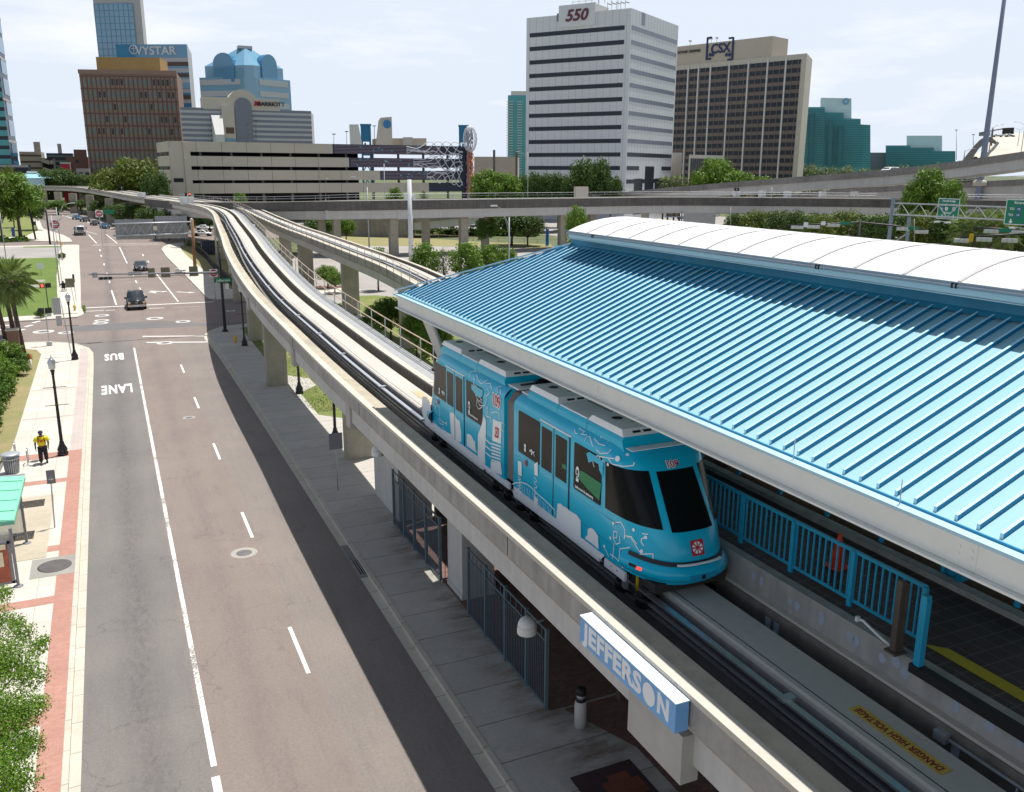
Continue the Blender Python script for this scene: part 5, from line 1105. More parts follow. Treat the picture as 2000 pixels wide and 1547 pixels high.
# --- dark bronze grid tower with white mullions
Dm=360.; A_=GD(1576,104,Dm); z1=A_.z; 
Bk=GD(1303,127,Dm*.915) if 0 else G(1303,130,z1); b=Vector((A_.x,A_.y,0)); a=Vector((Bk.x,Bk.y,0)); u=(a-b).normalized(); w_=Vector((-u.y,u.x,0)); w_=w_ if w_.dot(b)>0 else -w_
a=a+u*14; c=b+b.normalized()*20+Vector((b.y,-b.x,0)).normalized()*2.2
t=bldg('office_tower','dark brown gridded office slab with white vertical mullions and a CSX rooftop sign','tower',[a,b,c,a+c-b],z1,'cream_wall')
f=Fac(a,b,0,z1); ztp=zrow(1540,118,f); zbt=zrow(1520,345,f); nfl=15; sp=(ztp-zbt)/14.3
fe=Fac(b,c,0,z1)
for i in range(16):
    zz=ztp-sp*i
    if zz<2: break
    mb=MB(); f.box(mb,0,f.L-2.0,zz-sp*.55,zz,.10,.0); part(t,'window_band',mb,'pane_dark'); mb=MB(); f.box(mb,0,f.L-2.0,zz-sp,zz-sp*.55,.16,.0); part(t,'spandrel_band',mb,'bronze_panel')
um=[uat(px,200,f) for px in (1315,1342,1362,1385,1421,1458,1495,1530)]
for u_ in um: mb=MB(); f.box(mb,u_-.28,u_+.28,0,ztp+1,.5,0); part(t,'white_mullion',mb,'mullion_white')
pitch=(um[-1]-um[-2])/3
for i in range(60):
    u_=um[-1]+pitch*(3-i)
    if u_<0 : break
    if u_>f.L-2 or min(abs(u_-q) for q in um)<.5: continue
    mb=MB(); f.box(mb,u_-.09,u_+.09,0,ztp,.3,0); part(t,'thin_mullion',mb,'mullion_thin')
zr=zrow(1508,70,f); u1=uat(1508,78,f)
mb=MB(); f.box(mb,0,u1,z1,zr,-.3,-12); part(t,'rooftop_screen',mb,'tan_wall')
mb=MB(); textmb(mb,'CSX',5.0,f.M(uat(1407,95,f),zrow(1407,95,f),.0),.12,.10,sx=.95)
for px,s in ((1381,1),(1431,-1)):
    u_=uat(px,95,f); zz=zrow(px,95,f); f.box(mb,u_-.35,u_+.35,zz-4.2,zz+4.2,.2,-.2); f.box(mb,*(sorted((u_,u_+s*2*(1 if f.u.x>0 else -1)))),zz+3.6,zz+4.3,.2,-.2); f.box(mb,*(sorted((u_,u_+s*2*(1 if f.u.x>0 else -1)))),zz-4.3,zz-3.6,.2,-.2)
for px in (1387,1392,1419,1425): mb.disc((0,0,0),.7,12,M=f.M(uat(px,107,f),zrow(px,107,f),.1))
part(t,'company_sign',mb,'navy_ink'); mb=MB(); textmb(mb,'tomorrow moves',2.1,f.M(uat(1338,101,f),zrow(1338,101,f),.3),.1,.02,sx=1.0,shear=.15); part(t,'slogan',mb,'black_ink')
mb=MB(); 
for px in (1375,1381,1392,1340): p=f.P(uat(px,75,f),zr,-3); mb.beam(p,p+Vector((0,0,2)),.15); mb.cbox(p+Vector((0,0,2)),(1.2,.3,.6))
part(t,'roof_antennas',mb,'seam_grey')
# annex in front of its foot
q=GD(1414,304,330); zq=q.z; p0=G(1346,302,zq); p1=G(1332,298,zq); p2=G(1293,297,zq)
b=Vector((p0.x,p0.y,0)); c=Vector((q.x,q.y,0)); w_=Vector((-(c-b).y,(c-b).x,0)).normalized(); w_=w_ if w_.dot(b)<0 else -w_
t=bldg('office_annex','low cream annex with vertical fins at the foot of the dark gridded tower','building',[b,c,c*1.05,b*1.05],zq,'cream_wall'); f=Fac(b,c,0,zq)
for i in range(16): mb=MB(); f.box(mb,1.0+i*(f.L-1.4)/16,1.0+(i+.8)*(f.L-1.4)/16,1,zq-1.2,.1); part(t,'window',mb,'pane_dark')
zq2=GD(1335,298,322).z; b2=GD(1293,297,322); c2=GD(1333,298,322)
t=bldg('office_annex','beige block with small square windows left of the finned annex','building',[Vector((b2.x,b2.y,0)),Vector((c2.x,c2.y,0)),Vector((c2.x*1.05,c2.y*1.05,0)),Vector((b2.x*1.05,b2.y*1.05,0))],zq2,'cream_wall'); f=Fac(b2,c2,0,zq2)
for k in range(3):
    for px in (1299,1308): mb=MB(); u_=uat(px,315,f); f.box(mb,u_-.6,u_+.6,zq2-6-k*4.0,zq2-4.6-k*4.0,.1); part(t,'window',mb,'pane_dark')
def boxb(name,label,cat,x0,x1,ytop,D,m,depth=25,D2=None,z0=0,skew=0,roof='roof_gravel',group=None,side=0.05):
    """block whose front top edge runs between two pixel columns at a chosen distance"""
    a=GD(x0,ytop,D); z=a.z; d=(D2 or D)/D; v=_ray(x1,ytop); b=GD(x1,ytop,D*d); A=Vector((a.x,a.y,0)); B=Vector((b.x,b.y,0)); n=B.normalized()+Vector((B.y,-B.x,0)).normalized()*side; n.normalize()
    t=bldg(name,label,cat,[A,B,B+n*depth,A+n*depth],z,m,z0,roof,group); return t,Fac(A,B,z0,z),n
def bands(t,f,n,z0,z1,m,frac=.5,name='window_strip',u0=0,u1=None,o=.08,off=.25):
    sp=(z1-z0)/n
    for i in range(n): mb=MB(); f.box(mb,u0,u1 if u1 is not None else f.L,z0+sp*(i+off),z0+sp*(i+off+frac),o); part(t,name,mb,m)
# --- brown precast block, 20 x 9 windows
t,f,n=boxb('office_block','brown precast office block with rows of narrow windows and an orange roof screen','building',153.5,344,137,452,'brown_concrete',45,440)
zr0=zrow(160,151,f); zb_=zrow(165,347,f); rows=9; sp=(zrow(160,148,f)-zrow(170,316,f))/7.
cols=20; rng=random.Random(4); cnt=0; stf=MB()
mb=MB(); 
for i in range(rows+1): f.box(mb,0,f.L,zrow(160,148,f)-sp*i-.25,zrow(160,148,f)-sp*i+.15,.28,0)
part(t,'floor_ledge',mb,'brown_dark'); mb=MB(); f.box(mb,-.2,f.L+.2,zrow(160,147,f)+.6,f.z1+.3,.5,0); part(t,'parapet',mb,'brown_concrete')
mb=MB()
for j in range(cols+1): uu=1.0+(f.L-2.2)*j/cols; f.box(mb,uu-.14,uu+.14,2,zrow(160,148,f),.24,0)
part(t,'pilaster',mb,'brown_dark')
for i in range(rows):
    zt_=zrow(160,148,f)-sp*i
    for j in range(cols):
        uu=1.0+(f.L-2.2)*(j+.5)/cols; 
        if cnt<100 and i<8:
            mb=MB(); f.box(mb,uu-.42,uu+.42,zt_-sp*.72,zt_-sp*.22,.08,0); part(t,'window',mb,'pane_green' if rng.random()<.75 else 'pane_dark'); cnt+=1
        else: f.box(stf,uu-.42,uu+.42,zt_-sp*.72,zt_-sp*.22,.08,0)
o=part(t,'lower_windows',stf,'pane_green'); o['kind']='stuff'
u0,u1=uat(184,112,f),uat(309,112,f); mb=MB(); f.box(mb,u0,u1,f.z1,zrow(184,110,f),-2,-14); part(t,'roof_screen',mb,'orange_screen')
# --- blue banded bank tower behind, with sign band
t,f,n=boxb('office_tower','blue banded glass tower with a VYSTAR sign band at the top','tower',226,365,87,520,'spandrel_grey',40,505)
z1=f.z1; zb2=zrow(365,112,f); mb=MB(); f.box(mb,0,f.L,zb2,z1,.4,0); part(t,'sign_band',mb,'pane_blue')
for i in range(11): zz=zb2-2.2-i*5.0; mb=MB(); f.box(mb,0,f.L,zz-3.0,zz,.2,0); part(t,'window_strip',mb,'pane_blue'); 
for i in (0,2,4): zz=zrow(365,(125,147,190)[i//2],f); mb=MB(); f.box(mb,0,f.L,zz-1,zz+1,.35,0); part(t,'maroon_stripe',mb,'brown_dark')
mb=MB(); textmb(mb,'VYSTAR',5.6,f.M(uat(305,100,f),zrow(305,100,f),.6),.15,.10,sx=1.06); mb.disc((0,0,0),2.3,24,r2=1.9,M=f.M(uat(262,97,f),zrow(262,97,f),.6)); q=f.M(uat(262,97,f),zrow(262,97,f),.6); mb.box(-.15,.15,-1.6,1.6,0,.1,q); mb.box(-1,1,.3,.6,0,.1,q); part(t,'bank_sign',mb,'mullion_white')
# --- tall grey framed tower with teal curtain glass
t,f,n=boxb('office_tower','tall grey concrete-framed tower with teal grid glass behind the bank tower','tower',175,268,-60,620,'seam_grey',35,606)
mb=MB(); ua,ub=uat(193,100,f)+0,uat(268,100,f); f.box(mb,ua,ub,10,zrow(193,8,f),.3,0); part(t,'glass_field',mb,'pane_sky')
mb=MB()
for i in range(9): uu=ua+(ub-ua)*i/8; f.box(mb,uu-.18,uu+.18,10,zrow(193,8,f),.5,.3)
for i in range(36): zz=zrow(193,8,f)-i*3.6; f.box(mb,ua,ub,zz-.2,zz+.2,.45,.3)
part(t,'glass_grid',mb,'pane_blue')
# --- blue tower at the left frame edge
A,B,C=flat(GD(-130,314,480),GD(22,314,470),GD(36,314,492))
t=bldg('office_tower','dark blue glass tower with teal floor bands and a pale-banded side','tower',[A,B,C,C+A-B],150,'pane_dark'); f=Fac(A,B,0,150)
bands(t,f,34,8,148,'pane_teal',.6,'window_strip')
f2=Fac(B,C,0,150)
for i in range(16): mb=MB(); f2.box(mb,f2.L*.3,f2.L,12+i*9.,19+i*9.,.15); part(t,'side_pane',mb,'pane_blue')
for i in range(8): mb=MB(); f2.box(mb,0,f2.L,27+i*18.,28+i*18.,.3); part(t,'side_band',mb,'mullion_white')
# --- faceted blue glass tower with pyramid top (behind the hotel)
D=560; 
def fp(px,py): return GD(px,py,D)
t=thing('office_tower','faceted pale blue glass tower with a chamfered pyramid crown behind the hotel','tower',tuple(Vector((fp(480,240).x,fp(480,240).y,0))))
def tierprism(pxs,ytop,ybot,name,m,dep=(0,0),D=D):
    c=GD(480,ytop,D); zt=c.z; zb=GD(480,ybot,D).z; right=Vector((c.y,-c.x,0)).normalized(); fwd=Vector((c.x,c.y,0)).normalized(); sc_=D/FPX*1.0
    pts=[]
    w0,w1,w2,w3=[(p-480)*sc_*1.03 for p in pxs]
    base=Vector((c.x,c.y,0))
    pts=[base+right*w0+fwd*14,base+right*w1,base+right*w2,base+right*w3+fwd*14,base+right*w3+fwd*34,base+right*w0+fwd*34]
    mb=MB(); mb.prism([(p.x,p.y) for p in pts],max(zb,0),zt); part(t,name,mb,m); return pts,zt,zb
pts,zt,zb=tierprism((402,477,497,556),150,500,'lower_tier','pane_sky')
fL=Fac(pts[0],pts[1],0,zt); fR=Fac(pts[2],pts[3],0,zt); ff=Fac(pts[1],pts[2],0,zt)
for f_ in (fL,fR):
    for i in range(7): mb=MB(); zz=zt-1.2-i*6.2; f_.box(mb,f_.L*.08 if f_ is fR else .5,f_.L*.92,zz-3.0,zz,.3,0); part(t,'white_band',mb,'spandrel_grey')
pts,zt2,_=tierprism((411,477,493,543),127,150,'upper_tier','pane_sky')
for f_ in (Fac(pts[0],pts[1],0,zt2),Fac(pts[2],pts[3],0,zt2)):
    mb=MB(); prof=[]; uc=f_.L*.5; w_=f_.L*.26
    vs=[f_.P(uc-w_,zt2-9,1.0),f_.P(uc+w_,zt2-9,1.0)]+[f_.P(uc+w_*math.cos(R_(a)),zt2+1+6*math.sin(R_(a)),1.0) for a in range(0,181,20)]
    vb=[v-f_.n*5 for v in vs]; k=len(vs); mb.add(vs+vb,[tuple(range(k))]+[(i,(i+1)%k,k+(i+1)%k,k+i) for i in range(k)]); part(t,'arched_bay',mb,'pane_blue')
apex=GD(478,96,D+14); az=apex.z; top=[Vector((p.x,p.y,0))*.18+Vector((apex.x,apex.y,0))*.82 for p in pts]
mb=MB(); k=len(pts); mb.add([Vector((p.x,p.y,zt2)) for p in pts]+[Vector((p.x,p.y,az)) for p in top],[(i,(i+1)%k,k+(i+1)%k,k+i) for i in range(k)]+[tuple(range(k,2*k))]); part(t,'pyramid_roof',mb,'pane_sky')
mb=MB(); c=Vector((apex.x,apex.y,az)); mb.cbox(c+Vector((0,0,.8)),(8,5,1.6)); part(t,'roof_plant',mb,'seam_grey')
# --- hotel with striped facade and arched bay
t,f,n=boxb('hotel','striped grey and white hotel with a tall arched dark bay and MARRIOTT lettering','hotel',352,607,211,400,'spandrel_grey',20,408)
nst=6; sp=(zrow(607,213,f)-zrow(607,278,f))/6.6
for i in range(10):
    zz=zrow(607,217,f)-sp*i
    if zz<5: break
    mb=MB(); f.box(mb,uat(492,240,f),f.L,zz-sp*.52,zz,.15,0); part(t,'window_strip',mb,'pane_grey'); mb=MB(); f.box(mb,0,uat(432,240,f),zz-sp*.52,zz,.15,0); part(t,'window_strip',mb,'pane_grey')
def archpoly(f,u0,u1,z0,zs_,o,dep,mb,n=14):
    uc=(u0+u1)/2; r=(u1-u0)/2; vs=[f.P(u0,z0,o),f.P(u1,z0,o)]+[f.P(uc+r*math.cos(R_(180*i/n)),zs_+r*math.sin(R_(180*i/n)),o) for i in range(n+1)]
    vb=[v-f.n*dep for v in vs]; k=len(vs); mb.add(vs+vb,[tuple(range(k)),tuple(range(2*k-1,k-1,-1))]+[(i,(i+1)%k,k+(i+1)%k,k+i) for i in range(k)])
mb=MB(); archpoly(f,uat(443,190,f),uat(503,190,f),zrow(470,212,f),zrow(470,205,f),.4,8,mb); part(t,'arch_surround',mb,'cream_wall')
mb=MB(); archpoly(f,uat(459,230,f),uat(492,230,f),10,zrow(475,208,f),.8,2,mb); part(t,'arched_bay',mb,'pane_grey')
mb=MB(); f.box(mb,uat(396,200,f),uat(546,200,f),f.z1,zrow(546,194,f),.2,-9); part(t,'attic',mb,'cream_wall')
mb=MB(); f.box(mb,uat(434,240,f),uat(458,240,f),5,zrow(434,208,f),1.5,0); part(t,'stair_tower',mb,'cream_wall')
mb=MB(); f.box(mb,uat(440,250,f),uat(456,250,f),zrow(440,261,f),zrow(440,249,f),1.6,1); part(t,'louvre',mb,'brown_dark'); mb=MB(); f.box(mb,uat(437,276,f),uat(460,276,f),zrow(440,276,f),zrow(440,271,f),2,1); part(t,'blue_awning',mb,'pane_blue')
mb=MB(); textmb(mb,'MARRIOTT',2.2,f.M(uat(528,204,f),zrow(525,204,f),.6),.1,.06,sx=1.08); part(t,'hotel_sign',mb,'black_ink'); mb=MB(); textmb(mb,'M',2.6,f.M(uat(500,203,f),zrow(500,203,f),.6),.1,.15,shear=.3); part(t,'hotel_logo',mb,mat('logo_red',(.45,.01,.03),.5,0))
mb=MB(); a=f.P(uat(411,240,f),0,4); vs=[f.P(uat(412,230,f),zrow(412,225,f),1),f.P(uat(434,230,f),zrow(434,225,f),1),f.P(uat(434,265,f),zrow(434,264,f),7),f.P(uat(417,265,f),zrow(417,264,f),7)]
mb.add([v for v in vs]+[Vector((v.x,v.y,5)) for v in vs],[(0,1,2,3),(1,5,6,2),(0,3,7,4),(3,2,6,7)]); part(t,'sloped_wing',mb,'white_panel')
# --- parking garage with graphics
Dg=272.; A_=GD(312,293,Dg+14); K_=GD(330,276,Dg); zg=K_.z; E_=G(911,288,zg)
K=Vector((K_.x,K_.y,0)); 
Ee=GD(911,288,300); Ee=Vector((Ee.x,Ee.y,0)); u=(Ee-K).normalized(); w_=Vector((-u.y,u.x,0)); w_=w_ if w_.dot(K)>0 else -w_
Lk=G(312,293,zg); 
t=thing('parking_garage','long concrete parking garage with open decks, its far end painted navy with wavy lines','garage',tuple(K)); fg=Fac(K,Ee,0,zg)
fs=Fac(K+w_*22,K,0,zg)
zt_=zrow(420,278,fg); rowsz=[(zrow(420,a,fg),zrow(420,b,fg)) for a,b in ((277,297),(305,325),(332,352),(358,378))]
navy_x=(649,681,742,837)
for i,(za,zb) in enumerate(rowsz):
    un=uat(navy_x[i],290+27*i,fg); 
    mb=MB(); fg.box(mb,0,un,zb,za,.3,-.3); fs.box(mb,0,fs.L,zb,za,.3,-.3); part(t,'deck_parapet',mb,'garage_concrete')
    mb=MB(); fg.box(mb,un,fg.L,zb,za,.3,-.3); part(t,'painted_parapet',mb,'garage_navy')
    mb=MB(); 
    for k in range(1,int(un/7.0)): fg.box(mb,k*7.0,k*7.0+.07,zb,za,.32,.28)
    part(t,'panel_joint',mb,'garage_dark')
    mb=MB(); mb.prism([(p.x,p.y) for p in (K,Ee,Ee+w_*22,K+w_*22)],za-.9,za-.6); part(t,'deck_slab',mb,'garage_concrete')
mb=MB()
for k in range(13): fg.box(mb,8+k*8.6,8.6+k*8.6,0,zg-.8,-.9,-1.5)
part(t,'columns',mb,'columns_dark')
mb=MB(); fg.box(mb,2,fg.L*.63,0,zg-1.5,-9,-9.3); part(t,'inner_wall',mb,'garage_dark')
mb=MB(); fg.box(mb,-.2,uat(361,300,fg),0,zg-1.5,.35,-.3) ; part(t,'stair_block',mb,'garage_concrete'); 
for za,zb in ((zrow(345,348,fg),zrow(345,356,fg)),): mb=MB(); fg.box(mb,uat(339,352,fg),uat(358,352,fg),zb,za,.4,.2); part(t,'stair_opening',mb,'garage_dark')
mb=MB(); fg.box(mb,uat(358,300,fg),uat(371,300,fg),0,zg-.2,.7,-.3); part(t,'concrete_fin',mb,'garage_concrete')
mb=MB(); fg.box(mb,uat(904,330,fg),fg.L,0,zg,.35,-1); part(t,'end_column',mb,'garage_navy')
mat('line_cyan',(.05,.35,.5),.6,0); mat('line_pink',(.30,.22,.27),.6,0); mat('line_white',(.62,.64,.68),.6,0); mat('line_orange',(.7,.25,.08),.6,0)
for i,(za,zb) in enumerate(rowsz[:3]):
    un=uat(navy_x[i],290+27*i,fg); ue=uat(860,300,fg)
    mb=MB()
    for k in range(6): zz=zb+(za-zb)*(k+.7)/6.6; fg.box(mb,un+.5,ue,zz-.06,zz+.06,.36,.3)
    part(t,'painted_lines',mb,'line_pink')
    rng=random.Random(i); mb=MB()
    for k in range(9): u_=rng.uniform(un,uat(830,300,fg)); zz=rng.uniform(zb+.4,za-.4); fg.box(mb,u_,u_+.5,zz,zz+.35,.38,.3)
    part(t,'painted_dots',mb,'line_cyan')
    for k in range(5):
        mb=MB(); pts=[]
        for s in range(40):
            q=s/39; u_=un+(uat(902,300,fg)-un)*(.55+.45*q); amp=(q**.7)*2.6*math.sin(q*7+k*1.3+i)+(q**.6)*1.2*math.sin(q*15+k*2); pts.append(fg.P(u_,(za+zb)/2+(k-2)*.5*(1-q)+amp,.5))
        mb.tube(pts,.13,5,cap=False); part(t,'wavy_pipe',mb,'line_white')
ye=uat(915,300,fg)
mb=MB(); rng=random.Random(2)
for k in range(9):
    pts=[fg.P(ye+1.6*math.sin(s*.6+k)*(.5+.5*rng.random()),4+s*(zg+6-4)/24,1.0+.8*math.cos(s*.7+k)) for s in range(25)]; mb.tube(pts,.14,5,cap=False)
sc1=part(t,'sculpture_strands',mb,'line_pink')
mb=MB(); rng=random.Random(8)
for k in range(8):
    pts=[fg.P(ye+1.3*math.sin(s*.8+k*2)*(.5+.5*rng.random()),8+s*.7,1.1+.8*math.cos(s*.9+k)) for s in range(20)]; mb.tube(pts,.14,5,cap=False)
part(t,'sculpture_colour',mb,'line_orange')
mb=MB(); zc=zrow(918,272,fg)
for k in range(10):
    a=k*math.pi/10; pts=[fg.P(ye,zc,1.2)+fg.u*(2.2*math.cos(s*math.pi/8)*math.cos(a))+fg.n*(2.2*math.cos(s*math.pi/8)*math.sin(a))+Vector((0,0,4.2*math.sin(s*math.pi/8))) for s in range(17)]; mb.tube(pts,.13,5,cap=False)
part(t,'oval_sculpture',mb,'line_white')
# tall blue lift bridge towers behind
mat('bridge_blue',(.03,.20,.42),.6,.1,.3)
for (xa,xb,yt,D,lb) in ((704,724,244,760,'left of two blue steel lift bridge towers, between the white fin and the clock tower'),(896,915,246,760,'right blue steel lift bridge tower, beside the wire sculpture')):
    a=GD(xa,yt,D); b=GD(xb,yt,D); t=thing('bridge_tower',lb,'bridge tower',(a.x,a.y,0)); f=Fac(a,b,0,a.z); zt_=a.z
    for u_ in (0,f.L-1.6): mb=MB(); f.box(mb,u_,u_+1.6,0,zt_,.5,-6); part(t,'leg',mb,'bridge_blue')
    mb=MB(); f.box(mb,0,f.L,zt_-13,zt_-.5,.2,-6); f.box(mb,0,f.L,zt_-24,zt_-20,.2,-6); f.box(mb,2.5,4,zt_-20,zt_-14,.2,-6); part(t,'machine_house',mb,'bridge_blue')
    mb=MB(); f.box(mb,-.4,f.L+.4,zt_-.5,zt_+.8,.8,-6.5); part(t,'top_platform',mb,'bridge_blue')
    mb=MB()
    for k in range(3): zz=zt_-26-k*12; mb.beam(f.P(.8,zz,0),f.P(f.L-.8,zz-11,0),.8); mb.beam(f.P(f.L-.8,zz,0),f.P(.8,zz-11,0),.8)
    part(t,'cross_bracing',mb,'bridge_blue')
# arts-hall block: fin, tower with round blue window, low blocks
t=thing('performance_hall','beige hall roofs with a sloped tower bearing a round blue window','building',tuple(Vector((GD(750,260,430).x,GD(750,260,430).y,0))))
def extr(t,pxs,D,dep,name,m):
    ps=[GD(x,y,D) for x,y in pxs]; c=ps[0]; fw=Vector((c.x,c.y,0)).normalized()*dep; mb=MB(); k=len(ps); mb.add(ps+[p+fw for p in ps],[tuple(range(k-1,-1,-1)),tuple(range(k,2*k))]+[(i,(i+1)%k,k+(i+1)%k,k+i) for i in range(k)]); return part(t,name,mb,m)
extr(t,[(739,236),(743,230),(765,228),(767,300),(732,300)],430,14,'sloped_tower','cream_wall'); extr(t,[(682,243),(700,243),(707,279),(707,300),(685,300)],425,10,'white_fin','white_panel'); extr(t,[(766,270),(833,270),(833,300),(766,300)],445,20,'rear_block','tan_wall'); extr(t,[(727,272),(740,270),(740,300),(727,300)],445,10,'side_block','tan_wall')
extr(t,[(787,268),(806,268),(806,300),(787,300)],441,10,'plant_room','seam_grey')
for r_,m_ in ((7.4,'pane_blue'),(6.2,'bridge_blue')):
    q=GD(756,242.5,429-(8-r_)*.3); fw=Vector((q.x,q.y,0)).normalized(); M=frame(q,Vector((fw.y,-fw.x,0)),(0,0,1)); mb=MB(); mb.disc((0,0,0),r_*.25*430/FPX*1.15*1.0 if 0 else r_*430/FPX*1.05,28,M=M); part(t,'round_window',mb,m_)
# pale wall block right of garage
t,f,n=boxb('exhibition_hall','plain beige hall block behind the trees, left of the pale strip-windowed tower','building',926,1009,306,330,'tan_wall',20)
for k in (1,2): mb=MB(); f.box(mb,f.L*k/3,f.L*k/3+.1,0,f.z1,.03,0); part(t,'wall_joint',mb,'seam_grey')
# slim glass apartment tower
t,f,n=boxb('apartment_tower','slim teal glass apartment tower with balconies, partly hidden by the pale tower','tower',992,1032,186,900,'pane_teal',30)
for i in range(30):
    zz=10+i*3.15*1.0*(f.z1-14)/94.5; mb=MB(); f.box(mb,-1.2,5,zz,zz+.7,1.5,0); f.box(mb,9,14,zz,zz+.7,1.2,0); part(t,'balcony',mb,'white_panel')
mb=MB(); f.box(mb,3,f.L,f.z1,f.z1+4,-2,-12); part(t,'penthouse',mb,'white_panel')
# stepped teal tower with white crown, and its low wings
t=thing('office_tower','stepped teal glass tower with a white rooftop block right of the dark gridded slab','tower',tuple(Vector((GD(1630,300,640).x,GD(1630,300,640).y,0))))
for i,(x0,x1,yt,D,m,nm) in enumerate(((1570,1611,209,640,'pane_teal','left_wing'),(1611,1648,219,641,'pane_teal','step_wing'),(1648,1681,231,642,'pane_teal','step_wing'),(1681,1700,243,643,'pane_teal','step_wing'),(1603,1663,191,660,'white_panel','white_crown'))):
    extr(t,[(x0,yt),(x1,yt+(1 if i else 0)),(x1,345),(x0,345)],D,30,nm,m)
for i in range(26):
    yy=214+i*4.4; xa=1570; xb=1700 if yy>244 else (1681 if yy>232 else (1648 if yy>220 else 1611))
    a=GD(xa,yy,638.5); b=GD(xb,yy,638.5); mb=MB(); mb.beam(a,b,.3,.38); part(t,'floor_line',mb,'floor_teal')
for x in (1586,1623,1642): 
    extr(t,[(x-4,222 if x<1600 else (234 if x<1630 else 246)),(x+4,222 if x<1600 else (234 if x<1630 else 246)),(x+1,325),(x-7,325)],637.8,2,'dark_bay','floor_teal')
q=GD(1652,198,658); fw=Vector((q.x,q.y,0)).normalized(); M=frame(q,Vector((fw.y,-fw.x,0)),(0,0,1)); mb=MB(); mb.disc((0,0,0),2.2,20,M=M,r2=1.0); part(t,'round_logo',mb,'pane_blue')
t=thing('office_complex','low stepped teal glass office complex with a white plant storey, beside the stepped tower','building',tuple(Vector((GD(1800,300,680).x,GD(1800,300,680).y,0))))
for x0,x1,yt,D,m,nm in ((1730,1778,284,680,'pane_teal','left_wing'),(1778,1824,289,681,'pane_teal','middle_wing'),(1824,1866,295,682,'pane_teal','right_wing'),(1771,1840,265,700,'white_panel','plant_storey'),(1694,1731,298,690,'pane_grey','link_wing')): extr(t,[(x0,yt),(x1,yt),(x1,345),(x0,345)],D,25,nm,m)
for i in range(11):
    yy=289+i*4.2; a=GD(1730,yy,678.5); b=GD(1866 if yy>296 else 1824,yy,678.5); mb=MB(); mb.beam(a,b,.3,.38); part(t,'floor_line',mb,'floor_teal')
# left background cluster
t,f,n=boxb('office_block','tan horizontally banded block at the far left behind the blue station roof','building',37,80,296,540,'tan_wall',30); bands(t,f,6,5,f.z1,'brown_dark',.28,'window_strip'); mb=MB(); f.box(mb,f.L*.7,f.L,f.z1,f.z1+5,0,-8); part(t,'lift_tower',mb,'tan_wall')
t,f,n=boxb('parking_ramp','small parking structure with sloping pale deck bands at the far left','garage',81,103,309,520,'garage_dark',20)
for i in range(4): mb=MB(); zz=f.z1-1-i*4.2; mb.beam(f.P(0,zz,.5),f.P(f.L*.7,zz-1.3,.5),1,1.8); mb.beam(f.P(f.L*.7,zz-1.3,.5),f.P(f.L,zz-.6,.5),1,1.8); part(t,'deck_band',mb,'cream_wall')
t,f,n=boxb('office_block','dark teal office block behind the red shopfront','building',90,142,299,560,'pane_dark',30); bands(t,f,7,5,f.z1,'pane_green',.35); mb=MB(); f.box(mb,f.L*.45,f.L*.6,f.z1,f.z1+5,0,-8); part(t,'roof_plant',mb,'seam_grey')
t,f,n=boxb('brick_building','plain brown brick building stepping up to the brown precast block','building',128,170,306,490,'brick_building',30); mb=MB(); f.box(mb,f.L*.4,f.L,f.z1,GD(150,292,490).z,0,-20); part(t,'upper_storey',mb,'brick_building'); mb=MB(); f.box(mb,f.L*.45,f.L*.58,f.z1-3,f.z1-1.5,.1,0); part(t,'window',mb,'pane_dark')
mat('shop_red',(.50,.02,.05),.7,.05,1)
t,f,n=boxb('shop_building','red fronted shop building with white trim beyond the far trees','building',118,138,320,450,'shop_red',12); mb=MB(); f.box(mb,f.L*.28,f.L*.6,f.z1-9,f.z1-2.5,.1,0); part(t,'window',mb,'pane_dark'); mb=MB(); f.box(mb,-.2,f.L+.2,f.z1,f.z1+.7,.3,-.5); f.box(mb,f.L-.5,f.L,0,f.z1,.25,0); part(t,'trim',mb,'cream_wall')
t,f,n=boxb('apartment_house','pink plastered house with small dark windows below the brown precast block','building',148,175,329,440,mat('pink_plaster',(.50,.42,.40),.85,.05,.5) and 'pink_plaster',12)
for i in range(3):
    for k in range(2): mb=MB(); f.box(mb,f.L*(.2+.45*k),f.L*(.2+.45*k)+1.5,f.z1-2.8-i*2.9,f.z1-1.6-i*2.9,.1,0); part(t,'window',mb,'pane_dark')
t,f,n=boxb('office_block','low dark glass block at the far left edge above the tree','building',-20,55,322,470,'pane_dark',20); mb=MB(); f.box(mb,0,f.L,f.z1-1,f.z1,.2,0); part(t,'parapet',mb,'seam_grey')
t,f,n=boxb('white_building','small white building with an orange sign panel at the left edge','building',-20,26,300,490,'white_panel',10); mb=MB(); f.box(mb,f.L*.55,f.L*.85,f.z1-6,f.z1-2.5,.2,0); part(t,'sign_panel',mb,'orange_screen'); mb=MB(); f.box(mb,0,f.L*.75,f.z1,f.z1+4,0,-5); part(t,'upper_storey',mb,'pane_dark')
t,f,n=boxb('brick_building','low red brick building by the far end of the curved guideway','building',-30,22,330,450,'brick_building',15)
t,f,n=boxb('brick_building','small brick building behind the left tree, right of the blue roofed station','building',36,54,357,455,'brick_building',8)
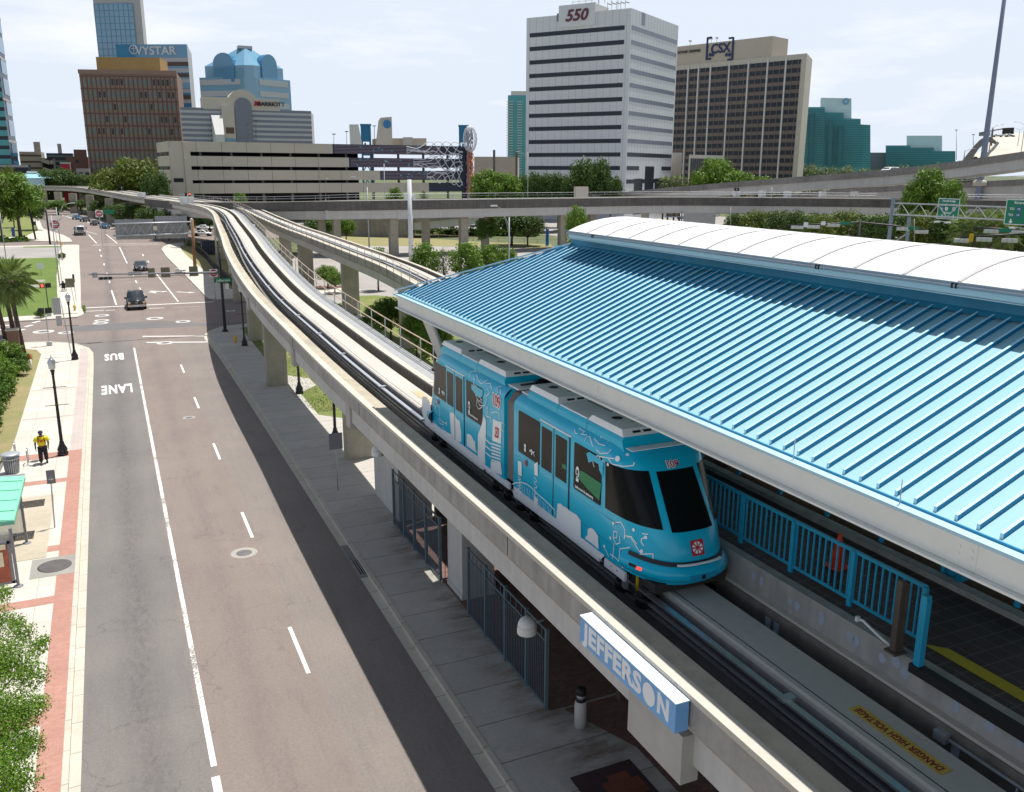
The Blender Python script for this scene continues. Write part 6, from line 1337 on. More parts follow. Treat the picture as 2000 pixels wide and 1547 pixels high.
# far station with blue hipped roof
p=GD(64,348,425); t=thing('monorail_station','small far monorail station with a pale blue hipped roof at the end of the curve','station',(p.x,p.y,0))
rt=Vector((p.y,-p.x,0)).normalized(); fw=Vector((p.x,p.y,0)).normalized(); s_=425/FPX; base=Vector((p.x,p.y,0)); ze=GD(64,348,425).z; zt_=GD(64,338,425).z
mb=MB(); E=[base+rt*(-28*s_),base+rt*(28*s_),base+rt*(28*s_)+fw*14,base+rt*(-28*s_)+fw*14]; T_=[base+rt*(-8*s_)+fw*7,base+rt*(8*s_)+fw*7]; mb.add([v+Vector((0,0,ze)) for v in E]+[v+Vector((0,0,zt_)) for v in T_],[(0,1,5,4),(1,2,5),(2,3,4,5),(3,0,4)]); part(t,'hipped_roof',mb,'roof_blue')
mb=MB(); A=base+rt*(-24*s_)+fw; B=base+rt*(17*s_)+fw; mb.prism([(q.x,q.y) for q in (A,B,B+fw*11,A+fw*11)],0,ze-.1); part(t,'wall',mb,'trim_lightblue'); mb=MB(); mb.beam(T_[0]+Vector((0,0,zt_+.3)),T_[1]+Vector((0,0,zt_+.3)),2.5,.8); part(t,'ridge_vault',mb,'skylight_white')
# ---------------- motorway ramps on the right ----------------
def mramp(name,label,pts,wd=9,par=1.3,gd=1.8,D2=True,wall_to=None):
    P=crom([GD(*p) for p in pts],4); F=frames(P); t=thing(name,label,'ramp',tuple(Vector((P[len(P)//2].x,P[len(P)//2].y,0)))); K=dict(parent=t,world=True)
    mb=MB(); sweep(mb,F,[(.25,0),(.25,-par),(-wd,-par),(-wd,-.2),(-wd+.3,-.2),(-wd+.3,-par+.1),(-.1,-par+.1),(-.1,0)]); mb.build('parapet',MATS['viaduct_mid'],**K)
    mb=MB(); sweep(mb,F,[(-.3,-par),(-.3,-par-gd),(-wd+.5,-par-gd),(-wd+.5,-par)]); mb.build('girder',MATS['concrete_light'],**K)
    mb=MB(); sweep(mb,F,[(-.1,-par+.12),(-wd+.3,-par+.12),(-wd+.3,-par+.16),(-.1,-par+.16)]); mb.build('deck',MATS['asphalt_pale'],**K)
    return t,F,K
mat('viaduct_mid',(.24,.225,.215),.95,.35,1.5,streak=.4)
t,F,K=mramp('motorway_ramp','long concrete ramp rising behind the monorail viaduct, carrying the white cars',[(545,443,236),(640,434,224),(730,429,216),(850,420,214),(1000,404,222),(1180,379,238),(1300,367,236),(1450,354,228),(1600,342,218),(1740,331,208),(1870,315,202),(2000,296,196),(2200,270,190)])
mb=MB(); Fs=[f for f in F if f[0].z<5.2]; sweep(mb,Fs,[(.2,-1.0),(.2,-7),(-8.6,-7),(-8.6,-1)]); mb.build('retaining_wall',MATS['viaduct_mid'],**K)
for i in range(0,len(F),10):
    p,r=F[i]
    if p.z>6: mb=MB(); mb.cbox(p+r*-4.5+Vector((0,0,-p.z/2-1.5)),(1.4,1.4,p.z-3.2)); mb.build('pier',MATS['concrete_pier'],**K)
t,F,K=mramp('motorway_ramp','lower darker ramp between the rising ramp and the monorail viaduct',[(1480,388,262),(1600,373,256),(1700,366,250),(1860,357,240),(2000,350,232),(2200,340,225)],gd=3.0)
mb=MB(); mb.tube([p+r*.1+Vector((0,0,.8)) for p,r in F],.06,5); mb.tube([p+r*.1+Vector((0,0,.4)) for p,r in F],.06,5); mb.build('guard_rail',MATS['galv'],**K)
for i in range(0,len(F),9):
    p,r=F[i]; mb=MB(); mb.cbox(p+r*-4.5+Vector((0,0,-p.z/2-2)),(1.4,1.4,p.z-4)); mb.build('pier',MATS['concrete_pier'],**K)
# distant river bridge approach
c0=GD(1950,300,360); t=thing('bridge_approach','pale concrete bridge approach climbing away at the right edge, with a dark curved side wall','bridge',(c0.x,c0.y,0)); mat('bridge_deck',(.55,.50,.43),.9,.08,.3)
q=[GD(*p) for p in ((1890,311,330),(2120,300,335),(2120,252,560),(1966,261,560),(1938,266,520),(1930,280,430),(1908,300,360))]
mb=MB(); mb.add(q+[v-Vector((0,0,3)) for v in q],[tuple(range(7))]+[(i,(i+1)%7,7+(i+1)%7,7+i) for i in range(7)]); mb.build('deck',MATS['bridge_deck'],t,world=True)
extr(t,[(1879,314),(1890,300),(1902,285),(1914,273),(1926,266),(1936,268),(1946,276),(1948,281),(1936,276),(1924,279),(1912,290),(1904,302),(1899,313)],326,10,'curved_wall','viaduct_mid')
extr(t,[(1948,276),(1952,279),(1942,292),(1928,304),(1918,311),(1905,314),(1930,297),(1942,284)],324,6,'wing_wall','concrete_light'); extr(t,[(1899,313),(1903,306),(1908,306),(1913,313)],325.5,1,'arch_opening','garage_dark')
mb=MB()
for k in range(3):
    a=GD(1928-k*6,300+k*4,330); b=GD(1952+k*6,270+k*2,500); mb.beam(a,b,.6,.5)
mb.build('lane_barrier',MATS['seam_grey'],t,world=True)
# overhead signs on the bridge
t=thing('overhead_sign','dark overhead direction signs seen from behind on the distant bridge','sign',tuple(Vector((GD(1938,270,380).x,GD(1938,270,380).y,20))))
extr(t,[(1958,250),(1981,249),(1980,262),(1957,261)],380,.4,'panel','rubber_black'); extr(t,[(1912,259),(1934,258),(1934,265),(1912,266)],381,.4,'panel','pane_grey'); mb=MB(); mb.beam(GD(1939,251,380),GD(1936,285,380),.6); mb.beam(GD(1912,260,380),GD(1962,251,380),.4); mb.build('post',MATS['steel_brown'],t,world=True)
# light poles of the motorway
def davit(px,pyt,pyb,D,lb,arm=1,grp='tall light poles along the motorway',two=False,m='galv',L_=14):
    b=GD(px,pyb,D); tp=GD(px,pyt,D); t=thing('street_light',lb,'light pole',tuple(b),group=grp); mb=MB(); mb.tube([(0,0,0),(0,0,tp.z-b.z)],[.16,.09],6); mb.build('pole',MATS[m],t)
    rt=Vector((b.y,-b.x,0)).normalized(); s=L_*D/FPX
    for a in ([arm,-arm] if two else [arm]):
        mb=MB(); mb.tube([Vector((0,0,tp.z-b.z-.3*s)),rt*(a*s*.5)+Vector((0,0,tp.z-b.z+.05*s)),rt*(a*s)+Vector((0,0,tp.z-b.z+.12*s))],.06,5); mb.build('arm',MATS[m],t); mb=MB(); mb.cbox(rt*(a*s*1.08)+Vector((0,0,tp.z-b.z+.1*s)),(.18*s,.1*s,.06*s),math.atan2(rt.y,rt.x)); mb.build('lamp_head',MATS['cabinet_white'],t)
    return t
davit(1931,246,300,330,'light pole with a right arm behind the big mast on the bridge'); davit(1994,240,300,340,'light pole at the right edge above the bridge',-1); davit(1882,292,315,300,'low light pole left of the curved bridge wall'); davit(1986,252,296,400,'small double light pole beside the right edge',1,two=True,L_=6)
def lpole(px,pyt,pyb,D,lb,r=.14,grp='slim light poles against the sky',head=True,m='galv'):
    b=GD(px,pyb,D); tp=GD(px,pyt,D); t=thing('light_pole',lb,'light pole',tuple(b),group=grp); mb=MB(); mb.tube([(0,0,0),tuple(tp-b)],[r,r*.7],6); mb.build('pole',MATS[m],t)
    if head: mb=MB(); mb.cbox(tp-b,(1.1,.5,.25),-math.atan2(b.x,b.y)); mb.build('lamp_head',MATS['steel_brown'],t)
    return t
lpole(1868,254,312,420,'tall slim light pole right of the low teal offices'); lpole(1901,263,285,400,'short light pole just left of the curved bridge wall',m='galv')
lpole(652,262,292,290,'leftmost of the light poles on the garage roof'); lpole(677,257,292,292,'light pole on the garage roof left of the white fin'); lpole(731,246,292,300,'light pole on the garage roof in front of the clock tower',m='steel_brown'); lpole(500,236,287,282,'brown light pole on the garage roof before the dark arch',m='steel_brown'); lpole(484,243,287,281,'shorter brown light pole on the garage roof before the arch',m='steel_brown')
# giant mast
b=GD(1915,352,236); t=thing('high_mast','very tall tapering steel mast leaning out of the top right of the view','mast',(b.x,b.y,0)); mb=MB(); tp=GD(1963,0,236); mb.tube([(0,0,0),(0,0,b.z),(0,0,30),(0,0,75)],[.75,.72,.55,.30],12); mb.build('shaft',mat('mast_paint',(.20,.24,.33),.5,.1,.4),t); mb=MB(); mb.lathe([(1.6,b.z-1.3),(1.5,b.z-.2),(.8,b.z+.1)],12); mb.build('base_collar',MATS['bridge_deck'],t)
# sign gantry in front of the viaduct
Dg_=118.
g0=GD(1744,395,Dg_); t=thing('sign_gantry','grey lattice sign gantry with green motorway signs above the station vault','sign gantry',(g0.x,g0.y,0)); KG=dict(parent=t,world=True)
g1=GD(2130,420,Dg_*.90); u=(g1-g0); u.z=0; u.normalize(); zt=g0.z-.1; zb=zt-1.35
mb=MB(); 
for dz in (zt,zb):
    for dd in (0,.9):
        a=Vector((g0.x,g0.y,dz))+Vector((-u.y,u.x,0))*dd; mb.beam(a,a+u*32,.12)
for i in range(26):
    a=Vector((g0.x,g0.y,0))+u*(i*1.2); b=a+u*1.2; z0,z1=(zt,zb) if i%2 else (zb,zt); mb.beam(a+Vector((0,0,z0)),b+Vector((0,0,z1)),.07); q=Vector((-u.y,u.x,0))*.9; mb.beam(a+Vector((0,0,zt)),b+q+Vector((0,0,zt)),.05)
mb.build('truss',MATS['galv'],**KG)
mb=MB(); mb.beam((g0.x,g0.y,0),(g0.x,g0.y,zt+.6),.3); q=Vector((g0.x,g0.y,0))+u*1.6+Vector((-u.y,u.x,0))*1.2; mb.beam(q,q+Vector((0,0,zt-1.6)),.28); mb.build('post',mat('post_blue',(.18,.24,.30),.5,.1,2),**KG)
mb=MB(); 
for z in (1,4,6.8): mb.beam((g0.x,g0.y,z),q+Vector((0,0,z+1.6)),.12)
mb.build('post_bracing',MATS['galv'],**KG)
mat('sign_green',(.0,.20,.11),.45,.06,2); mat('shield_blue',(.02,.08,.35),.5,0)
def gsign(x0,y0,x1,y1,lb,texts,shields,arrows_,D=Dg_-1.0):
    a=GD(x0,y1,D); b=GD(x1,y1,D*(.985)); top=GD(x0,y0,D).z; rt=Vector((b.x-a.x,b.y-a.y,0)); W=rt.length; rt.normalize(); H=top-a.z
    t=thing('motorway_sign',lb,'sign',tuple(a)); M=frame((0,0,0),rt,(0,0,1)); mb=MB(); mb.box(0,W,0,H,-.08,0,M); mb.build('panel',MATS['sign_green'],t)
    mb=MB(); w_=.07
    for r in ((0,W,0,w_),(0,W,H-w_,H),(0,w_,w_,H-w_),(W-w_,W,w_,H-w_)): mb.box(*r,0,.01,M)
    mb.build('border',MATS['sign_white'],t)
    mb=MB()
    for tx,fx,fy,sz in texts: textmb(mb,tx,sz*H,M@Matrix.Translation((fx*W,fy*H,.012)),.004,.008)
    for fx in arrows_:
        cx=fx*W; cy=.13*H; mb.add([M@Vector((cx+x*H*.10,cy+y*H*.10,.015)) for x,y in ((0,-1),(.9,.1),(.35,.0),(.25,1),(-.25,1),(-.35,0),(-.9,.1))],[tuple(range(7))])
    mb.build('lettering',MATS['sign_white'],t)
    for fx,fy,m,tx in shields:
        mb=MB(); s=.095*H; mb.add([M@Vector((fx*W+x*s,fy*H+y*s,.014)) for x,y in ((0,-1.1),(.8,-.5),(1,.3),(.75,.9),(-.75,.9),(-1,.3),(-.8,-.5))],[tuple(range(7))]); mb.build('route_shield',MATS[m],t)
        mb=MB(); textmb(mb,tx,s*1.3,M@Matrix.Translation((fx*W,fy*H,.022)),.002,.004); mb.build('route_number',MATS['sign_white' if m!='sign_white' else 'rubber_black'],t)
    mb=MB(); mb.beam(M@Vector((W*.1,-.25,-.1)),M@Vector((W*.95,-.35,.9)),.06); mb.cbox(M@Vector((W*.3,-.3,.9)),(.7,.3,.18)); mb.cbox(M@Vector((W*.8,-.3,.9)),(.7,.3,.18)); mb.build('sign_lights',MATS['cabinet_white'],t)
gsign(1829,387,1871,427,'green motorway sign reading Acosta Bridge with two down arrows',(('Acosta Bridge',.5,.88,.13),('SOUTH',.30,.68,.12),('EAST',.75,.68,.12),('Beaches',.5,.31,.12)),((.22,.50,'shield_blue','95'),(.42,.50,'sign_white','1'),(.77,.50,'sign_white','90')),(.25,.78))
gsign(1960,389,2050,438,'green motorway sign reading Riverside, cut by the right edge',(('Riverside Ave',.42,.87,.15),('TO',.14,.62,.13),('NORTH',.62,.60,.13),('TO',.13,.38,.13),('WEST',.60,.36,.13)),((.30,.62,'shield_blue','95'),(.29,.38,'shield_blue','10')),(.15,.75),Dg_*.93)
# traffic signals on mast arms above the vault
mat('signal_back',(.60,.60,.58),.5,.1,3); mat('signal_black',(.02,.02,.022),.5,0)
def mastarm(pts,post,D,heads,signs,lb,extra=None):
    p=GD(post[0],post[1],D); t=thing('traffic_signal',lb,'traffic signal',(p.x,p.y,0)); mb=MB(); mb.tube([(p.x,p.y,0),(p.x,p.y,p.z+.3)],[.16,.12],8); mb.build('post',MATS['signal_black'],t,world=True)
    mb=MB(); mb.tube([GD(*q,D) for q in pts],.09,6); mb.build('arm',MATS['signal_black'],t,world=True)
    for hx,hy in heads:
        c=GD(hx,hy,D); rt=Vector((c.y,-c.x,0)).normalized(); M=frame(c,rt,(0,0,1)); mb=MB(); mb.box(-.62,.62,-.17,.17,-.15,.1,M); mb.build('signal_head',MATS['signal_back'],t,world=True)
        mb=MB()
        for k in (-1,0,1): mb.lathe([(.15,0),(.17,.22),(.15,.22)],10,M=frame(M@Vector((k*.4,0,0)),rt,(0,0,1)))
        mb.build('visors',MATS['signal_back'],t,world=True)
    for sx_,sy,w_,h,m in signs:
        c=GD(sx_,sy,D-.2); rt=Vector((c.y,-c.x,0)).normalized(); mb=MB(); mb.box(-w_/2,w_/2,-h/2,h/2,-.02,.02,frame(c,rt,(0,0,1))); mb.build('sign_plate',MATS[m],t,world=True)
    return t
mastarm([(1530,441),(1600,438),(1680,434),(1740,440),(1812,450)],(1680,434),98,[(1557,444),(1589,443),(1628,440),(1764,447),(1800,453)],[(1574,439,.45,.5,'sign_white'),(1608,436,.45,.4,'sign_white'),(1651,436,.95,.32,'sign_green'),(1783,446,.9,.32,'sign_green')],'long mast arm with five horizontal signal heads and two green name plates')
mastarm([(1900,444),(1950,447),(2010,452)],(2008,451),92,[(1936,452),(1987,454)],[(1964,450,1.0,.34,'sign_green')],'shorter signal arm at the right edge with one green name plate')
mastarm([(1875,463),(1940,460),(2012,456)],(2010,456),88,[(1878,470),(1922,468),(1972,470)],[(1897,464,.35,.7,'yellow_spring')],'lowest signal arm at the right edge with a yellow box')
lpole(1427,405,447,90,'thin pale pole standing in front of the viaduct above the vault',.04,head=False); lpole(1786,427,472,88,'thin grey pole in front of a viaduct pier above the vault',.04,head=False)
# ---------------- street furniture ----------------
mat('lamp_black',(.012,.010,.013),.4,.2,6,obj=True); mat('lamp_glass',(.70,.74,.74),.25,.05,5,obj=True); mat('hydrant_yellow',(.75,.42,.01),.45,.1,6,obj=True); mat('stop_red',(.45,.01,.03),.45,0); mat('olive_plate',(.20,.19,.12),.7,.12,4,obj=True); mat('wood_pole',(.24,.13,.06),.85,.3,6,obj=True); mat('mint_roof',(.22,.62,.43),.5,.05,3); mat('shelter_grey',(.22,.22,.25),.5,.1,5); mat('shelter_glass',(.62,.62,.56),.15,.05,3,alpha=.38); mat('poster_red',(.38,.10,.05),.6,.4,2,scale2=1); mat('poster_cream',(.72,.66,.48),.6,.1,3); mat('steel_bright',(.55,.57,.60),.3,.1,6,metal=.8)
def lantern(x,y,lb,h=5.6,arms=True,z=.14):
    t=thing('street_lamp',lb,'street lamp',(x,y,z),group='black lantern street lamps')
    mb=MB(); mb.lathe([(.27,0),(.28,.16),(.22,.22),(.27,.30),(.24,.40),(.14,.62),(.12,.70),(.13,.74),(.09,.80),(.075,h*.5),(.062,h-1.05),(.09,h-1.02),(.075,h-.95),(.12,h-.82),(.10,h-.76)],14); mb.build('post',MATS['lamp_black'],t)
    mb=MB(); mb.lathe([(.10,h-.76),(.16,h-.70),(.19,h-.44),(.185,h-.40)],14); mb.build('globe',MATS['lamp_glass'],t)
    mb=MB(); mb.lathe([(.22,h-.41),(.23,h-.37),(.17,h-.30),(.19,h-.27),(.10,h-.17),(.04,h-.12),(.05,h-.08),(.012,h-.02),(.008,h+.1),(.001,h+.1)],14); mb.build('cap',MATS['steel_bright'],t)
    if arms:
        for z_ in (h-1.75,h-2.75):
            m=MB(); m.tube([(-.58,0,z_),(.58,0,z_)],.018,5); m.lathe([(.08,z_-.05),(.1,z_),(.08,z_+.05)],10); m.build('banner_arm',MATS['lamp_black'],t)
    return t
L0=lantern(-3.41,52.66,'black lantern lamp beside the walking person in yellow'); 
for x,y,lb in ((-3.43,80.4,'black lantern lamp near the corner, left of the road words'),(10.33,81.1,'black lantern lamp beside the yellow hydrant at the right corner'),(11.35,61.5,'black lantern lamp standing on the grass edge under the guideway'),(11.0,49.2,'black lantern lamp partly hidden behind the sign post under the guideway'),(15.2,142,'black lantern lamp behind the dark fence under the guideway')): dup(L0,(x,y,.14),label=lb)
H0=thing('fire_hydrant','yellow fire hydrant on the shaded right corner of the crossing','hydrant',(9.77,82.95,.14),group='yellow fire hydrants'); mb=MB(); mb.lathe([(.15,0),(.15,.05),(.10,.07),(.10,.42),(.13,.44),(.13,.47),(.11,.50),(.08,.60),(.03,.65),(.03,.70),(.001,.71)],12); mb.build('barrel',MATS['hydrant_yellow'],H0)
mb=MB(); mb.tube([(-.2,0,.36),(.2,0,.36)],.055,8); mb.tube([(0,-.19,.33),(0,0,.33)],.07,8); mb.build('nozzle',MATS['hydrant_yellow'],H0)
dup(H0,(-4.1,109.6,.14),label='yellow fire hydrant at the far left corner in front of the sign pole'); dup(H0,(-9.85,214.4,.1),label='distant yellow hydrant beside the black signal pole at the second crossing'); dup(H0,(-8.7,206.5,.15),label='distant yellow hydrant at the near kerb of the second crossing')
# white post with orange top
t=thing('marker_post','white marker post with an orange top in the grass corner','post',(-6.45,77.5,.14)); mb=MB(); mb.lathe([(.055,0),(.055,.85)],10); mb.build('post',MATS['box_white'],t); mb=MB(); mb.lathe([(.06,.85),(.06,1.2),(.03,1.23),(.001,1.23)],10); mb.build('top',MATS['cone_orange'],t)
t=thing('brick_pier','square brown brick gate pier beside the palms','pier',(-8.0,83.6,.1)); mb=MB(); mb.box(-.42,.42,-.35,.35,0,2.3); mb.build('shaft',MATS['brick_building'],t); mb=MB(); mb.box(-.5,.5,-.43,.43,2.3,2.42); mb.build('cap_stone',MATS['concrete_cap'],t)
t=thing('iron_fence','dark iron fence running between the hedge and the brick pier','fence',(-8.9,76,.1)); mb=MB()
for i in range(60): mb.box(-.01,.01,i*.13-.01,i*.13+.01,0,1.3)
mb.box(-.02,.02,0,7.8,1.2,1.25); mb.box(-.02,.02,0,7.8,.15,.2); mb.build('panel',MATS['fence_dark'],t); mb=MB(); mb.box(-.05,.05,-.05,.05,0,1.5); mb.build('post',MATS['fence_dark'],t)
def signpost(x,y,h,lb,name='sign_post',plate=(.6,.9),pm='olive_plate',z=.14,lean=(0,0),pr=.03,cat='sign',face=None,group=None,pz=None,yoff=.04,pmat='galv'):
    t=thing(name,lb,cat,(x,y,z),group=group); mb=MB(); mb.tube([(0,0,0),(lean[0],lean[1],h)],pr,6); mb.build('post',MATS[pmat],t)
    if plate: mb=MB(); zc=pz if pz else h-plate[1]/2; mb.box(-plate[0]/2,plate[0]/2,-.012,.012,zc-plate[1]/2,zc+plate[1]/2,Matrix.Translation((lean[0],lean[1]-yoff,0))); mb.build('plate',MATS[pm],t)
    return t
t=signpost(-3.37,41.4,2.64,'bus stop sign on a slim leaning pole, seen from behind','bus_stop_sign',(.34,.62),'shelter_grey',lean=(.10,.1))
mb=MB(); mb.disc((.10,-.0,2.25),.10,14,M=Matrix.Rotation(0,4,'X')); mb.add([(.10+.09*math.cos(a*.52),.035,2.25+.11*math.sin(a*.52)) for a in range(12)],[tuple(range(12))]); mb.build('round_label',MATS['shelter_glass'],t)
mb=MB(); mb.disc((.12,.04,.006),.35,12,sy=.6); 
t=signpost(9.18,41.05,2.95,'dark square sign back on a slim pole in front of the guideway column',plate=(.66,.82),pm='shelter_grey')
t=thing('sign_post','tall grey sign backs on a thin leaning pole beside the corner lamp','sign',(-3.73,81.96,.14)); mb=MB(); mb.tube([(0,0,0),(-.35,.3,5.0)],.04,6); mb.build('post',MATS['galv'],t); mb=MB(); mb.box(-1.0,-.38,.25,.28,3.55,4.95); mb.box(-.85,-.42,.25,.28,2.6,3.45); mb.build('plate',MATS['seam_grey'],t)
signpost(-4.11,116.6,3.3,'slim pedestrian signal pole at the far left corner','sign_post',(.22,1.0),'signal_black',cat='signal'); signpost(-4.24,114.85,3.0,'leaning pole with a square grey sign back by the yellow hydrant',plate=(.95,1.05),pm='olive_plate',lean=(-.25,.1))
signpost(-9.4,147.5,1.9,'small white sign on a short post in the green lot',plate=(.9,.8),pm='sign_white'); signpost(-18.5,222,3.0,'blue and white sign by the left pavement in front of the big tree',plate=(.6,2.0),pm='shield_blue')
t=signpost(11.0,41.3,.01,'x',plate=None) if 0 else None
def noentry(x,y,zc,r,lb,base=.14):
    t=thing('no_entry_sign',lb,'sign',(x,y,base)); mb=MB(); mb.tube([(0,.03,0),(0,.03,zc-base+r)],.035,6); mb.build('post',MATS['galv'],t); z=zc-base
    mb=MB(); mb.box(-r*1.12,r*1.12,-.0,.02,z-r*1.12,z+r*1.12); mb.build('panel',MATS['sign_white'],t)
    M=frame((0,-.006,z),(1,0,0),(0,0,1)); mb=MB(); mb.disc((0,0,0),r,22,M=M); mb.build('disc',MATS['stop_red'],t); mb=MB(); mb.box(-r*.72,r*.72,-r*.14,r*.14,0,.01,M); textmb(mb,'DO NOT',r*.34,M@Matrix.Translation((0,r*.45,.004)),.001,.002); textmb(mb,'ENTER',r*.34,M@Matrix.Translation((0,-r*.45,.004)),.001,.002); mb.build('lettering',MATS['sign_white'],t)
noentry(11.3,112.5,3.35,.42,'red and white DO NOT ENTER sign on the right, behind the signal pole'); noentry(-6.2,134,8.3,.55,'red DO NOT ENTER sign on the tall grey pole at the left') ; noentry(-1.0,196,6.9,.6,'distant red DO NOT ENTER sign above the sign gantry')
# pedestrian signals, left corner
mat('hand_red',(.9,.05,.03),.5,0,emit=(1,.08,.04),es=2.5)
def pedsig(x,y,h,lb,lit,dark=False):
    t=thing('pedestrian_signal',lb,'traffic signal',(x,y,.14)); mb=MB(); mb.tube([(0,0,.35),(0,0,h)],.045,8); mb.build('pole',MATS['lamp_black' if dark else 'galv'],t); mb=MB(); mb.box(-.22,.22,-.22,.22,0,.35); mb.build('footing',MATS['seam_grey'],t)
    for dx,ry in ((-.33,0),(.25,.6)): mb=MB(); mb.box(-.24,.24,-.12,.12,-.24,.24,Matrix.Translation((dx,0,h-.1))@Matrix.Rotation(ry,4,'Z')); mb.build('head',MATS['signal_black'],t)
    if lit: mb=MB(); mb.box(-.43,-.20,-.125,-.121,h-.25,h+.06); mb.build('lit_hand',MATS['hand_red'],t)
pedsig(-5.66,87.93,3.25,'grey pole with two black pedestrian signal boxes on the near left corner',False); pedsig(-6.5,106.2,3.4,'black pole with a lit red hand signal at the far side of the crossing',True,True)
# main mast arm over the road
t=thing('traffic_signal','black mast arm signal pole carrying the green Jefferson name plate','traffic signal',(9.62,89.24,.14)); KS=dict(parent=t)
mb=MB(); mb.lathe([(.3,0),(.3,.12),(.17,.18),(.13,5.0),(.10,7.7),(.001,7.75)],12); mb.build('pole',MATS['post_blue'] if 0 else MATS['lamp_black'],**KS)
mb=MB(); mb.tube([(0,0,5.75),(-5.5,0,5.88),(-11.5,0,6.05)],[.11,.08,.05],8); mb.build('mast_arm',MATS['shelter_grey'],**KS)
for dx,w_,h,m in ((-6.18,.62,.9,'olive_plate'),(-4.95,.8,.95,'olive_plate'),(-2.45,.8,.95,'olive_plate'),(-7.6,1.15,.34,'seam_grey'),(-11.0,.45,.5,'seam_grey')): mb=MB(); mb.box(dx-w_/2,dx+w_/2,.06,.10,5.95-h/2+.02,5.95+h/2); mb.build('sign_plate',MATS[m],**KS)
mb=MB(); mb.box(-10.75,-9.55,-.15,.12,5.52,5.80); mb.build('signal_head',MATS['seam_grey'],**KS); mb=MB(); 
for k in range(3): mb.cbox((-10.5+k*.38,-.1,5.66),(.3,.3,.24))
mb.build('signal_visor',MATS['signal_black'],**KS); mb=MB(); mb.cbox((-3.6,0,6.08),(.9,.2,.16)); mb.cbox((-3.9,0,6.2),(.3,.25,.2)); mb.build('camera',MATS['box_white'],**KS)
mb=MB(); mb.box(-.85,.85,-.20,-.17,-.20,.20,Matrix.Translation((.15,0,5.0))); mb.build('name_plate',MATS['sign_green'],**KS); mb=MB(); textmb(mb,'Jefferson',.36,frame((.15,-.205,5.0),(1,0,0),(0,0,1)),.002,.004); mb.build('lettering',MATS['sign_white'],**KS)
mb=MB(); mb.tube([(-.0,0,4.2),(.45,0,4.3)],.03,5); mb.cbox((.5,0,4.4),(.3,.3,.5)); mb.build('side_box',MATS['box_white'],**KS)
# gantry with sign backs, wooden pole
t=thing('sign_gantry','grey cantilever gantry with two sign backs over the far road','sign gantry',(11.8,143,.14)); mb=MB(); mb.tube([(0,0,0),(0,0,8.2)],.2,10); mb.build('post',MATS['galv'],t)
mb=MB(); 
for z in (7.7,6.0):
    for yy in (-.35,.35): mb.tube([(0,yy,z),(-11,yy,z-.1)],.10,7)
mb.build('chord',MATS['galv'],t); mb=MB()
for i in range(10): mb.beam((-i*1.1,-.35,7.7 if i%2 else 6.0),(-(i+1)*1.1,-.35,6.0 if i%2 else 7.7),.07); mb.beam((-i*1.1,.35,7.7),(-(i+1)*1.1,-.35,6),.04)
mb.build('lattice',MATS['galv'],t)
mat('sign_back',(.30,.30,.30),.6,.1,3)
for a,b,zt in ((-10.6,-5.3,8.2),(-5.1,-.6,8.6)):
    mb=MB(); mb.box(a,b,.5,.54,5.3,zt); mb.build('sign_back',MATS['sign_back'],t); mb=MB()
    for i in range(5): x=a+.4+(b-a-.8)*i/4; mb.box(x-.05,x+.05,.44,.5,5.2,zt)
    for z in (5.8,6.9,zt-.4): mb.box(a,b,.44,.5,z-.04,z+.04)
    mb.build('stiffeners',MATS['galv'],t)
mb=MB(); mb.cbox((-5.2,-.42,6.9),(.5,.1,.6)); mb.build('notice',MATS['poster_cream'],t)
t=thing('utility_pole','brown wooden utility pole beside the sign gantry','pole',(11.5,140.7,.14)); mb=MB(); mb.tube([(0,0,0),(.25,.3,8.2)],[.24,.19],10); mb.build('pole',MATS['wood_pole'],t); mb=MB(); mb.box(-.5,.5,-.35,.35,0,.12); mb.build('base_plate',MATS['seam_grey'],t)
# tall grey street lights left
def slight(x,y,h,arms,lb,z=.14,r=.09):
    t=thing('street_light',lb,'street light',(x,y,z),group='tall grey street lights'); mb=MB(); mb.tube([(0,0,0),(0,0,h)],[r,r*.65],8); mb.build('pole',MATS['galv'],t)
    for dx,dy,zz in arms: mb=MB(); mb.tube([(0,0,h-1.1),(dx*.5,dy*.5,zz-.35),(dx,dy,zz)],.035,5); mb.tube([(0,0,h-1.9),(dx*.45,dy*.45,zz-.5)],.025,5); mb.build('arm',MATS['galv'],t); mb=MB(); mb.cbox((dx*1.08,dy*1.08,zz),(.8,.25,.16),math.atan2(dy,dx)); mb.build('lamp_head',MATS['cabinet_white'],t)
slight(-6.45,133.1,9.4,[(2.6,0,9.5)],'tall grey street light behind the wheelchair user'); slight(-7.44,171.8,9.0,[(2.4,0,9.7)],'tall grey street light at the parking lot corner'); slight(-16.6,179.4,8.0,[(-.5,0,8)],'grey light pole standing in the parking lot at the left edge'); slight(-16.5,262,10.8,[(2.3,0,10.9)],'distant street light in front of the big left tree')
slight(44.0,161.2,12.4,[(-2.6,-1,14.2)],'grey street light with a forked arm in front of the viaduct',.1,.14); p=G(994,560); slight(p.x*.84,p.y*.84,10.3,[(-2.0,-.6,11.6)],'grey street light with a forked arm just above the blue roof',.1,.12)
slight(90,190,19.5,[(-2.5,0,19.6)],'distant street light behind the viaduct near the pale tower') ; p=GD(636,392,240); slight(p.x,p.y,p.z+.3,[(.6,0,GD(636,350,240).z)],'small street light behind the viaduct before the garage, left one'); p=GD(752,388,240)
slight(p.x,p.y,GD(752,316,240).z-.5,[(.6,0,GD(752,315,240).z)],'taller street light behind the viaduct before the garage, right one',.0,.14)
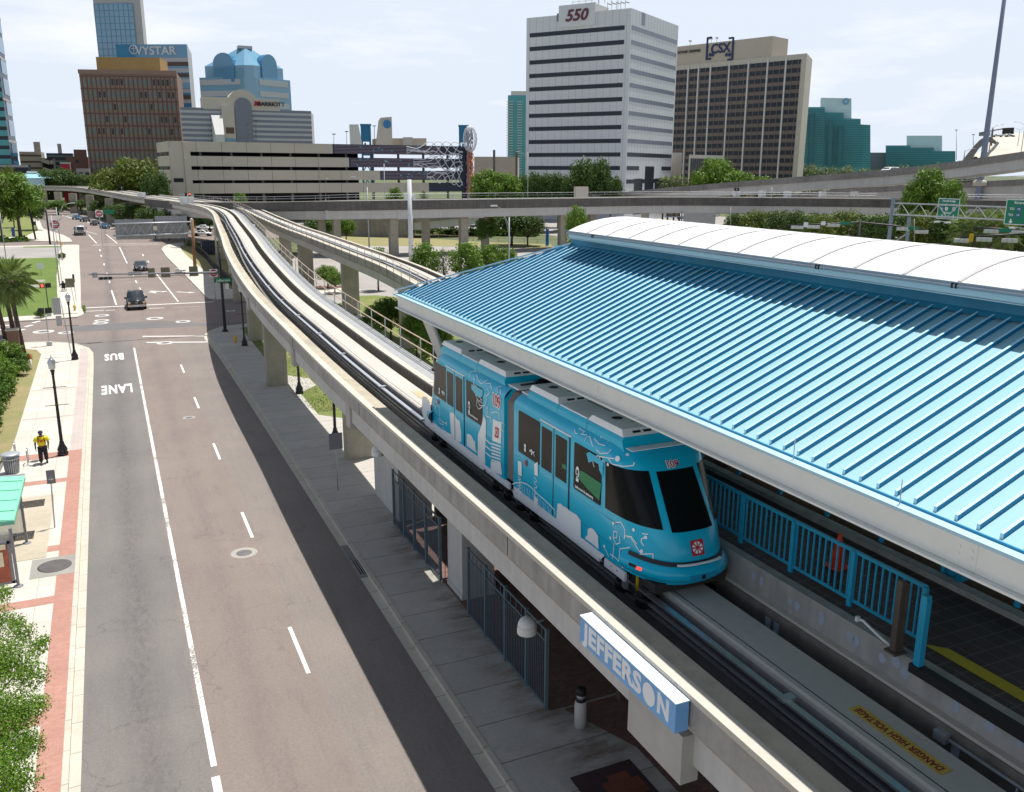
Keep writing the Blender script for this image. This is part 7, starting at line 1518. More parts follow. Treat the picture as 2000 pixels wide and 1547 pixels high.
t=thing('antenna_pole','thick pale pole with antenna boxes standing before the viaduct','pole',(43.59,134.98,.1)); zt=GD(803,352,141.8).z; mb=MB(); mb.tube([(0,0,0),(0,0,zt)],[.42,.32],12); mb.build('shaft',MATS['tower_panel'],t); zb=GD(803,387,141.8).z
for s in (-1,1): mb=MB(); mb.cbox((s*.6,0,zb),(.5,.5,.9)); mb.build('antenna_box',MATS['cabinet_white'],t)
mb=MB(); mb.cbox((.62,-.2,2.2),(.5,.5,2.6)); mb.build('meter_cabinet',MATS['cabinet_white'],t)
# signals at the second crossing
t=thing('traffic_signal','black signal pole with a long wire-thin arm at the second crossing','traffic signal',(-11.06,210.8,.1)); mb=MB(); mb.tube([(0,0,0),(0,0,7.2)],[.2,.16],8); mb.build('pole',MATS['lamp_black'],t); mb=MB(); mb.tube([(0,0,6.6),(13.5,0,6.5)],.07,6); mb.build('arm',MATS['signal_black'],t)
mb=MB(); mb.box(10.9,12.9,-.05,.05,6.1,6.9); mb.build('name_plate',MATS['sign_green'],t); mb=MB(); mb.cbox((.9,0,3.2),(.5,.4,.7)); mb.cbox((14.2,0,6.4),(1.0,.4,.35)); mb.build('signal_head',MATS['signal_black'],t)
t=thing('traffic_signal','black signal pole beside the big left tree at the second crossing','traffic signal',(-14.75,228,.1)); mb=MB(); mb.tube([(0,0,0),(-.6,0,7.4)],[.2,.15],8); mb.build('pole',MATS['lamp_black'],t); mb=MB(); mb.cbox((.2,0,3.5),(.5,.4,.8)); mb.build('signal_head',MATS['signal_black'],t)
# shelter
t=thing('bus_shelter','bus shelter with a mint green metal roof and a framed poster','bus shelter',(-5.0,38.3,.13)); K=dict(parent=t,world=True)
xr=-4.29; mb=MB(); sm=[]
R0=[(xr,36.2,2.62),(xr,41.6,2.62),(-6.4,41.7,2.78),(-6.4,36.2,2.78)]
mb.add([Vector(v) for v in R0]+[Vector(v)-Vector((0,0,.05)) for v in R0],[(0,1,2,3),(7,6,5,4),(0,4,5,1),(3,7,4,0),(1,5,6,2)]); mb.build('roof',MATS['mint_roof'],**K)
for yy in (37.2,38.45,39.7,40.9): mb=MB(); mb.beam((xr-.02,yy,2.64),(-6.4,yy,2.80),.04,.03); mb.build('roof_seam',MATS['mint_roof'],**K)
mb=MB(); mb.box(xr-.01,xr+.03,36.15,41.65,2.44,2.60); mb.box(-6.4,xr,36.13,36.17,2.45,2.62); mb.build('roof_fascia',MATS['mint_roof'],**K)
for yy in (35.6,39.95): mb=MB(); mb.box(-4.42,-4.32,yy,yy+.1,.13,2.5); mb.lathe([(.17,0),(.17,.03),(.08,.06)],12,(-4.37,yy+.05,.13)); mb.build('post',MATS['shelter_grey'],**K)
for yy in (36.0,39.95): mb=MB(); mb.box(-6.3,-6.2,yy,yy+.1,.13,2.5); mb.build('post',MATS['shelter_grey'],**K)
mb=MB(); mb.box(-6.2,-4.42,40.0,40.03,.6,2.3); mb.box(-6.2,-4.42,35.64,35.67,2.0,2.42); mb.build('glass_panel',MATS['shelter_glass'],**K)
mb=MB(); mb.box(-6.25,-4.40,40.0,40.06,.52,.62); mb.box(-6.25,-4.40,35.6,35.7,1.9,2.0); mb.box(-6.25,-4.40,35.6,35.7,.3,.4); mb.box(-4.55,-4.45,35.6,35.7,.3,2.0); mb.build('frame_bar',MATS['shelter_grey'],**K)
mb=MB(); mb.box(-6.2,-4.55,35.58,35.68,.4,1.9); mb.build('poster',MATS['poster_red'],**K); mb=MB(); mb.box(-5.4,-4.72,35.55,35.575,1.05,1.62); mb.box(-6.2,-4.6,35.56,35.578,1.72,1.9); mb.build('poster_panel',MATS['poster_cream'],**K)
mb=MB(); textmb(mb,'TREATY OAK',.09,frame((-5.06,35.545,1.35),(1,0,0),(0,0,1)),.001,.001); mb.build('poster_lettering',MATS['rail_black'],**K) if 0 else None
t=thing('bench','slatted metal bench end behind the bus shelter','bench',(-5.4,47.9,.13)); mb=MB()
for i in range(6): mb.box(-.8,.45,-.75+i*.24,-.58+i*.24,.45,.48)
mb.build('seat',MATS['galv'],t); 
for yy in (-.6,.5): mb=MB(); mb.box(-.75,.4,yy,yy+.06,0,.45); mb.build('leg',MATS['shelter_grey'],t)
t=thing('litter_bin','round slatted litter bin with a pale domed lid by the hedge','litter bin',(-5.7,50.4,.13)); mb=MB(); mb.lathe([(.30,.02),(.36,.80)],24); mb.build('body',MATS['shelter_grey'],t); mb=MB()
for k in range(24): a=2*math.pi*k/24; mb.beam((.31*math.cos(a),.31*math.sin(a),.03),(.38*math.cos(a),.38*math.sin(a),.8),.035)
mb.build('slats',MATS['galv'],t); mb=MB(); mb.lathe([(.40,.78),(.43,.80),(.42,.84)],24); mb.build('rim',MATS['steel_bright'],t); mb=MB(); mb.lathe([(.46,1.0),(.46,1.03),(.40,1.07),(.2,1.10),(.001,1.11)],24); mb.build('lid',MATS['galv'],t)
for k in range(3): a=2.1*k; mb=MB(); mb.beam((.4*math.cos(a),.4*math.sin(a),.83),(.4*math.cos(a),.4*math.sin(a),1.01),.03); mb.build('lid_strut',MATS['galv'],t)
def rack(x,y,lb):
    t=thing('bike_rack',lb,'bike rack',(x,y,.13),group='steel hoop bike racks'); mb=MB(); pts=[(0,-.3,0),(0,-.3,.6)]+[(0,-.3*math.cos(a),.6+.28*math.sin(a)) for a in (.5,1.0,1.57,2.1,2.6)]+[(0,.3,.6),(0,.3,0)]; mb.tube(pts,.03,7); mb.build('hoop',MATS['steel_bright'],t); mb=MB(); mb.disc((0,-.3,.005),.10,12,r2=.04); mb.disc((0,.3,.005),.10,12,r2=.04); mb.build('floor_ring',MATS['seam_grey'],t)
rack(-5.05,51.7,'steel hoop bike rack nearer the walking person'); rack(-5.75,53.2,'steel hoop bike rack behind the litter bin')
t=thing('grating','long dark ribbed floor grating across the pavement, upper one','grating',(-4.9,45.0,.142),group='dark floor gratings'); mb=MB(); mb.box(-.95,.95,-.5,.5,-.003,.0); mb.build('panel',mat('grate_dark',(.14,.115,.10),.8,.2,8),t); mb=MB()
for i in range(30): mb.box(-.95+i*.0645,-.925+i*.0645,-.48,.48,0,.006)
mb.build('ribs',MATS['rail_black'],t); dup(t,(-5.1,40.9,.142),label='long dark ribbed floor grating under the shelter roof edge, lower one')
t=thing('storm_drain','dark curb inlet with a broken grate in the right gutter','drain',(8.15,33.0,.02)); mb=MB(); mb.box(-.42,.05,-1.7,1.6,0,.012); mb.build('inlet',MATS['viaduct_mid'],t); mb=MB(); mb.box(-.36,.0,-1.4,.0,.012,.02); mb.build('grate',MATS['rail_black'],t); 
for i in range(4): mb=MB(); mb.box(-.38+i*.1,-.36+i*.1,-1.4,0,.02,.03); mb.build('bar',MATS['galv'],t)
# rail fence (dark) right of the far pavement
t=thing('iron_fence','long dark fence beside the far right pavement under the guideway','fence',(14.5,150,.1)); mb=MB(); L_=[(15.5,186),(15.6,165),(15.0,148),(14.8,133),(14.9,122)]
for (x0,y0),(x1,y1) in zip(L_,L_[1:]): 
    mb.beam((x0,y0,1.3),(x1,y1,1.3),.05); mb.beam((x0,y0,.2),(x1,y1,.2),.05); n=int(math.hypot(x1-x0,y1-y0)/.3)
    for i in range(n): a=i/n; mb.beam((x0+(x1-x0)*a,y0+(y1-y0)*a,.05),(x0+(x1-x0)*a,y0+(y1-y0)*a,1.4),.03)
mb.build('panel',MATS['fence_dark'],t,world=True); mb=MB(); mb.tube([(15.5,186,0),(15.5,186,1.6)],.06,6); mb.build('post',MATS['fence_dark'],t,world=True)
for (px,py,lb) in ((386,457,'black bollard'),): pass
t=thing('transformer_box','dark green transformer box behind the wooden pole','box',(17.2,176,.05)); mb=MB(); mb.box(-1.3,1.3,-1,1,0,2.4); mb.build('body',MATS['garage_navy'],t); mb=MB(); mb.box(-1.35,1.35,-1.05,1.05,2.4,2.5); mb.build('lid',MATS['garage_navy'],t)
t=thing('blue_marker','slim blue marker board by the grass strip under the viaduct','sign',(84.2,168.0,.1)); mb=MB(); mb.box(-.35,.35,-.05,.05,.2,3.6); mb.build('board',mat('marker_blue',(.01,.15,.5),.5,0),t); mb=MB(); mb.box(-.38,.38,-.1,.1,0,.2); mb.build('foot',MATS['box_white'],t)
t=thing('park_fence','low rail fence along the grass strip beyond the viaduct piers','fence',(46,215,.1)); mb=MB(); L_=[(44,216.5),(57,211),(70.4,197),(77,184.5),(88,174)]
for (x0,y0),(x1,y1) in zip(L_,L_[1:]):
    mb.beam((x0,y0,1.0),(x1,y1,1.0),.08); n=int(math.hypot(x1-x0,y1-y0)/3)
    for i in range(n): a=i/n; mb.beam((x0+(x1-x0)*a,y0+(y1-y0)*a,0),(x0+(x1-x0)*a,y0+(y1-y0)*a,1.1),.08)
mb.build('rail',MATS['yellow_strip'] if 0 else MATS['galv_rust'],t,world=True)
# signal lamps beside the tracks
for px,py,z,lb in ((1438,372,10.2,'twin lamp track signal on the viaduct left of the cabinets'),(368,385,8.9,'track signal with a red lamp on the junction beside the white cabinet'),(239,366,8.9,'small track signal beside the left cabinet of the curve')):
    p=G(px,py+ (14 if px>1000 else 12),z); t=thing('track_signal',lb,'signal',tuple(p)); mb=MB(); mb.tube([(0,0,0),(0,0,1.8)],.06,6); mb.build('post',MATS['galv'],t); mb=MB(); mb.cbox((-.35,0,1.7),(.4,.3,.7)); mb.cbox((.35,0,1.7),(.4,.3,.7)); mb.build('lamp_housing',MATS['signal_black'],t)
    if px==368: mb=MB(); mb.disc((.35,-.16,1.8),.01,6); mb.box(.22,.48,-.17,-.155,1.65,1.95); mb.build('red_lamp',MATS['hand_red'],t)
lp=G(1506,388,10.3); t=thing('light_pole','short white pole with a lamp on the viaduct between the cabinets','light pole',tuple(lp)); mb=MB(); mb.tube([(0,0,0),(0,0,2.2)],.05,6); mb.build('pole',MATS['box_white'],t); mb=MB(); mb.cbox((0,0,1.5),(.2,.2,.6)); mb.build('lamp',MATS['box_white'],t)
p=GD(1135,377,178); t=thing('concrete_block','pale concrete block standing on the viaduct beside the rack van','block',tuple(p)); mb=MB(); mb.box(-1.4,1.4,-.4,.4,-.9,1.2); mb.build('block',MATS['bridge_deck'],t)
p=G(1190,428,4); t=thing('sign_gantry','grey sign backs on a steel frame seen between viaduct and vault','sign gantry',(p.x,p.y,0)) ; a=GD(1335,418,130); b=GD(1398,418,130); f=Fac(a,b,0,a.z); 
t.location=(a.x,a.y,0); mb=MB(); f.box(mb,0,f.L,a.z-1.6,a.z+.2,0,-.1); part(t,'sign_back',mb,'sign_back'); mb=MB(); mb.beam(GD(1300,424,131),GD(1400,422,130),.14); mb.beam(GD(1332,412,131),Vector((a.x-.2,a.y,0)),.2); part(t,'frame',mb,'post_blue')
# ---------------- vehicles ----------------
mat('car_glass',(.03,.045,.05),.08,0,spec=.9); mat('car_black',(.02,.025,.028),.25,0,coat=.8); mat('car_grey',(.09,.10,.115),.25,0,coat=.8,metal=.3); mat('car_white',(.72,.73,.74),.3,0,coat=.6); mat('car_blue',(.02,.12,.25),.3,0,coat=.6); mat('car_silver',(.40,.41,.42),.3,0,coat=.6,metal=.3); mat('car_red',(.35,.02,.02),.3,0,coat=.6); mat('tyre',(.015,.015,.016),.9,0); mat('wheel_rim',(.45,.45,.46),.35,0,metal=.7); mat('lamp_clear',(.75,.75,.7),.15,0,spec=.9); mat('lamp_amber',(.8,.30,.03),.3,0); mat('lamp_redlens',(.4,.01,.01),.3,0); mat('chrome',(.55,.56,.58),.2,0,metal=.9)
def car(name,label,cat,L_,W,prof,glass,m,wheels,group=None,r=.33,tumble=.16,belt=None,extra=None,tire_w=.22):
    """vehicle facing -Y: side profile (y,z) extruded and narrowed above the belt line; glass panes inset"""
    t=thing(name,label,cat,group=group); belt=belt or .95; ztop=max(p[1] for p in prof)
    def hw(y,z):
        w=W/2; e=min(1,max(0,(abs(y)-(L_/2-.75))/.75)); w-=.16*e*e
        if z>belt: w-=tumble*(z-belt)/(ztop-belt)
        elif z<.5: w-=.05
        return w
    n=len(prof); mb=MB(); mb.v=[(-hw(y,z),y,z) for y,z in prof]+[(hw(y,z),y,z) for y,z in prof]
    # side faces as fan strips toward a mid line for curvature
    mb.sm=False
    mb.face(*range(n)); mb.face(*range(2*n-1,n-1,-1))
    for i in range(n): j=(i+1)%n; mb.face(i,n+i,n+j,j)
    o=mb.build('body',MATS[m],t); bm=bmesh.new(); bm.from_mesh(o.data); bmesh.ops.recalc_face_normals(bm,faces=bm.faces[:]); bmesh.ops.bevel(bm,geom=[e for e in bm.edges if e.calc_face_angle(0)>.35],offset=.045,segments=2,affect='EDGES',clamp_overlap=True); bm.to_mesh(o.data); bm.free(); o.data.polygons.foreach_set('use_smooth',[True]*len(o.data.polygons))
    for nm,pts in glass:
        if nm=='side':
            for s in (-1,1): g=MB(); v=[(s*(hw(y,z)+.012),y,z) for y,z in pts]; g.add(v,[tuple(range(len(v))) if s<0 else tuple(range(len(v)-1,-1,-1))]); g.build('side_window',MATS['car_glass'],t)
        else:
            (y0,z0),(y1,z1)=pts; dy,dz=y1-y0,z1-z0; ln=math.hypot(dy,dz); ny,nz=-dz/ln,dy/ln
            if nz<0: ny,nz=-ny,-nz
            g=MB(); o_=.012; g.add([(-hw(y0,z0)+.10,y0+ny*o_,z0+nz*o_),(hw(y0,z0)-.10,y0+ny*o_,z0+nz*o_),(hw(y1,z1)-.10,y1+ny*o_,z1+nz*o_),(-hw(y1,z1)+.10,y1+ny*o_,z1+nz*o_)],[(0,1,2,3)]); g.build(nm,MATS['car_glass'],t)
    for y in wheels:
        for s in (-1,1):
            M=Matrix.Translation((s*(W/2-.12),y,r))@Matrix.Rotation(math.pi/2,4,'Y'); g=MB(); g.lathe([(r*.62,-tire_w/2),(r*.95,-tire_w/2),(r,-tire_w*.3),(r,tire_w*.3),(r*.95,tire_w/2),(r*.62,tire_w/2)],18,M=M); wo=g.build('wheel',MATS['tyre'],t)
            g=MB(); g.lathe([(r*.62,-tire_w/2+.02),(r*.2,-tire_w/2+.05),(.001,-tire_w/2+.05)],14,M=M); g.lathe([(r*.62,tire_w/2-.02),(r*.2,tire_w/2-.05),(.001,tire_w/2-.05)],14,M=M); g.build('rim',MATS['wheel_rim'],wo)
            g=MB(); g.lathe([(r*1.12,s*(tire_w/2+.02)),(r*1.12,s*(tire_w/2-.02))],18,M=M); g.build('wheel_arch',MATS['tyre'],t)
    if extra: extra(t,hw)
    return t
def bx(t,name,m,*b): mb=MB(); mb.box(*b); return mb.build(name,MATS[m],t)
# dark pickup
def pk(t,hw):
    bx(t,'grille','car_black',-.62,.62,-2.77,-2.70,.72,1.0); bx(t,'grille_emblem','chrome',-.13,.13,-2.785,-2.76,.82,.9); bx(t,'bumper','chrome',-.95,.95,-2.86,-2.62,.42,.66)
    for s in (-1,1): bx(t,'headlight','lamp_clear',*sorted((s*.64,s*.90)),-2.765,-2.6,.80,.98); bx(t,'indicator','lamp_amber',*sorted((s*.66,s*.92)),-2.77,-2.6,.70,.79); bx(t,'mirror','car_black',*sorted((s*.98,s*1.22)),-.95,-.80,1.12,1.32); bx(t,'tail_light','lamp_redlens',*sorted((s*.80,s*.93)),2.74,2.78,.8,1.1)
    bx(t,'licence_plate','sign_white',-.18,.18,-2.875,-2.86,.46,.58); bx(t,'bed_floor','tyre',-.82,.82,.95,2.65,1.13,1.16)
pick=car('pickup_truck','dark green pickup truck with chrome bumper stopping at the crossing','truck',5.5,1.96,[(-2.72,.45),(-2.76,.95),(-2.6,1.12),(-1.25,1.20),(-.62,1.84),(-.4,1.90),(.6,1.90),(.82,1.84),(.92,1.20),(2.72,1.20),(2.75,.5),(1.95,.42),(-1.9,.38)],[('windshield',[(-1.20,1.23),(-.64,1.80)]),('rear_window',[(.90,1.28),(.84,1.78)]),('side',[(-1.02,1.25),(-.55,1.78),(.1,1.80),(.1,1.25)]),('side',[(.2,1.25),(.2,1.80),(.72,1.78),(.80,1.25)])],'car_black',(-1.75,1.75),r=.39,belt=1.18,extra=pk,tire_w=.27)
pick.location=(2.30,110.6,0)
def sd(t,hw):
    bx(t,'grille','car_black',-.5,.5,-2.395,-2.33,.5,.66); bx(t,'lower_intake','car_black',-.6,.6,-2.41,-2.35,.28,.42)
    for s in (-1,1): bx(t,'headlight','lamp_clear',*sorted((s*.52,s*.84)),-2.36,-2.15,.60,.74); bx(t,'mirror','car_grey',*sorted((s*.90,s*1.06)),-.75,-.62,.98,1.10); bx(t,'tail_light','lamp_redlens',*sorted((s*.5,s*.82)),2.30,2.36,.75,.92)
    bx(t,'licence_plate','sign_white',-.18,.18,-2.42,-2.405,.40,.50)
SPROF=[(-2.32,.32),(-2.38,.58),(-2.2,.76),(-1.1,.93),(-.35,1.38),(.0,1.44),(.8,1.43),(1.55,1.02),(2.3,.98),(2.36,.55),(2.25,.32)]
SG=[('windshield',[(-1.04,.97),(-.38,1.35)]),('rear_window',[(1.5,1.06),(.86,1.39)]),('side',[(-.85,.98),(-.33,1.33),(.2,1.37),(.2,.98)]),('side',[(.28,.98),(.28,1.37),(.75,1.36),(1.28,1.02)])]
sed=car('sedan','dark grey sedan driving toward the crossing behind the pickup','car',4.75,1.85,SPROF,SG,'car_grey',(-1.45,1.40),extra=sd,belt=.95); sed.location=(4.35,152,0)
# flatbed truck
def tk(t,hw):
    bx(t,'flatbed','car_silver',-1.15,1.15,-.3,4.4,1.05,1.2); bx(t,'headboard','car_silver',-1.15,1.15,-.35,-.28,1.2,2.1); bx(t,'bumper','car_black',-1.05,1.05,-2.75,-2.6,.45,.7); bx(t,'grille','car_black',-.6,.6,-2.66,-2.6,1.0,1.2)
    for s in (-1,1): bx(t,'headlight','lamp_clear',*sorted((s*.7,s*1.0)),-2.68,-2.6,.85,1.05); bx(t,'indicator','lamp_amber',*sorted((s*1.0,s*1.1)),-2.66,-2.5,1.05,1.25); bx(t,'mirror','car_black',*sorted((s*1.2,s*1.42)),-2.3,-2.15,1.5,2.0)
trk=car('flatbed_truck','small white flatbed truck approaching at the second crossing','truck',5.3,2.1,[(-2.6,.5),(-2.64,1.25),(-2.35,2.15),(-2.1,2.3),(-.6,2.3),(-.5,1.2),(-.45,.6),(4.3,.6),(4.3,.45)] if 0 else [(-2.6,.5),(-2.64,1.25),(-2.32,2.2),(-2.0,2.32),(-.6,2.32),(-.5,.5)],[('windshield',[(-2.62,1.30),(-2.36,2.1)]),('side',[(-2.4,1.35),(-2.15,2.1),(-.9,2.1),(-.9,1.35)])],'car_white',(-1.7,3.0),r=.42,belt=1.3,extra=tk); trk.location=(-5.9,240,0); trk.rotation_euler=(0,0,.10)
# parked and distant cars
PK='cars parked or passing in the background'
def put(px,py,m,rz,lb,z=0,loc=None,cat='car'):
    p=loc if loc is not None else G(px,py,z); d=dup(sed,tuple(p),rz,lb,PK); 
    b=[c for c in d.children if c.name.startswith('body')][0]; me=b.data.copy(); me.materials[0]=MATS[m]; b.data=me; return d
put(151,429,'car_blue',.35,'blue car parked farthest away under the curved guideway'); put(166,433,'car_black',.35,'black car parked under the guideway beside the farthest blue one'); put(186,440,'car_black',.25,'black car parked under the guideway between two piers'); put(205,446,'car_blue',.2,'teal blue car parked nearest under the curved guideway')
put(397,461,'car_white',1.2,'white car parked behind the wooden pole under the guideway'); put(400,450,'car_white',1.2,'second white car parked further behind the wooden pole'); 
q=GD(606,434,231); put(0,0,'car_white',1.9,'white car on the low end of the ramp behind the viaduct',loc=Vector((q.x,q.y,q.z-1.3))); put(1116,401,'car_blue',2.5,'small blue car in the side road behind the viaduct pier')
for px,py,m,lb in ((1826,474,'car_white','white parked car under the motorway signs, left one'),(1877,474,'car_silver','silver parked car under the lowest signal arm'),(1922,471,'car_white','white parked car below the green motorway sign gap'),(1975,474,'car_silver','silver parked car at the right edge behind the vault'),(1740,474,'car_black','dark parked car in the shade under the viaduct')): put(px,py,m,.9,lb)
for px,py,m,lb in ((1948,268,'car_silver','tiny silver car on the bridge crest, left one'),(1961,267,'car_white','tiny white car on the bridge crest, middle one'),(1972,268,'car_grey','tiny dark car on the bridge crest, right one')): put(0,0,m,.6,lb,loc=GD(px,py,505))
# vans
VPROF=[(-2.45,.35),(-2.5,.75),(-2.2,.98),(-1.5,1.12),(-.7,1.68),(-.4,1.76),(2.1,1.74),(2.42,1.1),(2.45,.4)]
VG=[('windshield',[(-1.42,1.16),(-.74,1.64)]),('rear_window',[(2.36,1.2),(2.14,1.66)]),('side',[(-1.05,1.14),(-.6,1.62),(0,1.66),(0,1.14)]),('side',[(.08,1.14),(.08,1.66),(1.0,1.66),(1.0,1.14)]),('side',[(1.08,1.14),(1.08,1.66),(1.95,1.62),(2.1,1.14)])]
def vn(t,hw):
    for s in (-1,1): bx(t,'headlight','lamp_clear',*sorted((s*.6,s*.88)),-2.48,-2.3,.78,.92); bx(t,'tail_light','lamp_redlens',*sorted((s*.78,s*.90)),2.38,2.45,.9,1.4)
mv=car('minivan','white minivan driving down the motorway ramp at the right','van',5.0,1.9,VPROF,VG,'car_white',(-1.55,1.55),extra=vn,belt=1.12); q=GD(1737,332,212); mv.location=(q.x,q.y,q.z-1.15); mv.rotation_euler=(0,.0,-1.47)
mv2=dup(mv,(0,0,0),-1.50,'white van with ladders on its roof rack, passing behind the viaduct railing'); q=GD(1176,382,241); mv2.location=(q.x,q.y,q.z-1.0); mv2.scale=(1.25,1.35,1.35)
bo=MB(); bo.box(-.6,.6,-.6,2.0,1.84,1.88)
for i in range(6): bo.box(-.62,-.55,-.5+i*.45,-.4+i*.45,1.76,1.98); bo.box(.3,.6,-.5+i*.45,-.3+i*.45,1.88,1.98)
bo.build('roof_rack',MATS['cone_orange'],mv2)
# ---------------- people ----------------
mat('skin_dark',(.12,.055,.035),.6,.1,20,obj=True); mat('shirt_yellow',(.80,.62,.01),.8,.08,12,obj=True); mat('trousers_black',(.015,.014,.02),.85,.2,12,obj=True); mat('cap_navy',(.03,.035,.07),.8,.1,12,obj=True); mat('print_orange',(.65,.12,.02),.8,.1,10,obj=True); mat('shoe_black',(.02,.02,.02),.6,0); mat('hair_black',(.01,.009,.008),.9,0)
def skin(name,verts,edges,radii,m,parent,root=0,sub=2):
    me=bpy.data.meshes.new(name); me.from_pydata(verts,edges,[]); o=bpy.data.objects.new(name,me); COL.objects.link(o)
    s=o.modifiers.new('s','SKIN'); s.use_smooth_shade=True; sb=o.modifiers.new('u','SUBSURF'); sb.levels=sub; sb.render_levels=sub
    for i,rr in enumerate(radii):
        rr=rr if isinstance(rr,tuple) else (rr,rr); sv=me.skin_vertices[0].data[i]; sv.radius=rr; sv.use_root=(i==root)
    bpy.context.view_layer.update(); dg=bpy.context.evaluated_depsgraph_get(); m2=bpy.data.meshes.new_from_object(o.evaluated_get(dg)); bpy.data.objects.remove(o); bpy.data.meshes.remove(me)
    m2.materials.clear(); m2.materials.append(MATS[m]); m2.polygons.foreach_set('use_smooth',[True]*len(m2.polygons)); o=bpy.data.objects.new(name,m2); COL.objects.link(o); o.parent=parent; return o
pr=thing('person','person in yellow T-shirt, black trousers and cap walking with a backpack past the lamp','person',(-4.28,51.45,.135),.05)
# joints (facing -Y, mid-stride: left image leg forward)
J=dict(pel=(0,0,.93),sp=(0,-.01,1.12),ch=(0,0,1.32),nk=(0,0,1.49),hd0=(0,-.02,1.58),hd1=(0,-.03,1.68),hl=(-.09,0,.90),kl=(-.10,-.14,.50),al=(-.11,-.16,.10),tl=(-.12,-.32,.04),hr=(.09,0,.90),kr=(.11,.0,.50),ar=(.12,.16,.12),tr=(.13,.03,.04),sl=(-.20,.0,1.40),el=(-.27,.02,1.12),wl=(-.27,-.06,.88),sr=(.20,0,1.40),er=(.27,.04,1.12),wr=(.25,-.08,.90),pl=(-.27,-.09,.82),prr=(.245,-.11,.84))
names=list(J); vid={k:i for i,k in enumerate(names)}; E_=[('pel','sp'),('sp','ch'),('ch','nk'),('nk','hd0'),('hd0','hd1'),('pel','hl'),('hl','kl'),('kl','al'),('al','tl'),('pel','hr'),('hr','kr'),('kr','ar'),('ar','tr'),('ch','sl'),('sl','el'),('el','wl'),('ch','sr'),('sr','er'),('er','wr'),('wl','pl'),('wr','prr')]
RA=dict(pel=(.14,.10),sp=(.14,.10),ch=(.15,.11),nk=.055,hd0=.085,hd1=.085,hl=.095,kl=.06,al=.04,tl=.035,hr=.095,kr=.06,ar=.04,tr=.035,sl=.06,el=.045,wl=.03,sr=.06,er=.045,wr=.03,pl=.032,prr=.032)
skin('body',[J[k] for k in names],[(vid[a],vid[b]) for a,b in E_],[RA[k] for k in names],'skin_dark',pr)
def fingers(c,d,par):
    for k in range(5):
        o=(k-2)*.017; a=Vector(c)+Vector((0 if k else .02,o,0)); p=[a,a+Vector((0,.0,-.035+.004*abs(k-2))),a+Vector((0,-.012,-.065+.008*abs(k-2))),a+Vector((0,-.026,-.085+.010*abs(k-2)))] if k else [a+Vector((0,-.01,.03)),a+Vector((0,-.035,.0)),a+Vector((0,-.045,-.025))]
        mb=MB(); mb.tube(p,[.0095,.009,.008,.006][:len(p)],6); mb.build('finger',MATS['skin_dark'],par)
fingers((-.27,-.09,.80),0,pr); fingers((.245,-.11,.82),0,pr)
skin('trousers',[(0,0,.98),(-.09,0,.88),(-.10,-.14,.50),(-.11,-.155,.13),(.09,0,.88),(.11,0,.50),(.12,.155,.15)],[(0,1),(1,2),(2,3),(0,4),(4,5),(5,6)],[(.17,.14),.125,.10,.085,.125,.10,.085],'trousers_black',pr)
skin('shirt',[(0,0,.96),(0,-.01,1.12),(0,0,1.34),(0,0,1.46),(-.20,0,1.41),(-.275,.015,1.20),(.20,0,1.41),(.275,.02,1.20)],[(0,1),(1,2),(2,3),(2,4),(4,5),(2,6),(6,7)],[(.20,.16),(.195,.155),(.195,.15),.085,.105,.10,.105,.10],'shirt_yellow',pr)
mb=MB(); mb.lathe([(.10,0),(.085,.03)],14,(0,-.145,1.28),M=None); M=frame((0,-.152,1.27),(1,0,0),(0,.05,1)); mb=MB(); mb.disc((0,0,.0),.085,16,M=M,sy=.8); mb.build('shirt_print',MATS['print_orange'],pr)
for s in (-1,1): mb=MB(); mb.tube([(s*.12,.12,1.46),(s*.12,0,1.52),(s*.12,-.13,1.40),(s*.14,-.14,1.2),(s*.16,.02,1.06)],.02,6); mb.build('backpack_strap',MATS['trousers_black'],pr)
mb=MB(); mb.lathe([(.001,-.22),(.12,-.2),(.15,0),(.13,.18),(.001,.22)],12,(0,.2,1.25)); mb.build('backpack',MATS['trousers_black'],pr)
mb=MB(); mb.lathe([(.102,0),(.104,.04),(.085,.09),(.04,.12),(.001,.125)],16,(0,-.03,1.69)); mb.box(-.07,.07,-.20,-.10,1.695,1.71); mb.build('cap',MATS['cap_navy'],pr)
mb=MB(); 
for s in (-1,1): mb.lathe([(.001,-.008),(.011,0),(.001,.008)],8,(s*.032,-.115,1.665))
mb.build('eyes',MATS['box_white'],pr); mb=MB(); mb.add([(-.014,-.11,1.63),(.014,-.11,1.63),(0,-.138,1.632),(0,-.112,1.665)],[(0,1,2),(0,2,3),(1,3,2)]); mb.build('nose',MATS['skin_dark'],pr); mb=MB(); mb.box(-.025,.025,-.118,-.108,1.600,1.606); mb.build('mouth',MATS['hair_black'],pr)
for s in (-1,1): mb=MB(); mb.lathe([(.001,-.025),(.018,0),(.001,.025)],8,(s*.092,-.02,1.655)); mb.build('ear',MATS['skin_dark'],pr)
for x,y in ((-.115,-.22),(.125,.08)): mb=MB(); mb.box(-.045,.045,-.14,.13,0,.07,Matrix.Translation((x,y,0))); o=mb.build('shoe',MATS['shoe_black'],pr); bm=bmesh.new(); bm.from_mesh(o.data); bmesh.ops.bevel(bm,geom=bm.edges[:],offset=.025,segments=2,affect='EDGES'); bm.to_mesh(o.data); bm.free()
pr.scale=(1.16,1.12,1.02)
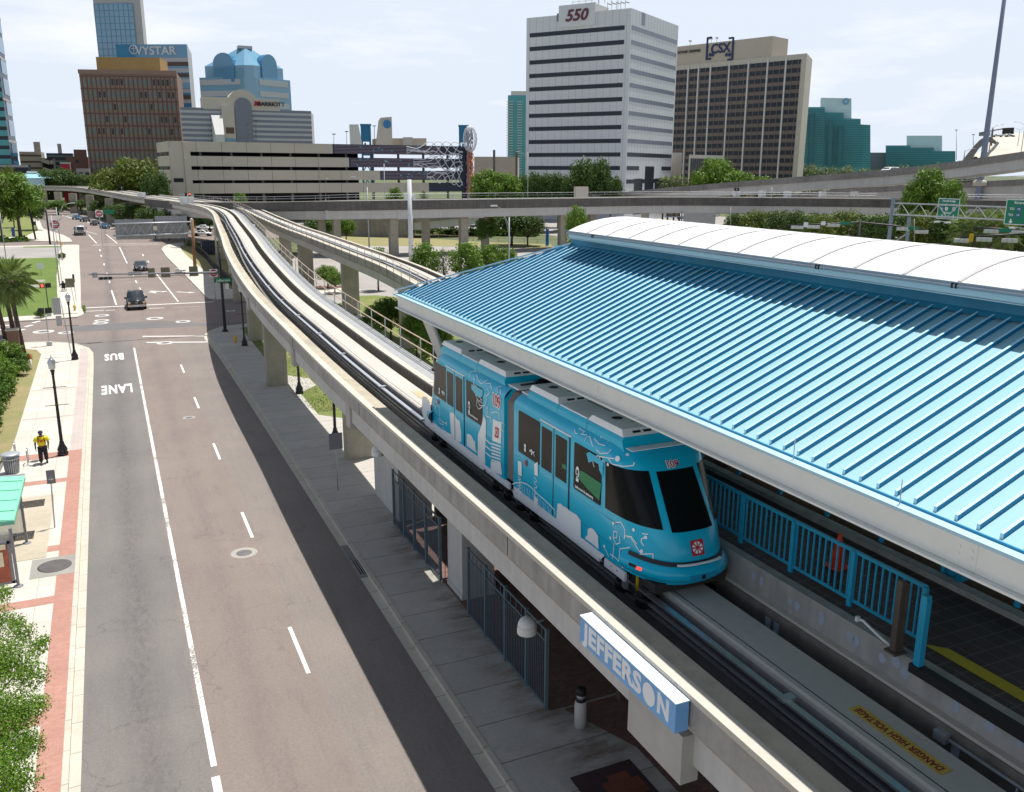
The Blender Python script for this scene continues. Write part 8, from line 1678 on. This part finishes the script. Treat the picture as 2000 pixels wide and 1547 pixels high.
# wheelchair user
wc=thing('person','person in dark clothes sitting in a wheelchair on the far left pavement, seen from behind','person',(-5.78,127.8,.135),.05)
skin('body',[(0,0,.52),(0,.02,.75),(0,.04,1.0),(0,.03,1.13),(0,.03,1.24),(-.1,.30,.54),(-.1,.42,.15),(.1,.30,.54),(.1,.42,.15),(-.2,.03,1.0),(-.34,.10,.80),(-.36,.26,.72),(.2,.03,1.0),(.34,.10,.80),(.36,.26,.72)],[(0,1),(1,2),(2,3),(3,4),(0,5),(5,6),(0,7),(7,8),(2,9),(9,10),(10,11),(2,12),(12,13),(13,14)],[(.16,.12),(.16,.12),(.17,.12),.06,.095,.08,.05,.08,.05,.07,.05,.04,.07,.05,.04],'trousers_black',wc)
mb=MB(); mb.lathe([(.001,-.1),(.09,-.04),(.10,.03),(.06,.09),(.001,.1)],12,(0,.03,1.27)); mb.build('hair',MATS['hair_black'],wc)
ch=thing('wheelchair','black wheelchair carrying the person on the far left pavement','wheelchair',(-5.78,127.8,.135),.05); mb=MB(); mb.box(-.24,.24,-.2,.28,.42,.47); mb.box(-.24,.24,-.24,-.2,.47,.95); mb.tube([(-.24,-.22,.95),(-.24,-.36,.97)],.02,5); mb.tube([(.24,-.22,.95),(.24,-.36,.97)],.02,5); mb.box(-.2,.2,.4,.6,.08,.12); mb.build('seat',MATS['trousers_black'],ch)
for s in (-1,1):
    M=Matrix.Translation((s*.3,0,.3))@Matrix.Rotation(math.pi/2,4,'Y'); mb=MB(); mb.lathe([(.27,-.02),(.30,-.02),(.30,.02),(.27,.02),(.27,-.02)],20,M=M); mb.build('wheel',MATS['tyre'],ch); M=Matrix.Translation((s*.22,.42,.09))@Matrix.Rotation(math.pi/2,4,'Y'); mb=MB(); mb.lathe([(.05,-.02),(.09,-.02),(.09,.02),(.05,.02)],12,M=M); mb.build('caster',MATS['tyre'],ch)
ORD=['first','second','third','fourth','fifth','sixth','seventh','eighth','ninth','tenth','eleventh','twelfth','thirteenth','fourteenth','fifteenth','sixteenth','seventeenth','eighteenth','nineteenth','twentieth']
# ---------------- trees and planting ----------------
def leafmat(name,a,b,c,scale=.9):
    m,t,p,l=newmat(name,.55); pos=N(t,'ShaderNodeTexCoord').outputs['Object']; n1=noise(t,l,pos,scale,3,.6); n2=noise(t,l,pos,scale*9,2,.6)
    col=mix(t,l,ramp(t,l,n1,.35,.65),a,b); col=mix(t,l,ramp(t,l,n2,.5,.75),col,c); l(col,p.inputs['Base Color']); p.inputs['Specular IOR Level'].default_value=.3
    tr_=N(t,'ShaderNodeBsdfTranslucent'); sc_=N(t,'ShaderNodeMixRGB',blend_type='MULTIPLY'); sc_.inputs[0].default_value=1; l(col,sc_.inputs[1]); sc_.inputs[2].default_value=(1.1,1.2,.5,1); l(sc_.outputs[0],tr_.inputs[0])
    mx=N(t,'ShaderNodeMixShader'); mx.inputs[0].default_value=.28; out=[n for n in t.nodes if n.type=='OUTPUT_MATERIAL'][0]; l(p.outputs[0],mx.inputs[1]); l(tr_.outputs[0],mx.inputs[2]); l(mx.outputs[0],out.inputs[0]); return m
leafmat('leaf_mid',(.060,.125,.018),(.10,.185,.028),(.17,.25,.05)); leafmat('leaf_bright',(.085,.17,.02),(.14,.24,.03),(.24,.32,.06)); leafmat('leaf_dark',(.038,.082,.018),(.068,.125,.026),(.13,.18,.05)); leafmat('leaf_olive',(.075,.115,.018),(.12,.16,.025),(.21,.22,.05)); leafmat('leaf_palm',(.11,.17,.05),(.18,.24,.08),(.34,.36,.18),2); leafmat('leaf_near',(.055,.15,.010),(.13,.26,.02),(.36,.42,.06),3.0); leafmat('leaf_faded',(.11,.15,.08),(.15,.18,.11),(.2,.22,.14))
mat('bark',(.11,.085,.065),.95,.3,9,.4,obj=True); mat('bark_palm',(.085,.06,.05),.95,.35,12,.5,obj=True); mat('palm_skirt',(.20,.13,.08),.95,.35,12,obj=True)
def crown(rng,clumps,nleaf,ls,mb=None,up=.35):
    mb=mb or MB(); tot=sum(c[3]**2 for c in clumps)
    for (cx,cy,cz,r,sz) in clumps:
        n=int(nleaf*r*r/tot)
        for _ in range(n):
            d=Vector((rng.gauss(0,1),rng.gauss(0,1),rng.gauss(0,1))).normalized(); q=r*(rng.random()**.38)*(1+.16*math.sin(d.x*7+cx*3)*math.sin(d.y*6+cy)+.1*rng.gauss(0,1)); p=Vector((cx+d.x*q,cy+d.y*q,cz+d.z*q*sz))
            nrm=(d+Vector((rng.gauss(0,.6),rng.gauss(0,.6),rng.gauss(0,.6)+up))).normalized(); a=nrm.cross(Vector((rng.random()-.5,rng.random()-.5,rng.random()-.5))).normalized(); b=nrm.cross(a); s=ls*rng.uniform(.6,1.3)
            k=len(mb.v); mb.v+=[tuple(p-a*s*.5),tuple(p+b*s*.32+a*s*.1),tuple(p+a*s*.65),tuple(p-b*s*.32+a*s*.1)]; mb.face(k,k+1,k+2,k+3)
    return mb
def tree_proto(seed,H,R,nleaf,ls,leafm,lb,cat='tree',shape='round',trunk=None,stems=1,name='tree'):
    rng=random.Random(seed); t=thing(name,lb,cat); cl=[]; th=H*(.32 if shape!='bush' else .05)
    ncl=rng.randint(13,18) if shape!='bush' else 9
    for i in range(ncl):
        f=(i+.5)/ncl; a=i*2.4+rng.random(); 
        if shape=='cone': z=th+(H-th)*(.05+.9*f); rr=R*(1-f)**.75*.62; cr_=R*(.50-.28*f)
        elif shape=='spread': z=th+(H-th)*(.2+.62*math.sqrt(f)); rr=R*.78*math.sqrt(1-f*.6); cr_=R*.42
        else: z=th+(H-th)*(.12+.76*f); rr=R*.68*math.sin(math.pi*(.18+.72*f)); cr_=R*rng.uniform(.34,.48)
        cl.append((rr*math.cos(a),rr*math.sin(a),z,cr_,.78))
    cl.append((0,0,th+(H-th)*.5,R*.55,.9))
    mb=MB()
    for s in range(stems):
        ox=rng.uniform(-.25,.25)*stems*.3; oy=rng.uniform(-.25,.25)*stems*.3; tr=trunk or H*.022
        mb.tube([(ox,oy,-.1),(ox*.8,oy*.8,th*.6),(rng.uniform(-.1,.1)*R,rng.uniform(-.1,.1)*R,th+(H-th)*.35),(0,0,H*.8)],[tr*1.3,tr,tr*.7,tr*.2],8)
    for c in cl[::2]: mb.tube([(0,0,th*rng.uniform(.75,1.05)),(c[0]*.5,c[1]*.5,(th+c[2])*.5),(c[0],c[1],c[2])],[(trunk or H*.022)*.55,(trunk or H*.022)*.35,.02],5)
    mb.build('trunk',MATS['bark'],t); crown(rng,cl,nleaf,ls).build('crown',MATS[leafm],t); return t
protos={}
def proto(k):
    if k in protos: return protos[k]
    a=dict(mid=(1,8,3.4,5200,.36,'leaf_mid','round'),bright=(2,8,3.0,5600,.32,'leaf_bright','round'),dark=(3,8,4.0,6000,.36,'leaf_dark','spread'),olive=(4,8,4.0,6000,.36,'leaf_olive','round'),small=(5,5,1.9,3800,.22,'leaf_bright','round'),sparse=(6,5,1.7,900,.2,'leaf_faded','round'),faded=(7,8,4,3000,.5,'leaf_faded','spread'),bush=(8,1.6,1.1,3000,.13,'leaf_bright','bush'),bushd=(9,1.6,1.1,2600,.14,'leaf_mid','bush'),mid2=(11,8,3.3,5200,.34,'leaf_bright','round'))[k]
    o=tree_proto(a[0],a[1],a[2],a[3],a[4],a[5],'', 'tree' if 'bush' not in k else 'shrub',a[6],name='tree' if 'bush' not in k else 'shrub'); protos[k]=o; o['used']=0; return o
cnt_=[0]
def plant(k,loc,s,lb,rz=None,group='trees around the crossing',sz=None):
    o=proto(k); cnt_[0]+=1; rz=cnt_[0]*1.7 if rz is None else rz
    if o['used']==0: o['used']=1; o.location=loc; o.rotation_euler=(0,0,rz); o['label']=lb; o['group']=group; r=o
    else: r=dup(o,loc,rz,lb,group); 
    r.scale=(s,s,s*(sz or 1))
    return r
def treeat(k,px,ybase,ytop,wpx,lb,D=None,H0=8.,group='trees around the crossing',R0=None):
    """tree whose foot is seen at (px,ybase) on the ground (or at distance D) and whose top reaches row ytop"""
    if D is None: b=G(px,ybase,.1); D=math.hypot(b.x,b.y)
    else: b=GD(px,ybase,D); b.z=0.0
    top=GD(px,ytop,D); H=top.z-b.z; o=proto(k); base_H={'mid':8,'bright':8,'dark':8,'olive':8,'small':5,'sparse':5,'faded':8,'mid2':8}[k]; base_R={'mid':3.4*.95,'bright':2.7,'dark':4.2,'olive':3.8,'small':1.7,'sparse':1.7,'faded':4.2,'mid2':2.9}[k]
    sxy=(wpx/2*D/FPX)/base_R; r=plant(k,tuple(b),1,lb,group=group); r.scale=(sxy,sxy,H/base_H*1.02); return r
BG='trees in the middle distance'
treeat('bright',40,468,338,78,'large bright green tree beyond the parking lot'); treeat('olive',5,470,352,70,'large olive tree half hidden behind the bright one by the parking lot',group=BG); treeat('mid',64,440,378,50,'green tree between the big left tree and the far guideway',D=262); treeat('olive',25,420,330,36,'pointed olive tree top behind the big left tree',D=275)
treeat('olive',268,410,314,112,'broad olive tree in front of the garage corner',D=324,group=BG); treeat('olive',222,400,334,70,'smaller olive tree left of the garage, below the brown block',D=345); treeat('dark',308,405,338,50,'dark tree touching the garage corner',D=263); treeat('dark',118,400,330,70,'dark green tree behind the far end of the curved guideway',D=432); treeat('dark',150,400,340,50,'dark green tree in front of the pink house',D=434); treeat('olive',182,400,345,40,'light tree in front of the foot of the brown block',D=436)
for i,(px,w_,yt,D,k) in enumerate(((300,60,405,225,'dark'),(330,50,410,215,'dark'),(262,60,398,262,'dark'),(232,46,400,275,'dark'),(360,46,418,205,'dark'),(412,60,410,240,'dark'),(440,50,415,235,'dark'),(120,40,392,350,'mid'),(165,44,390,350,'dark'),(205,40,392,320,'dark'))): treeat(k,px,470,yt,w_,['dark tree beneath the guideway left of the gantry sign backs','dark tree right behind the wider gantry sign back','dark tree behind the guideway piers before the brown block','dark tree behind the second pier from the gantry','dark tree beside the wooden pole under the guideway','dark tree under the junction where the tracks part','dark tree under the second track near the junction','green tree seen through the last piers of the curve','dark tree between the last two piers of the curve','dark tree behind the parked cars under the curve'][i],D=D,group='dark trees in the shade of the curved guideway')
treeat('mid',628,468,422,62,'left of two trees on the grass strip behind the second track'); treeat('mid2',677,476,424,36,'right of two trees on the grass strip behind the second track')
treeat('small',641,563,518,44,'young tree in the mulch bed beside the second guideway'); treeat('small',655,572,530,30,'thin young tree in the mulch bed, right one')
for px,yb,yt,w_,D,k,lb in ((738,548,484,46,118,'small','bright young tree before the antenna pole'),(832,560,474,54,118,'small','bushy young tree right of the antenna pole'),(868,560,484,44,119,'sparse','thin half bare tree between two bushy ones'),(912,558,474,66,117,'small','bushy young tree left of the roof edge lamp'),(958,545,478,52,119,'small','bushy young tree just above the blue roof'),(935,540,490,50,121,'sparse','thin bare tree behind the roof edge lamp'),(990,530,484,46,121,'small','young tree beside the forked street light')): treeat(k,px,yb,yt,w_,lb,D=D)
treeat('dark',1000,479,415,104,'big dark tree beneath the viaduct between two piers'); treeat('dark',1030,480,424,70,'second dark tree beneath the viaduct beside the pier'); treeat('mid',950,478,424,50,'green tree beneath the viaduct near the slim pier',D=178)
for px,yb,yt,w_,D,k,lb in ((765,680,585,90,82,'mid','bushy tree beneath the second guideway'),(815,700,610,60,74,'mid2','green tree beside the pier near the roof corner'),(850,720,620,70,66,'mid2','green tree behind the raking strut of the roof'),(726,640,600,40,88,'mid','low tree left of the second guideway pier')): treeat(k,px,yb,yt,w_,lb,D=D)
for px,yt,w_,D,k,lb in ((950,332,64,262,'bright','bright tree behind the viaduct right of the garage'),(985,338,60,258,'bright','second bright tree behind the viaduct'),(1020,345,50,262,'mid','green tree behind the viaduct before the hall wall'),(1055,338,54,256,'dark','dark tree before the left edge of the pale tower'),(1090,340,56,254,'dark','dark tree at the foot of the pale tower'),(1150,312,86,240,'dark','tall dark tree in front of the pale tower'),(1192,345,48,238,'dark','dark tree at the right of the tall dark one'),(1118,350,50,244,'dark','low dark tree left of the tall dark one'),(1392,310,74,262,'bright','tall bright tree in front of the cream annex'),(1440,335,70,268,'bright','bright tree before the dark gridded tower'),(1356,340,46,266,'olive','olive tree left of the tall bright one'),(1482,345,60,272,'bright','light tree before the foot of the gridded tower'),(1518,350,50,275,'bright','last light tree before the gridded tower edge'),(1812,328,66,178,'bright','bright tree in front of the motorway ramp'),(1850,352,56,176,'bright','bright tree beside the mast, lower one'),(1780,356,40,180,'mid2','small green tree left of the bright ramp tree')): treeat(k,px,420,yt,w_,lb,D=D,group=BG)
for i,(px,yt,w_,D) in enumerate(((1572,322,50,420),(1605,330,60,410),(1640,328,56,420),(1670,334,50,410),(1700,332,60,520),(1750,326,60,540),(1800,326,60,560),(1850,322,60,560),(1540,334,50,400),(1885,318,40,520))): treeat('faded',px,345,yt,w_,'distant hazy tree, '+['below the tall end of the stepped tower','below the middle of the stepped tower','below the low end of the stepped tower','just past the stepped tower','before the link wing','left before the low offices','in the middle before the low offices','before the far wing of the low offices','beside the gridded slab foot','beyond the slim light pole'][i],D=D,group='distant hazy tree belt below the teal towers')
for i,(px,yt,w_,D) in enumerate(((1480,415,70,185),(1530,412,80,180),(1590,418,70,175),(1650,415,80,178),(1700,420,70,172),(1760,415,90,165),(1810,418,80,160),(1860,415,90,158),(1910,420,80,155),(1960,412,90,150),(2010,415,90,148),(1440,418,60,190),(1600,425,60,150),(1890,428,70,140))): treeat('dark' if i%3 else 'olive',px,470,yt,w_,ORD[i]+' tree in the leafy mass under the viaduct behind the traffic signals',D=D,group='dark leafy trees beneath the viaduct at the right')
treeat('small',470,392,377,30,'small bush top showing over the viaduct before the garage',D=246); treeat('small',772,392,366,34,'small tree top over the viaduct before the garage, left of the pole',D=244); treeat('sparse',827,392,370,26,'thin tree top over the viaduct right of the antenna pole',D=244); treeat('small',1128,435,402,44,'shrub beside the viaduct pier above the vault end',D=150)
# palms
def palm(loc,H,lb,seed,R=1.6,nf=34,group='palm trees',skirt=1.2,lean=(0,0),tr=.17):
    rng=random.Random(seed); t=thing('palm_tree',lb,'palm tree',loc,group=group); mb=MB(); lx,ly=lean; mb.tube([(0,0,-.1),(lx*.4,ly*.4,H*.35),(lx*.8,ly*.8,H*.7),(lx,ly,H)],[tr*1.25,tr*.95,tr*.9,tr],9); mb.build('trunk',MATS['bark_palm'],t)
    mb=MB()
    for i in range(70):
        a=rng.random()*6.28; z=H-skirt*rng.random(); r0=tr*1.1; d=Vector((math.cos(a),math.sin(a),0)); p=Vector((lx,ly,z))+d*r0; q=p+d*.22+Vector((0,0,-.35)); s=Vector((-d.y,d.x,0))*.05; k=len(mb.v); mb.v+=[tuple(p-s),tuple(p+s),tuple(q+s*.4),tuple(q-s*.4)]; mb.face(k,k+1,k+2,k+3)
    mb.build('old_fronds',MATS['palm_skirt'],t)
    mb=MB()
    for i in range(nf):
        a=i*2.4; el=math.pi*.5*(1-2*((i+.5)/nf)**.9)*.85; L1=R*.45; d=Vector((math.cos(a)*math.cos(el),math.sin(a)*math.cos(el),math.sin(el)+.15)).normalized(); c=Vector((lx,ly,H))+d*L1; side=d.cross(Vector((0,0,1))); side=side.normalized() if side.length>.01 else Vector((1,0,0)); upv=side.cross(d)
        mb.beam(Vector((lx,ly,H)),c,.02)
        for j in range(15):
            f=(j-7)/7*1.25; dd=(d*math.cos(f)+side*math.sin(f)).normalized(); ln=R*.62*(1-.25*abs(f)); w_=side*math.cos(f)*.035-d*math.sin(f)*.035; m_=c+dd*ln*.6; e=c+dd*ln+Vector((0,0,-.30*R*.5*rng.uniform(.6,1.3))); k=len(mb.v); mb.v+=[tuple(c-w_*.3),tuple(c+w_*.3),tuple(m_+w_),tuple(e),tuple(m_-w_)]; mb.face(k,k+1,k+2,k+3,k+4)
    mb.build('crown',MATS['leaf_palm'],t); return t
for (x,y,px,py,lb,sd_,ln) in ((-7.53,85.0,33,548,'sabal palm nearest the brick pier, its trunk leaning',1,(-.35,.1)),(-8.96,94.9,18,556,'sabal palm standing between the other two by the corner',2,(-.3,0)),(-9.53,93.4,-2,552,'sabal palm farthest from the brick pier',3,(-.5,.2))):
    palm((x,y,.1),GY(px,py,y).z,lb,sd_,2.35,52,lean=ln,tr=.2,skirt=1.8)
for i,(px,yt) in enumerate(((1296,348),(1306,350),(1318,345),(1329,346))): b=GD(px,378,262); palm((b.x,b.y,0),GD(px,yt,262).z-1,ORD[i]+' of four small palms at the foot of the pale tower',10+i,2.2,18,'small palms at the foot of the pale tower',tr=.25)
for i,(px,yt) in enumerate(((1905,432),(1935,428),(1880,440),(1960,446))): b=GD(px,470,132); palm((b.x,b.y,0),GD(px,yt,132).z-.5,ORD[i]+' palm with drooping fronds above the vault by the signal arms',20+i,2.6,26,'palms above the vault at the right',tr=.22)
# hedge and verge shrubs on the left
HG='shrubs of the left hedge'
hs=[(-7.4,78.8,.9,'bushd'),(-8.4,79.4,1.35,'bush'),(-9.6,80,1.3,'bush'),(-7.3,75.6,.85,'bushd'),(-8.6,75,1.25,'bush'),(-9.9,76,1.3,'bush'),(-8.0,72.0,1.2,'bush'),(-9.4,71.3,1.4,'bush'),(-8.0,68.6,1.15,'bushd'),(-9.4,67.5,1.3,'bush'),(-8.0,65.4,1.1,'bushd'),(-9.3,64,1.2,'bushd'),(-8.0,62.2,1.0,'bushd'),(-9.1,60.6,1.1,'bushd'),(-7.9,59.0,1.0,'bushd'),(-8.0,56,.95,'bushd'),(-9,57,1.1,'bushd'),(-7.9,53.3,.8,'bushd'),(-10.6,78,1.5,'bush'),(-10.6,70,1.5,'bush')]
for i,(x,y,s,k) in enumerate(hs): plant(k,(x,y,.1),s,ORD[i]+' green shrub of the hedge, counted from the brick pier toward the bus shelter',group=HG)
plant('bushd',(-7.3,105.4,.15),.55,'single green shrub at the far corner beside the lit hand signal'); plant('bushd',(-7.6,175,.15),.7,'low weed bush at the far edge of the green lot')
# low dark hedge strip beyond the viaduct (uncountable)
def stuffstrip(name,line,w_,h,n,ls,m,seed,z=.1):
    rng=random.Random(seed); mb=MB()
    for _ in range(n):
        i=rng.randrange(len(line)-1); f=rng.random(); a=Vector(line[i]); b=Vector(line[i+1]); p=a+(b-a)*f; d=(b-a).normalized(); nn=Vector((-d.y,d.x)); p=p+nn*rng.uniform(-w_/2,w_/2); zz=z+h*rng.random()*(.7+.3*math.sin(p.x*1.7))
        nrm=Vector((rng.gauss(0,1),rng.gauss(0,1),rng.gauss(0,1)+.8)).normalized(); a_=nrm.cross(Vector((rng.random()-.5,rng.random()-.5,.3))).normalized(); b_=nrm.cross(a_); s=ls*rng.uniform(.6,1.3); c=Vector((p.x,p.y,zz)); k=len(mb.v); mb.v+=[tuple(c-a_*s*.5),tuple(c+b_*s*.35),tuple(c+a_*s*.6),tuple(c-b_*s*.35)]; mb.face(k,k+1,k+2,k+3)
    o=mb.build(name,MATS[m]); o['kind']='stuff'; return o
stuffstrip('hedge',[(66,223),(76,212),(88,203),(96,197)],5,2.2,3500,.6,'leaf_dark',1); stuffstrip('ground_cover',[(-16,225),(-24,224),(-40,228)],8,1.0,2500,.4,'leaf_mid',2); stuffstrip('ground_cover',[(17,200),(19,185),(22,160)],5,1.0,2500,.35,'leaf_dark',3)
stuffstrip('kerb_weeds',[(-3.1,108),(-3.25,112)],.25,.25,300,.14,'leaf_bright',6,.1)
stuffstrip('grass',[(12.8,56),(12.3,60),(12.6,68),(12.5,76),(13,90)],3,.05,6000,.07,'leaf_olive',7,.11)
# near tree at the lower left
rng=random.Random(77); nt_=thing('tree','leafy street tree with small bright leaves beside the bus shelter','tree',(-5.9,17.6,.13)); c0=G(-25,1350,3.5)
cl=[]
for px,py,z,r in ((-10,1210,3.2,.55),(40,1235,3.1,.42),(75,1262,3.0,.30),(20,1290,3.5,.7),(-30,1300,3.9,.8),(60,1320,3.4,.45),(-20,1390,3.9,.85),(40,1390,3.5,.55),(75,1375,3.2,.30),(10,1460,3.5,.7),(60,1450,3.0,.35),(-20,1520,3.7,.8),(30,1530,3.2,.5),(-60,1420,4.1,.9),(-60,1260,3.9,.8),(85,1250,2.9,.2),(5,1160,2.6,.35),(30,1215,2.7,.3)): p=G(px,py,z); cl.append((p.x+5.9,p.y-17.6,z-.13,r,.85))
crown(rng,cl,34000,.058).build('crown',MATS['leaf_near'],nt_)
mb=MB(); mb.tube([(0,0,0),(-.1,.1,1.2),(-.05,.3,2.2)],[.16,.12,.09],9)
for c in cl: mb.tube([(-.05,.3,1.9),(c[0]*.5,c[1]*.5+.1,(2.1+c[2])*.5),(c[0],c[1],c[2])],[.06,.035,.01],5)
mb.build('trunk',MATS['bark'],nt_)
for o in protos.values():
    if 'used' in o: del o['used']
for o in scene.objects:
    if 'used' in o: del o['used']
